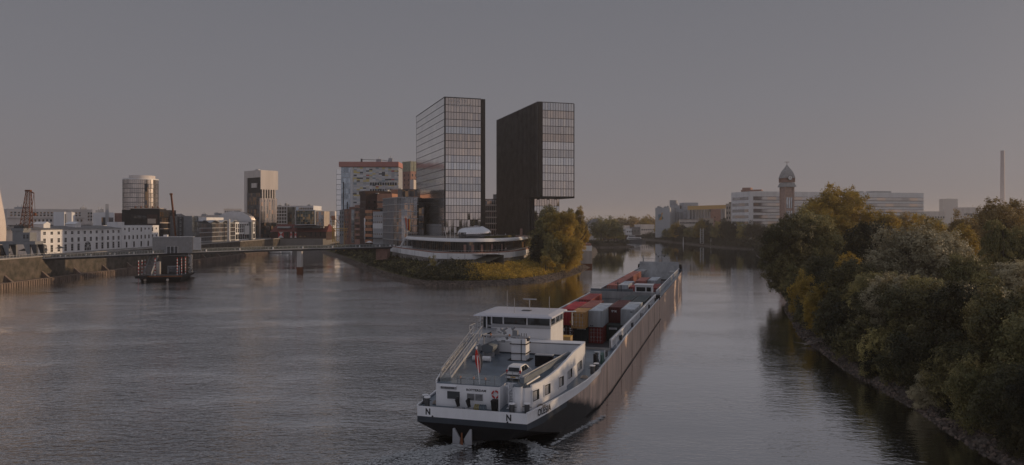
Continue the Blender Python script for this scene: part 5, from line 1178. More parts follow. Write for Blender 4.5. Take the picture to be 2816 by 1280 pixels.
# -------- aft deckhouse with car deck
CD = 5.6
def deckhouse():
    pl = [(-5.6, .9), (-.2, .9), (-.2, 3.2), (2.1, 3.2), (2.1, 1.1), (3.6, 1.1), (4.6, 2.2), (5.3, 5.5), (6.0, 9.2), (6.2, 11.6)]
    zd = 3.3
    outl = [(-5.6, .9), (-.2, .9), (-.2, 3.2), (2.1, 3.2), (2.1, 1.1), (3.4, 1.1), (4.1, 1.7), (4.9, 4.2), (5.7, 7.8), (6.35, 11.6), (6.0, 11.6), (6.9, 12.2), (7.2, 16), (7.2, 22.6), (-6.2, 22.6), (-6.2, 8)]
    FY = 18.5; side = [(2.75, 1.2), (4.0, 1.2), (4.5, 1.7), (4.95, 3.5), (5.4, 5.6), (5.8, 7.6), (6.2, 9.8)]; side2 = [(5.85, 10.1), (6.1, 13), (6.4, FY)]
    outl = [(-5.0, .9), (1.55, .9), (1.55, 3.2)] + [(2.75, 3.2)] + side + side2 + [(-6.5, FY), (-6.4, 9), (-5.9, 4.5)]
    MB().prism(outl, zd - .2, CD - .06).obj('deckhouse_wall', 'boat_white', ship)
    MB().prism([(x * .99, y + (.05 if y < 10 else -.05)) for x, y in outl], CD - .055, CD).obj('car_deck', 'deck', ship)
    def zz(y): return CD + .1 + 1.05 * max(0, min(1, (y - 3) / 7)) ** 1.5 + .4 * max(0, min(1, (y - 9) / 5))
    b = MB(); sd = side[2:] + [(6.25, 10.1), (6.3, 13), (6.4, 16), (6.4, FY)]
    for (x0, y0), (x1, y1) in zip(sd, sd[1:]):
        z0, z1 = zz(y0), zz(y1); zl = CD - .07
        b.loft([[(x0 - .12, y0, zl), (x0 + .015, y0, zl), (x0 + .015, y0, z0), (x0 - .12, y0, z0)], [(x1 - .12, y1, zl), (x1 + .015, y1, zl), (x1 + .015, y1, z1), (x1 - .12, y1, z1)]], sm=False)
        b.bar((x0 - .05, y0, z0 + .03), (x1 - .05, y1, z1 + .03), .2, .07)
    zf = 7.1
    b.box(-6.5, 6.4, FY - .12, FY, CD - .05, zf - .15); b.loft([[(-6.5, FY - .2, zf - .14), (6.4, FY - .2, zf - .02), (6.4, FY - .2, zf + .05), (-6.5, FY - .2, zf - .07)], [(-6.5, FY + .9, zf + .05), (6.4, FY + .9, zf + .1), (6.4, FY + .9, zf + .17), (-6.5, FY + .9, zf + .12)]], sm=False); b.box(-6.5, 6.4, FY + .7, FY + .9, 4.6, zf + .04)
    b.box(6.28, 6.4, FY, FY + .9, 4.7, zf + .02); b.bar((-5.0, .95, CD + .1), (-5.9, 4.5, CD + .15), .12, .3).bar((-5.9, 4.5, CD + .15), (-6.4, 9, CD + .3), .12, .5).bar((-6.4, 9, CD + .3), (-6.5, FY, CD + .5), .12, .9)
    b.obj('bulwark', 'boat_white', ship)
    MB().box(-6.3, 6.2, FY - .18, FY - .125, CD, CD + .14).obj('foot_strip', 'hull_blue', ship)
    # rear wall details
    def flat_(x0, x1, z0, z1, mt_, nm, d=.05, y=.9): return MB().box(x0, x1, y - d, y - .004, z0, z1).obj(nm, mt_, ship)
    w_ = flat_(-3.9, -2.4, 4.05, 4.95, 'boat_white', 'window', .06); MB().box(-3.8, -2.5, .82, .838, 4.13, 4.87).obj('pane', 'glassb', w_)
    for x in (-1.77, -.92):
        v = flat_(x, x + .78, 4.12, 4.78, 'lgrey', 'louvre', .05); b = MB()
        for i in range(5): b.box(x + .05, x + .73, .80, .848, 4.17 + i * .12, 4.22 + i * .12)
        b.obj('slats', 'dgrey', v)
    p_ = flat_(-4.5, -2.85, 5.05, 5.33, 'lgrey', 'number_board', .06); text('EU 02325908', .235, 'letter', p_, (-4.46, .83, 5.10), (R(90), 0, 0), 'lettering', .006, sx=.98, bold=.006)
    MB().box(-4.5, -2.8, .55, .9, 5.36, 5.41).obj('shelf', 'boat_white', ship)
    text('ROTTERDAM', .29, 'letter', ship, (-1.85, .885, 5.0), (R(90), 0, 0), 'lettering', .006, sx=1.12, bold=.009)
    # right wall windows (follow the wall line)
    for (xa, ya), (xb, yb), f0, f1 in (((4.5, 1.7), (4.95, 3.5), .05, .75), ((5.4, 5.6), (4.95, 3.5), .75, .05)[::1] and ((4.95, 3.5), (5.4, 5.6), .35, .95), ((5.8, 7.6), (6.2, 9.8), .0, .55), ((5.85, 10.1), (6.1, 13), .45, .95), ((6.1, 13), (6.4, 18.5), .45, .75)):
        d = Vector((xb - xa, yb - ya)); L = d.length; a = math.atan2(d.y, d.x); c = Vector((xa, ya)) + d * (f0 + f1) / 2; w2 = L * (f1 - f0)
        o = link('window', win_mesh(w2, 1.0, 'boat_white', 'glassb', 'plain'), ship, (c.x + .02, c.y, 4.62 + ya * .03)); o.rotation_euler = (0, 0, a)
        bl = MB().box(-w2 * .45, w2 * .1, -.085, -.079, -.42, .42).obj('blind', 'lgrey', o)
    # spiral stair, pillar, post, lifebuoy, bin
    b = MB(); cx, cy = 2.15, 1.9
    for i in range(10):
        a = i * .42 - 1.6; z = 3.45 + i * .215; b.add([(cx, cy, z), (cx + .58 * math.cos(a), cy + .75 * math.sin(a), z), (cx + .58 * math.cos(a + .42), cy + .75 * math.sin(a + .42), z), (cx, cy, z + .05), (cx + .58 * math.cos(a), cy + .75 * math.sin(a), z + .05), (cx + .58 * math.cos(a + .42), cy + .75 * math.sin(a + .42), z + .05)], [(0, 1, 2), (3, 4, 5), (0, 1, 4, 3), (1, 2, 5, 4), (2, 0, 3, 5)])
    b.cyl((cx, cy, 3.3), (cx, cy, CD + .2), .06, n=8); b.obj('spiral_stair', 'boat_white', ship)
    MB().cyl((3.35, 1.1, 3.3), (3.35, 1.1, CD + .15), .42, n=24).obj('round_pillar', 'boat_white', ship); MB().cyl((3.35, 1.1, CD + .15), (3.35, 1.1, CD + .28), .5, n=24).obj('pillar_cap', 'deck', ship)
    MB().box(1.52, 1.66, .55, .69, 3.3, CD).obj('post', 'boat_white', ship)
    n = 24; rings = []; 
    bb = MB()
    for i in range(n):
        a0, a1 = 2 * math.pi * i / n, 2 * math.pi * (i + 1) / n; c = Vector((1.15, .78, 4.85)); p = c + Vector((math.cos(a0), 0, math.sin(a0))) * .33; q = c + Vector((math.cos(a1), 0, math.sin(a1))) * .33; bb.cyl(p, q, .075, n=8, m=0 if i % 6 == 0 else 1, caps=False)
    bb.obj('lifebuoy', ['white', 'red'], ship)
    MB().loft([[(x * s_ + .0, y * s_ + .45, z) for x, y in ((-.3, -.3), (.3, -.3), (.3, .3), (-.3, .3))] for s_, z in ((.8, 3.3), (1, 4.25), (1.1, 4.3), (1.0, 4.42))], sm=False).obj('waste_bin', 'black', ship).location = (1.2, .0, 0)
    # registration letters on the band
    text('N', .82, 'letter', ship, (-5.75, -.012, 2.66), (R(90), 0, 0), 'lettering', .006, sx=.85, bold=.03); text('N', .82, 'letter', ship, (2.45, -.012, 2.66), (R(90), 0, 0), 'lettering', .006, sx=.85, bold=.03)
    a = math.atan2(3.2, .83)
    o = text('OLESIA', .90, 'letter', ship, (5.10, 1.8, 2.80), (R(90), 0, a), 'lettering', .006, sx=.88, bold=.012); o.rotation_euler = (R(90), 0, a)
    for x in (-5.0, 2.6): MB().cyl((x, -.03, 2.5), (x, .02, 2.5), .09, n=12).obj('fairlead', 'black', ship)
    # glass screen at the rear edge of the car deck
    b = MB(); g_ = MB()
    for x in (-4.6, -2.8, -.9, 1.0): MB().box(x - .025, x + .025, 1.0, 1.05, CD, CD + 1.0).obj('screen_post', 'grey', ship)
    g_.box(-4.6, 1.55, 1.01, 1.03, CD + .05, CD + 1.0); b.box(1.53, 1.57, 1, 3.2, CD + .95, CD + 1.0).box(1.55, 2.75, 3.2, 3.25, CD + .95, CD + 1.0)
    for x in (1.55, 2.15, 2.75): b.box(x - .02, x + .02, 3.2, 3.24, CD, CD + 1)
    b.obj('stair_rail', 'grey', ship); g2 = NT('clear_screen'); g2.p.inputs['Base Color'].default_value = (.5, .55, .56, 1); g2.p.inputs['Alpha'].default_value = .16; g2.p.inputs['Roughness'].default_value = .05; g_.obj('glass_screen', g2.m, ship)
deckhouse()
# funnel
b = MB(); fx, fy = -.3, 14.2
b.box(fx - .85, fx + .85, fy - .1, fy + 1.5, CD, CD + 2.45); f = b.obj('funnel', 'boat_white', ship)
b = MB()
for z in (.8, 1.85): b.box(fx - 1.0, fx + 1.0, fy - .25, fy + 1.65, CD + z, CD + z + .07)
b.box(fx - 1.25, fx + 1.3, fy - .3, fy + 1.7, CD + .005, CD + .05); b.box(fx + .3, fx + .36, fy - .16, fy - .1, CD, CD + 2.4); b.obj('black_band', 'black', f)
b = MB(); b.box(-5.5, fx + 1.1, fy + .3, fy + .9, CD + 2.55, CD + 2.7)
for i in range(9): b.box(-5.5 + i * .7, -5.35 + i * .7, fy + .2, fy + 1, CD + 2.47, CD + 2.6)
b.obj('gantry_arm', 'lgrey', ship)
b = MB(); rr = random.Random(3)
for i in range(16): x = rr.uniform(-2.6, -.6); z = CD + rr.uniform(2.1, 3.5) ; b.cyl((x, fy + .5, z), (x + rr.uniform(-.5, .5), fy + .6, z + rr.uniform(-.35, .35)), rr.uniform(.06, .16), n=7)
b.box(-1.15, -.55, fy + .3, fy + .7, CD + 2.7, CD + 3.35).box(-2.5, -2.1, fy + .3, fy + .6, CD + 1.9, CD + 2.15); b.obj('winch_gear', 'grey', ship)
for x in (-3.7, -1.45): MB().cyl((x, fy + .2, CD + 2.7), (x, fy + .2, CD + 2.92), .1, n=10).obj('signal_lamp', 'orange', ship)
b = MB()
for x in (-.1, .2, .45): b.bar((x, fy + .5, CD + 2.65), (x, fy + .5, CD + 3.05), .06)
b.cyl((.4, fy + .6, CD + 2.45), (.8, fy + .6, CD + 2.3), .2, n=10); b.obj('exhaust_pipes', 'dgrey', ship)
# wheelhouse
def wheelhouse():
    x0, x1, y0, y1 = -6.8, 2.15, 19.6, 26.6; z0, zw, zr = 4.7, 8.75, 9.85
    MB().box(x0 + 1.45, x1, y0, y1, z0, zw).obj('wheelhouse_wall', 'boat_white', ship)
    MB().box(x0 + 1.45, x1, y0, y1, zw, zw + .14).box(x0 + .9, x1 + .03, y0 - .06, y0 - .003, zw - .25, zw - .02).obj('sill', 'lgrey', ship)
    MB().box(x0 + 1.0, x1 - .12, y0 + .15, y1 - .1, zw + .14, zr - .02).obj('glazing', 'glassb', ship)
    b = MB()
    for x in (x0 + 1.5, x0 + 3.0, x0 + 6.0, x1 - .05): b.box(x - .07, x + .07, y0 - .0, y0 + .14, zw + .14, zr)
    for y in (22.4, 24.8, y1): b.box(x1 - .12, x1, y - .08, y + .06, zw + .14, zr)
    for x in (x0 + .1, x0 + .9): b.box(x, x + .12, y0 - .3, y0 - .18, z0, zr)
    b.obj('window_posts', 'boat_white', ship)
    MB().box(x0 + .3, x0 + 1.42, y0 + .5, y1 - 3, z0, zr - .1).obj('side_door', 'glassb', ship)
    b = MB(); b.loft([[(x0 - .6, y0 - .8, zr), (x1 + .4, y0 - .8, zr), (x1 + .4, y1 + .9, zr), (x0 - .6, y1 + .9, zr)], [(x0 - .5, y0 - .7, zr + .16), (x1 + .3, y0 - .7, zr + .16), (x1 + .3, y1 + .8, zr + .16), (x0 - .5, y1 + .8, zr + .16)], [(x0 + .3, y0 + .2, zr + .34), (x1 - .4, y0 + .2, zr + .34), (x1 - .4, y1, zr + .34), (x0 + .3, y1, zr + .34)]], sm=False); rf = b.obj('wheelhouse_roof', mat('roof_paint', (.57, .575, .64), .35, var=.06, scale=.5), ship)
    MB().box(-2.3, -1.2, 22.6, 23.5, zr + .345, zr + .42).obj('roof_hatch', 'dgrey', rf)
    b = MB(); b.bar((x1 + .3, y1 - 1, zr + .1), (x1 + 1.9, y1 - 1, zr + .15), .12).bar((x1 + 1.4, y1 - 1, zr), (x1 + 1.4, y1 - 1, zr - 1.6), .06); b.obj('search_light_arm', 'boat_white', ship)
    # landing and rails on the left
    b = MB(); b.box(x0 + .4, x0 + 2.2, y0 - 5.2, y0 + 1, 8.25, 8.35).bar((x0 + .4, y0 - 5.1, 9.3), (x0 + 2.1, y0 - 5.1, 9.3), .05)
    for i in range(6): b.bar((x0 + .45, y0 - 5.1 + i * 1.0, 8.3), (x0 + .45, y0 - 5.1 + i * 1.0, 9.3), .05)
    b.bar((x0 + .45, y0 - 5.1, 9.3), (x0 + .45, y0, 9.3), .05).bar((x0 + .45, y0 - 5.1, 8.8), (x0 + .45, y0, 8.8), .04).bar((x0 + .6, y0 - 4.5, CD), (x0 + .6, y0 - 4.5, 8.3), .1).bar((x0 + 2, y0 - 4.5, CD), (x0 + 2, y0 - 4.5, 8.3), .1); b.obj('landing', 'lgrey', ship)
wheelhouse()
# sloping stair along the left side of the car deck
def side_stair():
    p0, p1 = Vector((-4.55, 2.3, CD + .15)), Vector((-5.3, 14.4, CD + 2.7)); b = MB(); n = 46
    for i in range(n): c = p0.lerp(p1, i / (n - 1)); b.box(c.x - .42, c.x + .42, c.y - .1, c.y + .1, c.z - .03, c.z + .02)
    b.obj('stair_treads', 'lgrey', ship)
    for s_ in (-.48, .48):
        o = Vector((s_, 0, 0)); up = Vector((0, 0, .95)); b = MB(); b.bar(p0 + o, p1 + o, .07, .26).bar(p0 + o + up, p1 + o + up, .06).bar(p0 + o + up * .5, p1 + o + up * .5, .04)
        for i in range(9): c = p0.lerp(p1, i / 8) + o; b.bar(c, c + up, .05)
        b.obj('stair_rail', 'lgrey', ship)
    MB().bar((-5.5, 3.6, CD + .4), (-6.1, 13, CD + 2.2), .05, .7).obj('wind_screen', 'lgrey', ship); MB().box(-5.1, -4.0, 1.8, 2.3, CD, CD + .3).obj('stair_foot', 'dgrey', ship)
side_stair()
# deck fittings
def bollard(x, y, z=3.4):
    b = MB()
    for dx in (0,): b.cyl((x + dx, y, z - .1), (x + dx, y, z + .78), .25, n=16, m=0); b.cyl((x + dx, y, z + .78), (x + dx, y, z + .86), .33, n=16, m=1)
    b.bar((x - .45, y, z + .5), (x + .45, y, z + .5), .06, m=0); b.obj('bollard', ['dgrey', 'boat_white'], ship)
for x, y in ((-6.3, 1.3), (-5.75, .45), (2.95, .3), (4.3, .75)): bollard(x, y)
for x, y in ((7.75, 16.6), (7.95, 18.0)): bollard(x, y, 4.2)
MB().box(7.35, 8.0, 19.6, 20.5, 4.2, 6.0).obj('control_cabinet', 'gl_cool', ship); MB().box(7.3, 8.1, 21.2, 23.2, 4.3, 5.4).obj('green_locker', mat('green_locker_paint', (.05, .12, .11), .6), ship); MB().cyl((7.6, 19, 4.3), (7.6, 19, 5.9), .18, n=12).obj('vent_pipe', 'black', ship)
sbm = MB().cyl((0, 0, 0), (0, 0, .65), .14, n=10).cyl((0, 0, .6), (0, 0, .7), .2, n=10).mesh('side_bollard', 'dgrey')
for y in (24, 37, 50, 63, 76, 89):
    for d in (0, .7): link('side_bollard', sbm, ship, (8.1, y + d, 4.7))
b = MB().box(2.3, 4.25, 11.5, 12.15, CD, CD + 1.2).obj('black_chest', 'black', ship); MB().box(2.27, 4.28, 11.47, 12.18, CD + 1.205, CD + 1.3).obj('chest_lid', 'lgrey', b)
# jib crane lying diagonally over the deck
M['grey_blue'] = mat('grey_blue_crane_paint', (.15, .175, .205), .45, var=.2)
MB().loft([[(3.5, 1.0, CD + .4), (3.95, 1.0, CD + .4), (3.95, 1.0, CD + .95), (3.5, 1.0, CD + .95)], [(5.55, 13.7, CD + .95), (5.85, 13.7, CD + .95), (5.85, 13.7, CD + 1.35), (5.55, 13.7, CD + 1.35)]], sm=False).obj('crane_jib', 'grey_blue', ship)
b = MB()
for i in range(5): b.box(3.4, 4.0, 1.1 + i * .4, 1.3 + i * .4, CD + .9, CD + 1.05)
b.bar((3.7, 1.2, CD + 1.05), (5.6, 13.6, CD + 1.4), .1); b.cyl((3.95, 1.6, CD + .2), (4.6, 4.2, CD + .5), .13, n=12); b.obj('crane_cylinder', 'lgrey', ship)
# nav lamps and brackets
for x in (-2.55, -1.2, .0):
    b = MB().box(x - .5, x + .5, 1.25, 1.32, CD + .45, CD + .5).box(x - .04, x + .04, 1.25, 1.32, CD, CD + .5).obj('lamp_bracket', 'dgrey', ship)
    MB().cyl((x, 1.2, CD + .5), (x, 1.2, CD + .72), .085, n=10).obj('stern_lamp', 'orange', b)
# flag on its staff
b = MB().bar((-.7, 1.5, CD), (-1.35, 2.5, CD + 3.3), .06).obj('flag_staff', 'boat_white', ship); MB().cyl((-1.36, 2.5, CD + 3.25), (-1.36, 2.5, CD + 3.45), .09, n=10).obj('staff_knob', 'boat_white', b)
fl = MB(); n = 12
for i in range(n):
    f0, f1 = i / n, (i + 1) / n; w0 = .1 + .42 * math.sin(math.pi * min(1, f0 * 1.05)) ; w1 = .1 + .42 * math.sin(math.pi * min(1, f1 * 1.05))
    for k_, (a, c, m_) in enumerate(((-.5, .3, 0), (.3, .6, 1), (.6, .85, 2))):
        z0, z1 = CD + 3.2 - 2.3 * f0, CD + 3.2 - 2.3 * f1; X = -1.3
        fl.add([(X + a * w0 + .3 * f0, 2.3 + .15 * (a > 0), z0), (X + c * w0 + .3 * f0, 2.3 + .12 * (c > .4), z0), (X + c * w1 + .3 * f1, 2.3 + .12 * (c > .4), z1), (X + a * w1 + .3 * f1, 2.3 + .15 * (a > 0), z1)], [(0, 1, 2, 3)], m_)
fo = tag(fl.obj('ensign', ['cloth_red', 'cream', 'hull_blue']), 'red white and blue ensign hanging limp at the stern', 'flag'); fo.parent = None
fo.location = ship.location; fo.rotation_euler = ship.rotation_euler; fo.modifiers.new('thickness', 'SOLIDIFY').thickness = .03
# stern anchor
b = MB()
b.prismy([(-2.75, 1.55), (-2.55, 1.6), (-1.95, .55), (-1.9, -.05), (-2.6, -.1), (-2.75, .6)], -.14, -.02); b.prismy([(-.95, 1.6), (-1.15, 1.62), (-1.75, .55), (-1.7, -.05), (-.9, -.15), (-.88, .6)], -.14, -.02)
b = MB()
for s_ in (-1, 1):
    c = -1.85; b.prismy([(c + s_ * .78, 1.62), (c + s_ * .95, 1.58), (c + s_ * .98, .15), (c + s_ * .3, .1), (c + s_ * .18, .65)], -.30, -.12)
an = b.obj('stern_anchor', 'lgrey', ship); MB().box(-1.92, -1.78, -.42, -.31, .7, 1.25).box(-1.98, -1.72, -.44, -.31, -.25, .7).obj('anchor_shank', 'rust', an)
# aerials, raft canisters, ropes
b = MB(); b.bar((-2.6, 20.4, 8.9), (-2.6, 20.4, 12.0), .05).bar((-4.6, 24, 10.1), (-4.6, 24, 12.6), .05).bar((.8, 24.6, 10.1), (.8, 24.6, 11.9), .05).bar((-2.0, 25.4, 10.1), (-2.0, 25.4, 11.4), .09).bar((-2.9, 25.4, 11.4), (-1.1, 25.4, 11.4), .14); b.obj('aerials', 'lgrey', ship)
for x in (-5.2, -4.0): MB().cyl((x, 12.4, CD + .35), (x + .9, 12.4, CD + .35), .3, n=14).obj('raft_canister', 'boat_white', ship)
for q, (x, y) in enumerate(((-5.2, 1.6), (5.2, 3.0), (7.2, 14.6))):
    b = MB()
    for k_ in range(3):
        for j in range(14): a0, a1 = j * .449, (j + 1) * .449; r = .42 - k_ * .06; b.cyl((x + r * math.cos(a0), y + r * math.sin(a0), zt(y) - .04 + k_ * .07), (x + r * math.cos(a1), y + r * math.sin(a1), zt(y) - .04 + k_ * .07), .045, n=5, caps=False)
    b.obj('rope_coil', 'hose_y' if 'hose_y' in M else 'cream', ship)
# small goods on the aft deck
def on_ship(name, lab, cat, x, y, z, group=None):
    v = Matrix.Rotation(R(-TH), 3, 'Z') @ Vector((x, y, z)) + Vector(ship.location); return thing(name, lab, cat, v, R(-TH), group)
for x, lab in ((-2.4, 'black covered kettle grill on a cart below the dark rear window'), (-1.3, 'black covered grill on a cart below the louvres')):
    t = on_ship('covered_grill', lab, 'grill', x, .25, 3.34); MB().cyl((0, 0, .25), (-.18, .1, .75), .16, .2, n=12).cyl((-.18, .1, .75), (-.05, .05, 1.05), .25, .12, n=12).obj('cover', 'black', t); b = MB()
    b.box(-.35, .35, -.2, .2, .12, .17).cyl((-.3, -.2, .1), (-.3, .2, .1), .1, n=10).cyl((.3, -.2, .1), (.3, .2, .1), .1, n=10); b.obj('cart', 'lgrey', t)
M['hose_y'] = mat('yellow_hose', (.35, .30, .12), .7); M['hose_b'] = mat('blue_hose', (.14, .19, .24), .7)
for i in range(7):
    t = on_ship('coiled_hose', ['yellowish hose coil at the left end of the row beside the second grill', 'yellowish hose coil, second from the left end of the row', 'yellowish hose coil next to the blue-grey ones', 'blue-grey hose coil next to the yellowish ones', 'blue-grey hose coil, third from the bin', 'blue-grey hose coil, second from the bin', 'blue-grey hose coil nearest the black bin'][i], 'hose', -.7 + i * .17, .25, 3.36, 'hose coils on the aft deck'); b = MB()
    for k_ in range(12): a0, a1 = k_ * math.pi / 6, (k_ + 1) * math.pi / 6; b.cyl((0, .22 * math.cos(a0), .28 + .27 * math.sin(a0)), (0, .22 * math.cos(a1), .28 + .27 * math.sin(a1)), .055, n=6, caps=False)
    b.obj('coil', 'hose_y' if i < 3 else 'hose_b', t)
# tender
t = on_ship('tender_boat', 'grey covered tender on a cradle at the front left of the car deck', 'boat', -4.3, 14.9, CD + .35); rings = []
for f, w_ in ((0, .75), (.3, .85), (.7, .75), (.92, .4), (1, .05)): rings.append([(-w_, f * 3.4, .95), (-w_ * .8, f * 3.4, .35), (0, f * 3.4, .1 + .3 * f), (w_ * .8, f * 3.4, .35), (w_, f * 3.4, .95), (0, f * 3.4, 1.25)])
MB().loft(rings, sm=True).obj('hull', 'grey_blue', t); [MB().box(-.7, .7, y, y + .2, -.35, .3).obj('cradle', 'lgrey', t) for y in (.4, 2.3)]
# car
def car():
    t = on_ship('parked_car', 'small white hatchback parked on the car deck, tail to the stern', 'car', 2.15, 3.5, CD); t.rotation_euler = (0, 0, R(-TH - 4)); L, W = 3.45, 1.60
    prof = [(0, .35, .80), (.02, .75, .80), (.12, .95, .79), (.28, 1.38, .66), (.5, 1.47, .62), (1.7, 1.48, .62), (2.1, 1.40, .63), (2.75, .98, .74), (3.25, .80, .72), (3.45, .55, .66), (3.42, .32, .68)]
    b = MB(); rings = []
    for y, z, hw in prof[1:-1]:
        rings.append([(-.78, y, .30), (-.80, y, min(z, .60)), (-.79 if z > .9 else -hw, y, min(z, .88)), (-hw, y, z), (hw, y, z), (.79 if z > .9 else hw, y, min(z, .88)), (.80, y, min(z, .60)), (.78, y, .30)])
    b.loft(rings, sm=False); o = b.obj('body', 'white', t); o.modifiers.new('bevel', 'BEVEL').width = .04
    MB().add([(-.60, .11, .92), (.60, .11, .92), (.53, .235, 1.33), (-.53, .235, 1.33)], [(0, 1, 2, 3)]).obj('rear_window', 'glassb', t)
    for s_ in (-1, 1):
        b = MB(); b.add([(s_ * .80, .45, .93), (s_ * .80, 1.25, .93), (s_ * .67, 1.25, 1.38), (s_ * .67, .6, 1.38)], [(0, 1, 2, 3)]); b.add([(s_ * .80, 1.33, .93), (s_ * .80, 2.45, .93), (s_ * .67, 1.95, 1.38), (s_ * .67, 1.33, 1.38)], [(0, 1, 2, 3)]); b.obj('side_window', 'glassb', t)
        MB().box(s_ * .70 - .08, s_ * .70 + .08, .04, .14, .75, 1.1).obj('tail_light', 'red', t)
        for y in (.62, 2.85):
            w_ = MB().cyl((s_ * .62, y, .28), (s_ * .82, y, .28), .28, n=18).obj('wheel', 'black', t); MB().cyl((s_ * .821, y, .28), (s_ * .83, y, .28), .17, n=14).obj('rim', 'lgrey', w_)
        MB().box(s_ * .92 - .08, s_ * .92 + .08, 2.1, 2.2, .9, 1.05).obj('mirror', 'white', t)
    MB().box(-.78, .78, -.06, .05, .30, .55).obj('bumper', 'white', t); MB().box(-.78, .78, -.07, -.062, .54, .66).box(-.6, .6, -.02, .02, .2, .3).obj('bumper_trim', 'black', t)
    MB().box(-.26, .26, -.075, -.062, .38, .49).obj('number_plate', 'yellow', t); MB().add([(-.58, 2.72, 1.01), (.58, 2.72, 1.01), (.55, 2.15, 1.38), (-.55, 2.15, 1.38)], [(0, 1, 2, 3)]).obj('windscreen', 'glassb', t)
    MB().bar((.1, .09, .96), (-.4, .14, 1.02), .03).obj('wiper', 'black', t)
car()
# ------------------------------------------------------------------ containers
def cont_mats(c, nm):
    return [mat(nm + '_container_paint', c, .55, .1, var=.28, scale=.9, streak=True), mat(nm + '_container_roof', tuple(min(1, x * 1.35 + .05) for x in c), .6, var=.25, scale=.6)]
CM = {}
def container(col, nm, c, lab, x, y, z, L=12.19, h=2.7, doors=True, txt=None, group='shipping containers in the hold'):
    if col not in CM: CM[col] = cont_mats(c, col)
    t = on_ship('shipping_container', lab, 'container', x, y, z, group); W = 2.40; pm, rm = CM[col]
    b = MB(); n = int(L / .42)
    for s_ in (0, 1):
        X = .07 if s_ == 0 else W - .07; Xo = .0 if s_ == 0 else W; pts = []
        for i in range(n): y0 = .15 + (L - .3) * i / n; d = (L - .3) / n; pts += [(X, y0), (X, y0 + d * .35), (Xo + (.012 if s_ == 0 else -.012), y0 + d * .5), (Xo + (.012 if s_ == 0 else -.012), y0 + d * .85)]
        pts.append((X, L - .15)); m_ = len(pts); b.add([(a, c_, .16) for a, c_ in pts] + [(a, c_, h - .12) for a, c_ in pts], [(i, i + 1, m_ + i + 1, m_ + i) for i in range(m_ - 1)])
    b.box(.1, W - .1, L - .12, L - .05, .16, h - .12); b.box(.08, W - .08, .1, L - .1, .08, .16); b.obj('side_walls', pm, t)
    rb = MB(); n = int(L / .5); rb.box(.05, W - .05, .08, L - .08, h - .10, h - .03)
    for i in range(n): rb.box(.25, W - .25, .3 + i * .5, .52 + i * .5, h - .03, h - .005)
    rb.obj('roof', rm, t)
    f = MB()
    for X in (0, W - .13):
        f.box(X, X + .13, 0, .13, 0, h).box(X, X + .13, L - .13, L, 0, h); f.box(X + .02, X + .11, .13, L - .13, 0, .15).box(X + .02, X + .11, .13, L - .13, h - .12, h)
    f.box(.13, W - .13, 0.01, .12, 0, .14).box(.13, W - .13, .01, .12, h - .13, h).box(.13, W - .13, L - .12, L - .01, h - .13, h); f.obj('frame', pm, t)
    if doors:
        for s_ in (0, 1):
            x0 = .14 + s_ * 1.07; d = MB().box(x0, x0 + 1.05, .04, .1, .15, h - .14).obj('door', pm, t); bb = MB()
            for q in (.25, .72): bb.cyl((x0 + q, .01, .18), (x0 + q, .01, h - .17), .028, n=6); bb.box(x0 + q - .12, x0 + q + .12, -.01, .03, .95, 1.02)
            for q in (.5, 1.1, 1.75, 2.25): bb.box(x0 + .02, x0 + 1.03, .03, .039, q, q + .03)
            bb.obj('lock_bars', 'lgrey' if nm != 'white' else 'rust', d)
    else:
        b = MB()
        for i in range(7): b.box(.2 + i * .3, .36 + i * .3, .02, .1, .16, h - .14)
        b.box(.13, W - .13, .09, .12, .15, h - .14); b.obj('end_wall', pm, t)
    if txt: text(txt, .62, 'boat_white', t, (.5, .0, h - .85), (R(90), 0, 0), 'lettering', .004, bold=.02)
    return t
XC = [-4.75 + i * 2.47 for i in range(5)]; T1, T2 = 1.0, 3.78
container('red', 'red', (.40, .018, .03), 'bright red container, upper tier at the left rear of the hold', XC[0], 56.5, T2, doors=False)
container('ochre', 'ochre', (.46, .25, .085), 'rusty ochre container with closed doors, upper tier beside the bright red one', XC[1], 53.0, T2, L=6.06)
container('pinkbrown', 'pinkbrown', (.30, .10, .075), 'faded brown-red container lying just ahead of the ochre one', XC[1], 59.6, T2)
container('white', 'white', (.42, .45, .49), 'white-grey container with rusty corners, upper tier in the middle', XC[2], 55.5, T2, doors=False)
container('maroon', 'maroon', (.10, .018, .018), 'dark maroon container lettered tex in white', XC[3], 61.5, T2, doors=False, txt='tex')
container('white', 'white', (.42, .45, .49), 'pale grey container at the right-hand coaming, upper tier', XC[4] - .05, 59.0, T2, doors=False)
container('darkbrown', 'darkbrown', (.05, .016, .014), 'dark brown container with white markings below the bright red one', XC[0], 56.7, T1)
container('navy', 'navy', (.012, .028, .036), 'dark blue-green container below the ochre one', XC[1], 55.6, T1, doors=False)
container('oxide', 'oxide', (.20, .022, .02), 'oxide red container, lower tier below the white-grey one', XC[2], 55.8, T1)
container('darkgreen', 'darkgreen', (.02, .04, .042), 'dark green container, lower tier right of the oxide red one', XC[3], 59.0, T1, doors=False)
container('darkgreen', 'darkgreen', (.02, .04, .042), 'dark green container under the pale grey one at the right', XC[4] - .05, 59.2, T1)
container('winered', 'winered', (.26, .035, .035), 'wine red container ahead of the bright red one at the left', XC[0], 72.5, T2)
container('winered', 'winered', (.26, .035, .035), 'wine red lower container below the forward left one', XC[0], 72.5, T1)
container('slate', 'slate', (.045, .062, .068), 'slate roofed dark container in the forward half of the hold', XC[3] - .4, 76.0, T2 - .5, doors=False)
container('slate', 'slate', (.045, .062, .068), 'slate roofed container at the right forward corner of the hold', XC[4] - .1, 74.5, T2 - .3, doors=False)
def marks(ct, rects, mt_): 
    b = MB()
    for x0, x1, z0, z1 in rects: b.box(x0, x1, -.035, -.012, z0, z1)
    b.obj('marking', mt_, ct)
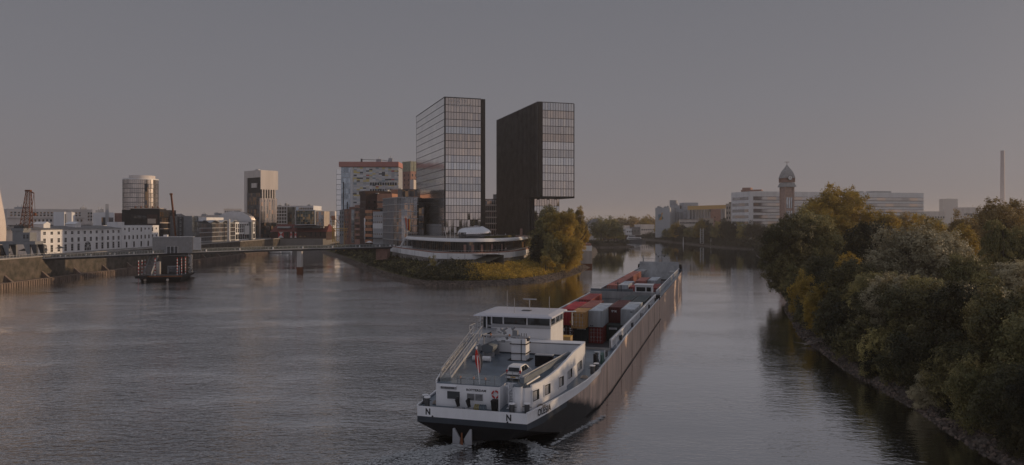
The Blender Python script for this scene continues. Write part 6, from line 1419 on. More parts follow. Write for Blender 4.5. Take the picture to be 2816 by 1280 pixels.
byl = {o['label']: o for o in COL.objects if 'label' in o}
g_ = lambda k_: next(o for l_, o in byl.items() if l_.startswith(k_))
marks(g_('bright red container'), [(1.55, 1.85, .35, .75)], 'yellow'); marks(g_('dark brown container'), [(.35, .6, 1.7, 2.2), (1.5, 1.75, 2.05, 2.3), (1.5, 1.85, 1.75, 1.9), (1.5, 1.7, 1.45, 1.6), (1.5, 1.8, 1.15, 1.3), (1.5, 1.65, .85, 1.0)], 'boat_white')
marks(g_('dark blue-green container below'), [(.5 + i * .19, .63 + i * .19, 2.25, 2.38) for i in range(8)] , 'boat_white'); marks(g_('oxide red container, lower'), [(.3, .42, 2.1, 2.22)], 'yellow'); marks(g_('dark green container, lower'), [(.45 + i * .2, .57 + i * .2, 1.95, 2.3) for i in range(7)], 'boat_white')
marks(g_('white-grey container'), [(.25, .4, .12, .3), (.5, .8, .12, .25)], 'letter'); marks(g_('pale grey container at the right-hand'), [(1.6, 2.0, 2.2, 2.35)], 'letter'); marks(g_('rusty ochre container'), [(.25, .5, 2.1, 2.35), (1.6, 2.0, 2.2, 2.32), (1.6, 1.9, 2.0, 2.1)], 'rust')
t = on_ship('wooden_crate', 'long yellow-brown wooden crate on deck behind the wheelhouse', 'crate', .1, 28.6, 4.8); MB().box(0, 2.6, 0, 1.4, .05, 1.4).obj('boards', mat('raw_board', (.46, .32, .16), .8), t); MB().box(.1, 2.5, .1, .25, -.05, .05).box(.1, 2.5, 1.1, 1.25, -.05, .05).box(-.03, 2.63, -.03, 1.43, 1.4, 1.46).obj('lid', 'ochre_lid' if 'ochre_lid' in M else 'yellow', t)
# foredeck of the motor vessel
b = MB(); rr = random.Random(12)
for i in range(10): x = -6 + i * 1.1; b.cyl((x, 94.2, 4.8), (x, 94.2, 5.3 + rr.random() * .5), .16, n=8); b.cyl((x - .4, 95.2, 5.1), (x + .4, 95.2, 5.1), .3, n=10)
b.box(-6.6, 3, 93.2, 93.35, 5.5, 5.6); b.obj('mooring_winches', 'dgrey', ship)
MB().box(-6.9, 2.5, 97.0, 97.3, 4.8, 6.4).obj('blue_breakwater', 'grey_blue', ship)
c = MB().box(3.4, 7.0, 93.5, 96.5, 4.78, 7.6).obj('lookout_cabin', 'boat_white', ship); MB().box(3.7, 5.6, 93.43, 93.49, 6.35, 7.25).box(5.85, 6.8, 93.43, 93.49, 6.35, 7.25).obj('window', 'glassb', c); MB().box(3.2, 7.2, 93.2, 96.7, 7.62, 7.78).obj('roof', 'white', c); MB().box(4.1, 5.4, 93.40, 93.49, 4.9, 5.8).obj('door', 'dgrey', c)
b = MB(); b.bar((-.6, 95.6, 4.8), (-.6, 95.6, 8.0), .2).bar((-1.2, 95.6, 7.8), (0, 95.6, 7.8), .12).bar((.3, 95.6, 4.8), (.1, 95.6, 7.4), .18); b.obj('deck_davit', 'dgrey', ship)
for x, y, z in ((-6.6, 92.5, 4.7), (7.9, 93, 4.7)):
    b = MB(); 
    for k_ in range(6): b.cyl((x + (k_ % 3) * .5 - .5, y + (k_ // 3) * 1.2, z), (x + (k_ % 3) * .5 - .5, y + (k_ // 3) * 1.2, z + .9), .3, n=10)
    b.obj('coupling_winch', 'black', ship)
# ================================================================== pushed barge
barge = thing('pushed_barge', 'long brown pushed barge with grey hold coupled ahead of the cargo vessel', 'barge', ship.location + Matrix.Rotation(R(-TH), 3, 'Z') @ Vector((.2, 98.4, 0)), R(-TH)); BL = 100
b = MB(); rows = []
for y, w_, z in ((0, 7.7, 4.6), (60, 7.7, 4.8), (84, 7.5, 5.2), (94, 6.6, 5.8), (BL, 5.2, 6.2)): rows.append([(.55 - w_, y, z), (.55 - w_ * .98, y, -1), (.55 + w_ * .98, y, -1), (.55 + w_, y, z)])
for j in range(4):
    v = rows[j] + rows[j + 1]
    for i in range(3): b.add([v[i], v[i + 1], v[4 + i + 1], v[4 + i]], [(0, 1, 2, 3)], 0, False)
b.add(rows[0], [(0, 1, 2, 3)]); b.add(rows[-1], [(0, 1, 2, 3)]); b.obj('hull', 'hull_side2' if 'hull_side2' in M else 'hull_side', barge)
b = MB(); b.box(-7.1, -5.9, 3, 84, 4.4, 4.75).box(7.0, 8.2, 3, 84, 4.4, 4.75).box(-7.0, 8.1, .2, 3, 4.4, 4.7).prism([(-6.9, 84), (8, 84), (7, 94), (5.6, BL), (-4.5, BL), (-5.9, 94)], 5.0, 5.3).box(-5.9, 7, 3, 84, .5, .9); b.obj('deck', 'deck', barge)
b = MB(); b.box(-5.9, -5.75, 3, 84, .5, 5.9).box(6.85, 7.0, 3, 84, .5, 5.9).box(-5.9, 7, 2.9, 3.05, .5, 5.5); b.obj('hold_wall', 'hatch_grey', barge)
b = MB(); b.add([(-5.9, 80, 2.4), (7, 80, 2.4), (7, 84.5, 7.9), (-5.9, 84.5, 7.9)], [(0, 1, 2, 3)]); b.box(-5.9, 7, 84.5, 84.8, 5, 7.9); b.obj('bow_bulkhead', 'hatch_grey', barge); MB().box(-5.9, 7, 58, 58.3, .9, 3.8).obj('cross_bulkhead', 'hatch_grey', barge); MB().box(-5.8, -3, 70, 80, 4.8, 5.6).obj('side_hatch', 'hatch_grey', barge); MB().box(4.5, 6.9, 72, 80, 5.0, 5.3).obj('side_hatch', 'hatch_grey', barge)
MB().box(-3.5, 6.6, 57.9, 58.4, 3.8, 4.1).obj('hold_beam', 'black', barge)
b = MB()
for x in (-5.95, 7.08): b.box(x - .08, x + .08, 3, 84, 5.8, 5.95); b.v += []; [b.box(x - .07, x + .07, 3 + i * 1.6, 3.3 + i * 1.6, 4.75, 5.8) for i in range(50)]
b.obj('coaming_stays', 'boat_white', barge)
b = MB(); b.bar((-5, 86, 8.8), (6.4, 86, 8.8), .08)
for x in (-5, -1, 3, 6.4): b.bar((x, 86, 5.3), (x, 86, 8.8), .08)
b.bar((-4.6, 86, 5.3), (-5.0, 86, 9.9), .3); b.bar((6.2, 86, 8), (6.2, 86, 9.6), .3); b.obj('bow_rail', 'grey', barge)
b = MB(); b.bar((.8, 92, 5.3), (.8, 92, 10.6), .16).bar((-1.2, 92, 9.6), (2.8, 92, 9.6), .08)
for x, z in ((-1.2, 9.9), (-.4, 9.0), (1.6, 9.1), (2.8, 10.0), (.8, 10.7)): b.cyl((x, 92, z), (x, 92, z + .4), .22, n=8)
b.obj('signal_mast', 'dgrey', barge)
for x in (-6.2, 7.0): MB().cyl((x, 88, 5.2), (x, 88, 6.9), .8, .6, n=12).obj('anchor_winch', 'black', barge)
def bcont(col, c, lab, xi, y, z, L=12.19, **k): return container(col, col, c, lab, XC[0] + xi + .2, 98.4 + y, z, L, group='shipping containers in the barge', **k)
bcont('faded', (.36, .13, .105), 'faded red container at the rear left of the barge', 0, 7, T2)
bcont('faded', (.36, .13, .105), 'faded red container, second along the left side of the barge', 0, 19.6, T2)
bcont('faded', (.36, .13, .105), 'faded red container, third along the left side of the barge', 0, 32.2, T2)
bcont('faded', (.36, .13, .105), 'faded red container, farthest along the left side of the barge', 0, 44.8, T2)
bcont('white', None, 'white container at the rear of the barge beside the faded red row', 2.47, 8, T2, L=12.19, doors=False)
bcont('faded', None, 'rusty red container in the middle of the barge, beyond the wine red one', 4.94, 21, T2)
bcont('winered', None, 'wine red container beside the lookout cabin on the barge', 4.9, 8.5, T2 - .5)
bcont('white', None, 'white container beyond the lookout cabin on the barge', 7.4, 26, T2 - .2, doors=False)
bcont('oxide', None, 'pinkish red container at the right side of the barge', 9.0, 9, T2 - .6)
# ================================================================== trees
def leaf_mat(name, a, b_, c, tr=.25):
    k = NT(name); p = k.p; tc = k.n('ShaderNodeTexCoord'); at = k.n('ShaderNodeAttribute'); at.attribute_name = 'tone'
    n = k.n('ShaderNodeTexNoise'); n.inputs['Scale'].default_value = .28; n.inputs['Detail'].default_value = 3; k.l(tc.outputs['Object'], n.inputs['Vector'])
    oi = k.n('ShaderNodeObjectInfo')
    s1 = k.n('ShaderNodeMath', operation='MULTIPLY_ADD'); s1.inputs[1].default_value = .42; k.l(at.outputs['Fac'], s1.inputs[0]); k.l(n.outputs[0], s1.inputs[2])
    s2 = k.n('ShaderNodeMath', operation='MULTIPLY_ADD'); s2.inputs[1].default_value = .16; k.l(oi.outputs['Random'], s2.inputs[0]); k.l(s1.outputs[0], s2.inputs[2])
    rp = k.n('ShaderNodeValToRGB'); e = rp.color_ramp.elements; e[0].position = .48; e[0].color = (*a, 1); e[1].position = 1.0; e[1].color = (*c, 1); m_ = e.new(.76); m_.color = (*b_, 1)
    k.l(s2.outputs[0], rp.inputs[0]); k.l(rp.outputs[0], p.inputs['Base Color']); p.inputs['Roughness'].default_value = .55; p.inputs['Specular IOR Level'].default_value = .25
    t = k.n('ShaderNodeBsdfTranslucent'); k.l(rp.outputs[0], t.inputs[0]); mx_ = k.n('ShaderNodeMixShader'); mx_.inputs[0].default_value = tr
    o = k.t.nodes['Material Output']; k.l(p.outputs[0], mx_.inputs[1]); k.l(t.outputs[0], mx_.inputs[2]); k.l(mx_.outputs[0], o.inputs[0]); return k.m
M['lf_olive'] = leaf_mat('olive_foliage', (.085, .095, .04), (.25, .225, .095), (.48, .40, .15), .2)
M['lf_gold'] = leaf_mat('golden_foliage', (.14, .115, .03), (.35, .255, .055), (.62, .43, .09), .4)
M['lf_willow'] = leaf_mat('willow_foliage', (.20, .185, .12), (.38, .34, .225), (.56, .49, .32), .16)
M['lf_dark'] = leaf_mat('dark_foliage', (.014, .017, .010), (.036, .038, .018), (.09, .08, .034), .12)
M['lf_shade'] = leaf_mat('shade_toned_foliage', (.03, .036, .017), (.105, .10, .045), (.30, .25, .10), .15)  # darker leaves: shade low in the tree mass is put into the colour
M['lf_rust'] = leaf_mat('autumn_foliage', (.15, .12, .05), (.32, .235, .095), (.52, .37, .15), .35)
M['bark'] = mat('bark', (.07, .055, .045), .9, var=.35, scale=2, bump=.5)
def crown_mesh(name, seed, rx_, rz_, nclump, leaves, leaf, shape='round', cl=.30, asp=1.):
    g = np.random.default_rng(seed); pts = []; nor = []
    C = []
    for i in range(nclump):
        f = (i + .5) / nclump; z = 1 - 2 * f; ph = i * 2.39996 + g.uniform(-.4, .4); r = math.sqrt(1 - z * z); rad = g.uniform(.55, .86) if i % 4 else g.uniform(.1, .5)
        C.append((r * math.cos(ph) * rad, r * math.sin(ph) * rad, z * rad * 1.0, g.uniform(.55, 1.35) * cl))
    C = np.array(C); C[:, 2] *= asp; w_ = C[:, 3] ** 2; w_ /= w_.sum(); idx = g.choice(len(C), leaves, p=w_)
    d = g.normal(size=(leaves, 3)); d /= np.linalg.norm(d, axis=1)[:, None]; rad = np.where(g.random(leaves) < .8, g.uniform(.84, 1.06, leaves), g.uniform(.4, .84, leaves))
    spike = 1 + .25 * g.standard_normal(leaves).clip(-1, 2) * (g.random(leaves) < .3)
    # each clump breaks up into sprays of leaves with gaps between
    ns = 13; sd = g.normal(size=(len(C), ns, 3)); sd /= np.linalg.norm(sd, axis=2)[:, :, None]; sr = g.uniform(.72, 1.22, (len(C), ns)); sj = g.integers(0, ns, leaves)
    loose = g.random(leaves) < .78; sp_ = sd[idx, sj] * sr[idx, sj][:, None] + g.normal(size=(leaves, 3)) * .17
    off_ = np.where(loose[:, None], sp_, d * (rad * spike * .86)[:, None]); P = C[idx, :3] + off_ * C[idx, 3][:, None]
    d = np.where(loose[:, None], sp_ / (np.linalg.norm(sp_, axis=1)[:, None] + 1e-6), d)
    if shape == 'bank':   # fuller below, so that foliage hangs to the water
        k_ = P[:, 2] < 0; P[k_, :2] *= (1 + .15 * np.minimum(1, -P[k_, 2:3] / asp))
    if shape == 'poplar': P[:, :2] *= (1 - .35 * np.abs(P[:, 2:3] / asp))
    if shape == 'weep': P[:, 2] -= .55 * (P[:, 0] ** 2 + P[:, 1] ** 2)
    P = P * np.array([rx_, rx_, rz_])
    n = d * 1.0 + g.normal(size=(leaves, 3)) * .5 + np.array([0, 0, .25]); n /= np.linalg.norm(n, axis=1)[:, None]
    a = np.cross(n, g.normal(size=(leaves, 3))); a /= np.linalg.norm(a, axis=1)[:, None]; b_ = np.cross(n, a)
    s_ = (leaf * g.uniform(.6, 1.35, leaves))[:, None]
    if shape == 'weep': a = np.tile(np.array([0, 0, 1.]), (leaves, 1)) + g.normal(size=(leaves, 3)) * .12; b_ = np.cross(a, g.normal(size=(leaves, 3))); b_ /= np.linalg.norm(b_, axis=1)[:, None]; aw, bw = 2.2, .45
    else: aw, bw = 1.0, .62
    V = np.empty((leaves * 4, 3)); V[0::4] = P - a * s_ * aw * .5; V[1::4] = P + b_ * s_ * bw * .5; V[2::4] = P + a * s_ * aw * .5; V[3::4] = P - b_ * s_ * bw * .5
    me = bpy.data.meshes.new(name); me.vertices.add(leaves * 4); me.vertices.foreach_set('co', V.ravel().astype('f'))
    me.loops.add(leaves * 4); me.loops.foreach_set('vertex_index', np.arange(leaves * 4, dtype=np.int32)); me.polygons.add(leaves)
    me.polygons.foreach_set('loop_start', np.arange(0, leaves * 4, 4, dtype=np.int32)); me.polygons.foreach_set('loop_total', np.full(leaves, 4, np.int32)); me.update(calc_edges=True)
    at = me.attributes.new('tone', 'FLOAT', 'POINT'); tn = np.repeat((g.random(leaves) * .5 + g.random(nclump)[idx] * .5).astype('f'), 4); at.data.foreach_set('value', tn); return me
def trunk_mesh(seed, h, r):
    rr = random.Random(seed); b = MB(); top = Vector((rr.uniform(-.4, .4), rr.uniform(-.4, .4), h * .62)); b.cyl((0, 0, -1), top, r, r * .55, n=10); 
    for i in range(7):
        a = i * 2.4 + rr.random(); s_ = Vector((0, 0, 0)).lerp(top, .45 + .08 * i); e_ = s_ + Vector((math.cos(a) * h * .28, math.sin(a) * h * .28, h * rr.uniform(.18, .34))); m_ = (s_ + e_) / 2 + Vector((0, 0, -.3)); b.cyl(s_, m_, r * .34, r * .24, n=7); b.cyl(m_, e_, r * .24, r * .08, n=6)
    b.cyl(top, top + Vector((0, 0, h * .3)), r * .5, r * .1, n=8); return b.mesh('trunk', 'bark')
CR = {}
def crown(kind, v, asp=1.):
    asp = min((1.0, 1.35, 1.8, 3.0), key=lambda q: abs(q - asp)); key = (kind, v, asp); m_ = 1 + (asp - 1) * .8
    if key not in CR:
        if kind == 'near': CR[key] = crown_mesh('crown', 10 + v, 1, 1, int(48 * m_), int(42000 * m_), .050, 'bank', .27, asp)      # unit radius; scaled by the tree
        elif kind == 'mid': CR[key] = crown_mesh('crown', 20 + v, 1, 1, int(38 * m_), int(18000 * m_), .074, 'bank', .29, asp)
        elif kind == 'far': CR[key] = crown_mesh('crown', 30 + v, 1, 1, 22, 4200, .14, 'bank', .32, asp)
        elif kind == 'poplar': CR[key] = crown_mesh('crown', 40 + v, 1, 1, 60, 14000, .12, 'poplar', .42, asp)
        elif kind == 'weep': CR[key] = crown_mesh('crown', 50 + v, 1, 1, 40, 24000, .055, 'weep', .25, asp)
        elif kind == 'shrub': CR[key] = crown_mesh('crown', 60 + v, 1, 1, 12, 1500, .16, 'round', .42, asp)
    return CR[key]
TRK = [trunk_mesh(i, 10, .34) for i in range(3)]
tn = [0]
def tree(x, y, z0, ztop, r, mt_, lab, kind='mid', zlow=None, name='tree', cat='tree', group=None, ry=None):
    """z0 ground, ztop crown top, zlow crown bottom, r crown radius"""
    i = tn[0]; tn[0] += 1; zlow = z0 + (ztop - z0) * .15 if zlow is None else zlow; t = thing(name, lab, cat, (x, y, z0), 0, group); hh = (ztop - zlow) / 2; me = crown(kind, i % 3, hh / r); ap = min((1.0, 1.35, 1.8, 3.0), key=lambda q: abs(q - hh / r))
    if not me.materials: me.materials.append(M['lf_olive'])
    c = link('crown', me, t, (0, 0, (ztop + zlow) / 2 - z0), i * 1.7); c.scale = (r, ry or r, hh / ap); c.material_slots[0].link = 'OBJECT'; c.material_slots[0].material = M[mt_]
    tr = link('trunk', TRK[i % 3], t, (0, 0, 0), i * 2.1); s_ = (ztop - z0) / 10.; tr.scale = (s_ * .8, s_ * .8, s_ * .9); return t
def ptree(px, Y, ytop, wpx, z0, mt_, lab, kind='mid', ylow=None, **k):
    r = wpx / 2 / 2030 * Y; return tree(PX(px, Y), Y, z0, PZ(ytop, Y), r, mt_, lab, kind, None if ylow is None else PZ(ylow, Y), **k)
# ---- right bank: the big mass, listed from the far end to the near end
G = 'trees crowding the right bank'
ptree(2165, 196, 572, 150, 3, 'lf_shade', 'dark green tree overhanging the river at the left tip of the right bank', 'near', 850, group=G)
ptree(2225, 205, 556, 190, 3, 'lf_olive', 'broad olive tree standing just behind the bank tip', 'near', 830, group=G)
ptree(2292, 212, 566, 110, 3, 'lf_gold', 'golden sunlit tree on the right flank of the bank-tip group', 'near', 760, group=G)
ptree(2305, 262, 508, 190, 4, 'lf_gold', 'tall golden-topped tree rising above the long white office', 'near', 680, group=G)
ptree(2420, 285, 575, 130, 5, 'lf_gold', 'low golden tree right of the tall golden-topped tree', 'mid', 680, group=G)
ptree(2492, 290, 585, 110, 5, 'lf_rust', 'rusty gold tree below the right end of the long office', 'mid', 680, group=G)
ptree(2545, 265, 590, 100, 5, 'lf_gold', 'pale gold tree left of the willow crest', 'mid', 700, group=G)
ptree(2390, 176, 602, 170, 4, 'lf_dark', 'very dark evergreen behind the gold and willow trees', 'near', 800, group=G)
ptree(2300, 172, 700, 150, 3, 'lf_olive', 'low olive tree at the water below the golden tree', 'near', 890, group=G)
ptree(2215, 165, 740, 90, 2, 'lf_gold', 'small yellow-leaved tree at the shoreline under the bank tip', 'mid', 900, group=G)
ptree(2300, 140, 745, 120, 2, 'lf_gold', 'yellow-green young tree leaning to the water', 'mid', 945, group=G)
ptree(2345, 150, 690, 110, 3, 'lf_gold', 'yellow-topped slender tree left of the big willow', 'mid', 900, group=G)
ptree(2330, 122, 800, 110, 2, 'lf_dark', 'dark ivy-hung tree just left of the willow', 'mid', 1010, group=G)
ptree(2490, 134, 600, 230, 4, 'lf_willow', 'large silver-green willow forming the crest of the bank', 'near', 900, group=G, name='willow_tree')
ptree(2590, 138, 612, 190, 4, 'lf_willow', 'silver-green willow right of the crest willow', 'near', 860, group=G, name='willow_tree')
ptree(2445, 112, 740, 180, 3, 'lf_willow', 'grey-green willow hanging toward the river', 'near', 1010, group=G, name='willow_tree')
ptree(2540, 108, 730, 190, 3, 'lf_olive', 'olive tree in front of the crest willow', 'near', 1030, group=G)
ptree(2650, 128, 680, 150, 4, 'lf_olive', 'bushy olive tree below the weeping willow', 'near', 900, group=G)
ptree(2640, 100, 765, 190, 3, 'lf_willow', 'pale green tree in the middle of the near bank', 'near', 1080, group=G)
ptree(2655, 240, 592, 110, 5, 'lf_rust', 'rust-brown tree left of the chimney', 'mid', 720, group=G)
ptree(2640, 200, 612, 90, 5, 'lf_gold', 'gold tree in front of the rust-brown tree', 'mid', 760, group=G)
ptree(2755, 215, 536, 150, 5, 'lf_rust', 'tall russet tree below the chimney', 'near', 740, group=G)
ptree(2822, 225, 545, 130, 5, 'lf_rust', 'russet tree at the right edge beside the tall russet one', 'mid', 760, group=G)
ptree(2748, 150, 588, 105, 4, 'lf_olive', 'weeping willow with hanging strands near the right edge', 'weep', 760, group=G, name='willow_tree')
ptree(2812, 150, 610, 120, 4, 'lf_olive', 'olive tree at the right edge behind the weeping willow', 'near', 820, group=G)
ptree(2790, 112, 690, 170, 4, 'lf_willow', 'pale olive tree at the right edge, middle height', 'near', 960, group=G)
ptree(2720, 112, 740, 120, 3, 'lf_olive', 'olive tree between the pale ones near the right edge', 'mid', 960, group=G)
ptree(2720, 88, 850, 200, 3, 'lf_shade', 'dark olive tree low on the near bank', 'near', 1180, group=G)
ptree(2590, 92, 880, 150, 2, 'lf_olive', 'olive shrubby tree close above the shoreline', 'near', 1110, group=G)
ptree(2560, 84, 1010, 110, 1.5, 'lf_willow', 'small grey-green tree standing out at the waterline', 'near', 1150, group=G)
ptree(2830, 82, 830, 200, 3, 'lf_dark', 'dark tree at the right edge of the near bank', 'near', 1200, group=G)
ptree(2660, 78, 1040, 120, 2, 'lf_dark', 'dark low tree near the bottom of the bank', 'near', 1220, group=G)
ptree(2760, 72, 1090, 160, 2, 'lf_shade', 'nearest low tree at the lower right corner', 'near', 1290, group=G)
ptree(2830, 66, 1040, 150, 2, 'lf_dark', 'nearest dark tree at the lower right edge', 'near', 1330, group=G)
ptree(2410, 100, 930, 100, 2, 'lf_dark', 'small dark tree over the stones below the hanging willow', 'mid', 1070, group=G)
ptree(2480, 96, 960, 110, 2, 'lf_olive', 'small olive tree over the stones in the middle of the shore', 'mid', 1100, group=G)
words = ['first', 'second', 'third', 'fourth', 'fifth', 'sixth', 'seventh', 'eighth', 'ninth', 'tenth', 'eleventh', 'twelfth', 'thirteenth', 'fourteenth', 'fifteenth', 'sixteenth', 'seventeenth', 'eighteenth']
def bankx(Y): return min(rshore, key=lambda p: abs(p.y - Y)).x
rr = random.Random(41)
for i, Y in enumerate((58, 63, 68, 74, 80, 86.5, 93, 100, 108, 116, 125, 134, 144, 155, 167, 180)):  # mostly darker leaf colours, painting in the shaded foot of the bank trees
    r = rr.uniform(2.6, 4.0) * (.9 + Y / 500); tree(bankx(Y) + r * .55 + .5, Y, 1.2, rr.uniform(5.5, 9.5) + Y * .012, r, ('lf_shade', 'lf_dark', 'lf_shade', 'lf_olive')[i % 4] if i not in (11, 13) else 'lf_gold', 'low leafy crown over the shore stones, %s from the lower right corner' % words[i], 'mid' if Y > 90 else 'near', .2, group='low crowns along the right shoreline')
for i, Y in enumerate((62, 70, 79, 88, 98, 108, 119, 131, 144, 158, 172)):
    r = rr.uniform(4.8, 6.2); tree(bankx(Y) + 8.3 + rr.uniform(-.5, .8), Y + 2, 3, rr.uniform(12, 15.5), r, ('lf_shade', 'lf_olive', 'lf_shade', 'lf_dark', 'lf_shade')[i % 5], 'mid-height crown behind the shoreline crowns, %s from the lower right corner' % words[i], 'near', 3.5, group='mid-height crowns on the right bank')
for i, (px, Y, yt, w_) in enumerate(((2900, 260, 570, 200), (2980, 300, 565, 220), (2700, 420, 585, 110), (2860, 430, 580, 130), (2560, 470, 596, 90), (3050, 180, 560, 300), (2330, 430, 594, 100))):
    ptree(px, Y, yt, w_, 5, ('lf_olive', 'lf_gold')[i % 2], 'inland tree behind the right bank, %s of the scattered ones' % words[i], 'mid', group='scattered inland trees')
# undergrowth along the right bank
def undergrowth(name, line, dmin, dmax, n, leaf, mt_, seed, hz=lambda d: 1., zf=None, hs=1.6):
    g = np.random.default_rng(seed); rr = random.Random(seed); P = np.empty((n, 3))
    nb = n // 60
    for i in range(nb):
        k_ = rr.randrange(len(line) - 1); p = line[k_].lerp(line[k_ + 1], rr.random()); tt = (line[k_ + 1] - line[k_]).normalized(); d = rr.uniform(dmin, dmax); c = p + Vector((-tt.y, tt.x)) * d; z = zf(d); s_ = rr.uniform(.5, 1.3) * hs
        q = g.normal(size=(60, 3)) * np.array([s_ * .55, s_ * .55, s_ * .4]) + np.array([c.x, c.y, z + s_ * .35]); q[:, 2] = np.maximum(q[:, 2], z + .05); P[i * 60:(i + 1) * 60] = q
    P = P[:nb * 60]; m_ = len(P); a = g.normal(size=(m_, 3)); a /= np.linalg.norm(a, axis=1)[:, None]; b_ = np.cross(a, g.normal(size=(m_, 3))); b_ /= np.linalg.norm(b_, axis=1)[:, None]; s_ = leaf * g.uniform(.6, 1.4, (m_, 1))
    V = np.empty((m_ * 4, 3)); V[0::4] = P - a * s_ * .5; V[1::4] = P + b_ * s_ * .3; V[2::4] = P + a * s_ * .5; V[3::4] = P - b_ * s_ * .3
    me = bpy.data.meshes.new(name); me.vertices.add(m_ * 4); me.vertices.foreach_set('co', V.ravel().astype('f')); me.loops.add(m_ * 4); me.loops.foreach_set('vertex_index', np.arange(m_ * 4, dtype=np.int32)); me.polygons.add(m_)
    me.polygons.foreach_set('loop_start', np.arange(0, m_ * 4, 4, dtype=np.int32)); me.polygons.foreach_set('loop_total', np.full(m_, 4, np.int32)); me.update(calc_edges=True)
    at = me.attributes.new('tone', 'FLOAT', 'POINT'); at.data.foreach_set('value', np.repeat(g.random(m_).astype('f'), 4)); me.materials.append(M[mt_]); return stuff(link(name, me))
rnear = [p for p in rshore if p.y < 230]
undergrowth('bank_undergrowth', rnear, 2.0, 12, 80000, .36, 'lf_dark', 3, zf=lambda d: .7 + d * .36, hs=1.6)
undergrowth('bank_undergrowth', [p for p in rshore if p.y > 200], 1.5, 14, 60000, 1.0, 'lf_dark', 4, zf=lambda d: .9 + d * .36, hs=3)
# ---- peninsula planting
left_sh = [p for p in shore if p.x < -6]; right_sh = [p for p in shore if p.x > -14 and p.y < 420]
undergrowth('slope_ground_cover', left_sh, 3.5, 22, 80000, .55, 'lf_dark', 5, zf=lambda d: 1.6 + (d - 3.5) * .235, hs=1.3)
undergrowth('slope_ground_cover', left_sh, 6, 18, 24000, .45, 'lf_olive', 6, zf=lambda d: 1.6 + (d - 3.5) * .235, hs=1.0)
undergrowth('slope_ground_cover', right_sh, 3.5, 17, 60000, .45, 'lf_gold', 7, zf=lambda d: 1.6 + (d - 3.5) * .25, hs=1.3)
GP = 'trees at the river end of the peninsula'
ptree(1500, 300, 585, 92, 5, 'lf_olive', 'dark leafy tree left of the golden peninsula tree', 'near', 740, group=GP)
ptree(1540, 300, 572, 96, 4, 'lf_gold', 'big golden sunlit tree at the peninsula tip', 'near', 690, group=GP)
ptree(1556, 290, 640, 84, 4, 'lf_gold', 'low golden tree in front of the big one at the peninsula tip', 'near', 752, group=GP)
ptree(1520, 286, 650, 70, 4, 'lf_olive', 'low green tree in front at the left of the golden ones', 'near', 750, group=GP)
ptree(1516, 322, 560, 74, 5, 'lf_olive', 'tall tree behind the dark leafy one at the peninsula tip', 'mid', 680, group=GP)
ptree(1576, 312, 606, 62, 4, 'lf_gold', 'golden tree at the right flank of the peninsula tip', 'mid', 742, group=GP)
ptree(1591, 330, 556, 36, 5, 'lf_gold', 'columnar golden poplar at the right of the peninsula', 'mid', 690, group=GP, name='poplar_tree')
ptree(1567, 336, 560, 30, 5, 'lf_olive', 'shorter poplar just left of the columnar one', 'mid', 690, group=GP, name='poplar_tree')
ptree(1608, 345, 618, 30, 5, 'lf_gold', 'small golden tree above the harbour-mouth wall', 'mid', 675, group=GP)
ptree(1480, 296, 640, 60, 5, 'lf_dark', 'dark low tree beside the right end of the terrace', 'mid', 735, group=GP)
for px, Y, yt, w_, m_, lab in ((1500, 274, 700, 26, 'lf_gold', 'yellow bush on the slope below the dark tree'), (1518, 276, 715, 30, 'lf_gold', 'golden bush near the stony shore at the tip'), (1540, 282, 725, 26, 'lf_gold', 'yellow bush lowest by the right-hand shore'), (1333, 262, 722, 16, 'lf_gold', 'lone golden bush below the white parapet'), (1190, 268, 700, 22, 'lf_olive', 'lone green bush against the white parapet wall')):
    ptree(px, Y, yt, w_, 3.4, m_, lab, 'shrub', None, name='bush', cat='bush')
ptree(1452, 330, 655, 26, 9, 'lf_olive', 'small planted tree on the terrace right end', 'shrub')
# ---- far bank and spit trees
GS = 'round trees on the river spit'
for px, Y, yt, w_, lab in ((1652, 612, 606, 62, 'round dark tree at the left of the river spit'), (1690, 610, 603, 58, 'round dark tree at the right of the river spit'), (1672, 640, 600, 60, 'taller dark tree behind the two on the spit'), (1708, 650, 640, 26, 'small bush-like tree at the tip of the spit')):
    ptree(px, Y, yt, w_, 3, 'lf_olive', lab, 'mid', None, group=GS)
stuff(undergrowth('spit_reeds', [Vector((58, 600)), Vector((70, 596)), Vector((92, 604)), Vector((100, 640))], -1, 6, 9000, .9, 'lf_dark', 9, zf=lambda d: 2.6, hs=2))
rr = random.Random(17)
FT = [(1836, 735, 628, 34), (1858, 720, 610, 34), (1876, 700, 618, 38), (1900, 690, 622, 44), (1925, 672, 606, 46), (1950, 655, 622, 48), (1975, 640, 610, 50), (2000, 630, 606, 54), (2024, 615, 616, 50), (2048, 605, 612, 54), (2075, 596, 612, 56), (2100, 590, 620, 60), (2128, 585, 618, 60), (1990, 655, 600, 44), (1940, 690, 602, 40)]
for i, (px, Y, yt, w_) in enumerate(FT):
    m_ = 'lf_gold' if px in (1858, 1925) else 'lf_dark' if i % 3 else 'lf_olive'
    ptree(px, Y, yt, w_, 3, m_, '%s tree counted from the left in the front row on the far right bank' % words[i] if i < 13 else ('taller tree behind the front row, below the old mills' if i == 13 else 'tree behind the front row, below the red brick mill'), 'mid', PZ(0, Y) and None, group='dark trees on the far right bank')
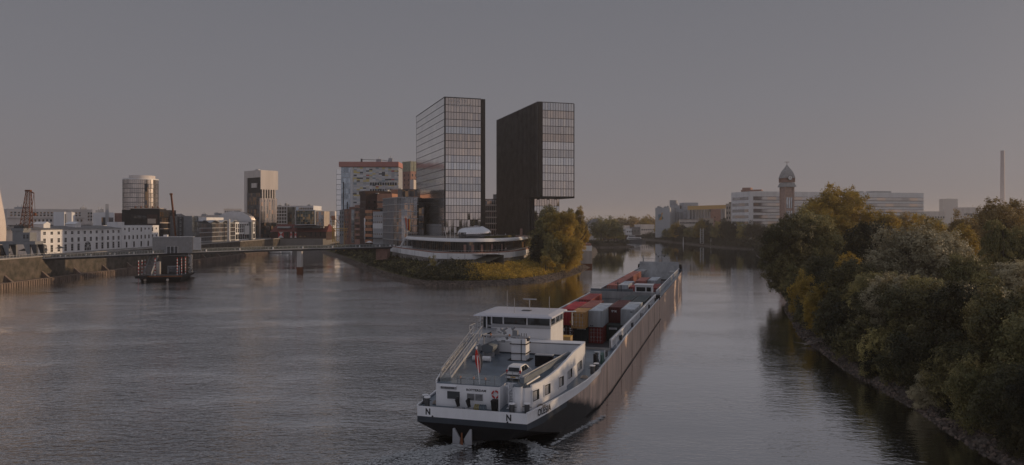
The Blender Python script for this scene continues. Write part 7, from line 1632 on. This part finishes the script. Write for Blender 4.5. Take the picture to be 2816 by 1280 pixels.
    # crown reaches almost to the water
stuff(undergrowth('far_skyline_woods', [Vector((130, 1500)), Vector((320, 1500))], -10, 10, 12000, 3.2, 'lf_rust', 12, zf=lambda d: 8, hs=14))
HZ = [(1640, 760, 600, 60, 'lf_olive'), (1700, 1000, 598, 50, 'lf_rust'), (1742, 1000, 597, 54, 'lf_rust'), (1786, 1050, 594, 46, 'lf_rust'), (1775, 960, 600, 40, 'lf_gold'), (1812, 860, 612, 30, 'lf_gold'), (1612, 730, 612, 34, 'lf_gold')]
for i, (px, Y, yt, w_, m_) in enumerate(HZ):
    ptree(px, Y, yt, w_, 4, m_, ('dark tree behind the hipped-roof house', 'autumn tree on the skyline left of the quay sheds', 'broad autumn tree on the skyline mid-way to the silos', 'russet tree next to the grey silos', 'golden tree below the russet one by the silos', 'golden tree at the foot of the mural block', 'golden tree just right of the peninsula poplar')[i], 'far', group='trees on the far skyline')
t = thing('fallen_branch', 'bare bleached branch lying in the water at the right shoreline', 'branch', (51.5, 127, .1)); b = MB(); rr = random.Random(6)
b.cyl((2.5, 1, .5), (-1.5, -.6, .15), .14, .06, n=6)
for i in range(9): p = Vector((2.5, 1, .5)).lerp(Vector((-1.5, -.6, .15)), .2 + i * .08); b.cyl(p, p + Vector((rr.uniform(-2.4, -.6), rr.uniform(-1.4, 1.0), rr.uniform(-.1, .5))), .045, .015, n=5)
b.obj('limbs', 'cream', t)
# ------------------------------------------------------------------ wake foam at the stern
def foam():
    g = random.Random(5); b = MB(); R_ = Matrix.Rotation(R(-TH), 3, 'Z')
    def pt(u, v): return R_ @ Vector((u, v, 0)) + Vector((ship.location.x, ship.location.y, 0))
    streaks = [((-.5, 1.5), (-6.5, -5.5), 1.0, 1500), ((-1.5, 0), (-5.5, -8.5), 1.3, 1700), ((1, 3), (4.2, 2.2), .45, 500), ((4.2, 2.2), (6.6, -.6), .8, 900), ((5, 0), (9, -7), 1.1, 500), ((-3, -2), (-2, -9), 1.5, 1100), ((-6, -4), (-9, -10), 1.2, 600), ((1, -1), (3, -8), 1.6, 700), ((6.3, 2), (9.5, 14), .25, 500)]
    for p, q, wd, n in streaks:
        for i in range(n):
            f = g.random(); w_ = wd * (.5 + f) ; u = p[0] + (q[0] - p[0]) * f + g.gauss(0, w_ * .45); v = p[1] + (q[1] - p[1]) * f + g.gauss(0, w_ * .35); c = pt(u, v); s_ = g.uniform(.02, .10) * (1.6 if g.random() < .1 else 1)
            z = .02 + abs(g.gauss(0, .07)); a0 = g.random() * 6; k_ = g.randint(4, 6)
            b.add([(c.x + s_ * math.cos(a0 + j * 6.283 / k_) * g.uniform(.6, 1.4) * 1.6, c.y + s_ * math.sin(a0 + j * 6.283 / k_) * g.uniform(.6, 1.4), z + g.uniform(-.02, .03)) for j in range(k_)], [tuple(range(k_))])
    stuff(b.obj('wake_foam', mat('foam', (.50, .52, .54), .8, var=.1)))
foam()
# ------------------------------------------------------------------ evening haze
hz = MB().box(-4010, 4010, -310, 6010, -3, 92).obj('haze', 'white'); hz.data.materials.clear()
hm = bpy.data.materials.new('haze_air'); hm.use_nodes = True; ht = hm.node_tree; ht.nodes.clear()
ho = ht.nodes.new('ShaderNodeOutputMaterial'); hv = ht.nodes.new('ShaderNodeVolumePrincipled')
hv.inputs['Density'].default_value = .00016; hv.inputs['Color'].default_value = (.95, .93, .96, 1); hv.inputs['Anisotropy'].default_value = .2
ht.links.new(hv.outputs[0], ho.inputs['Volume']); hz.data.materials.append(hm); stuff(hz)
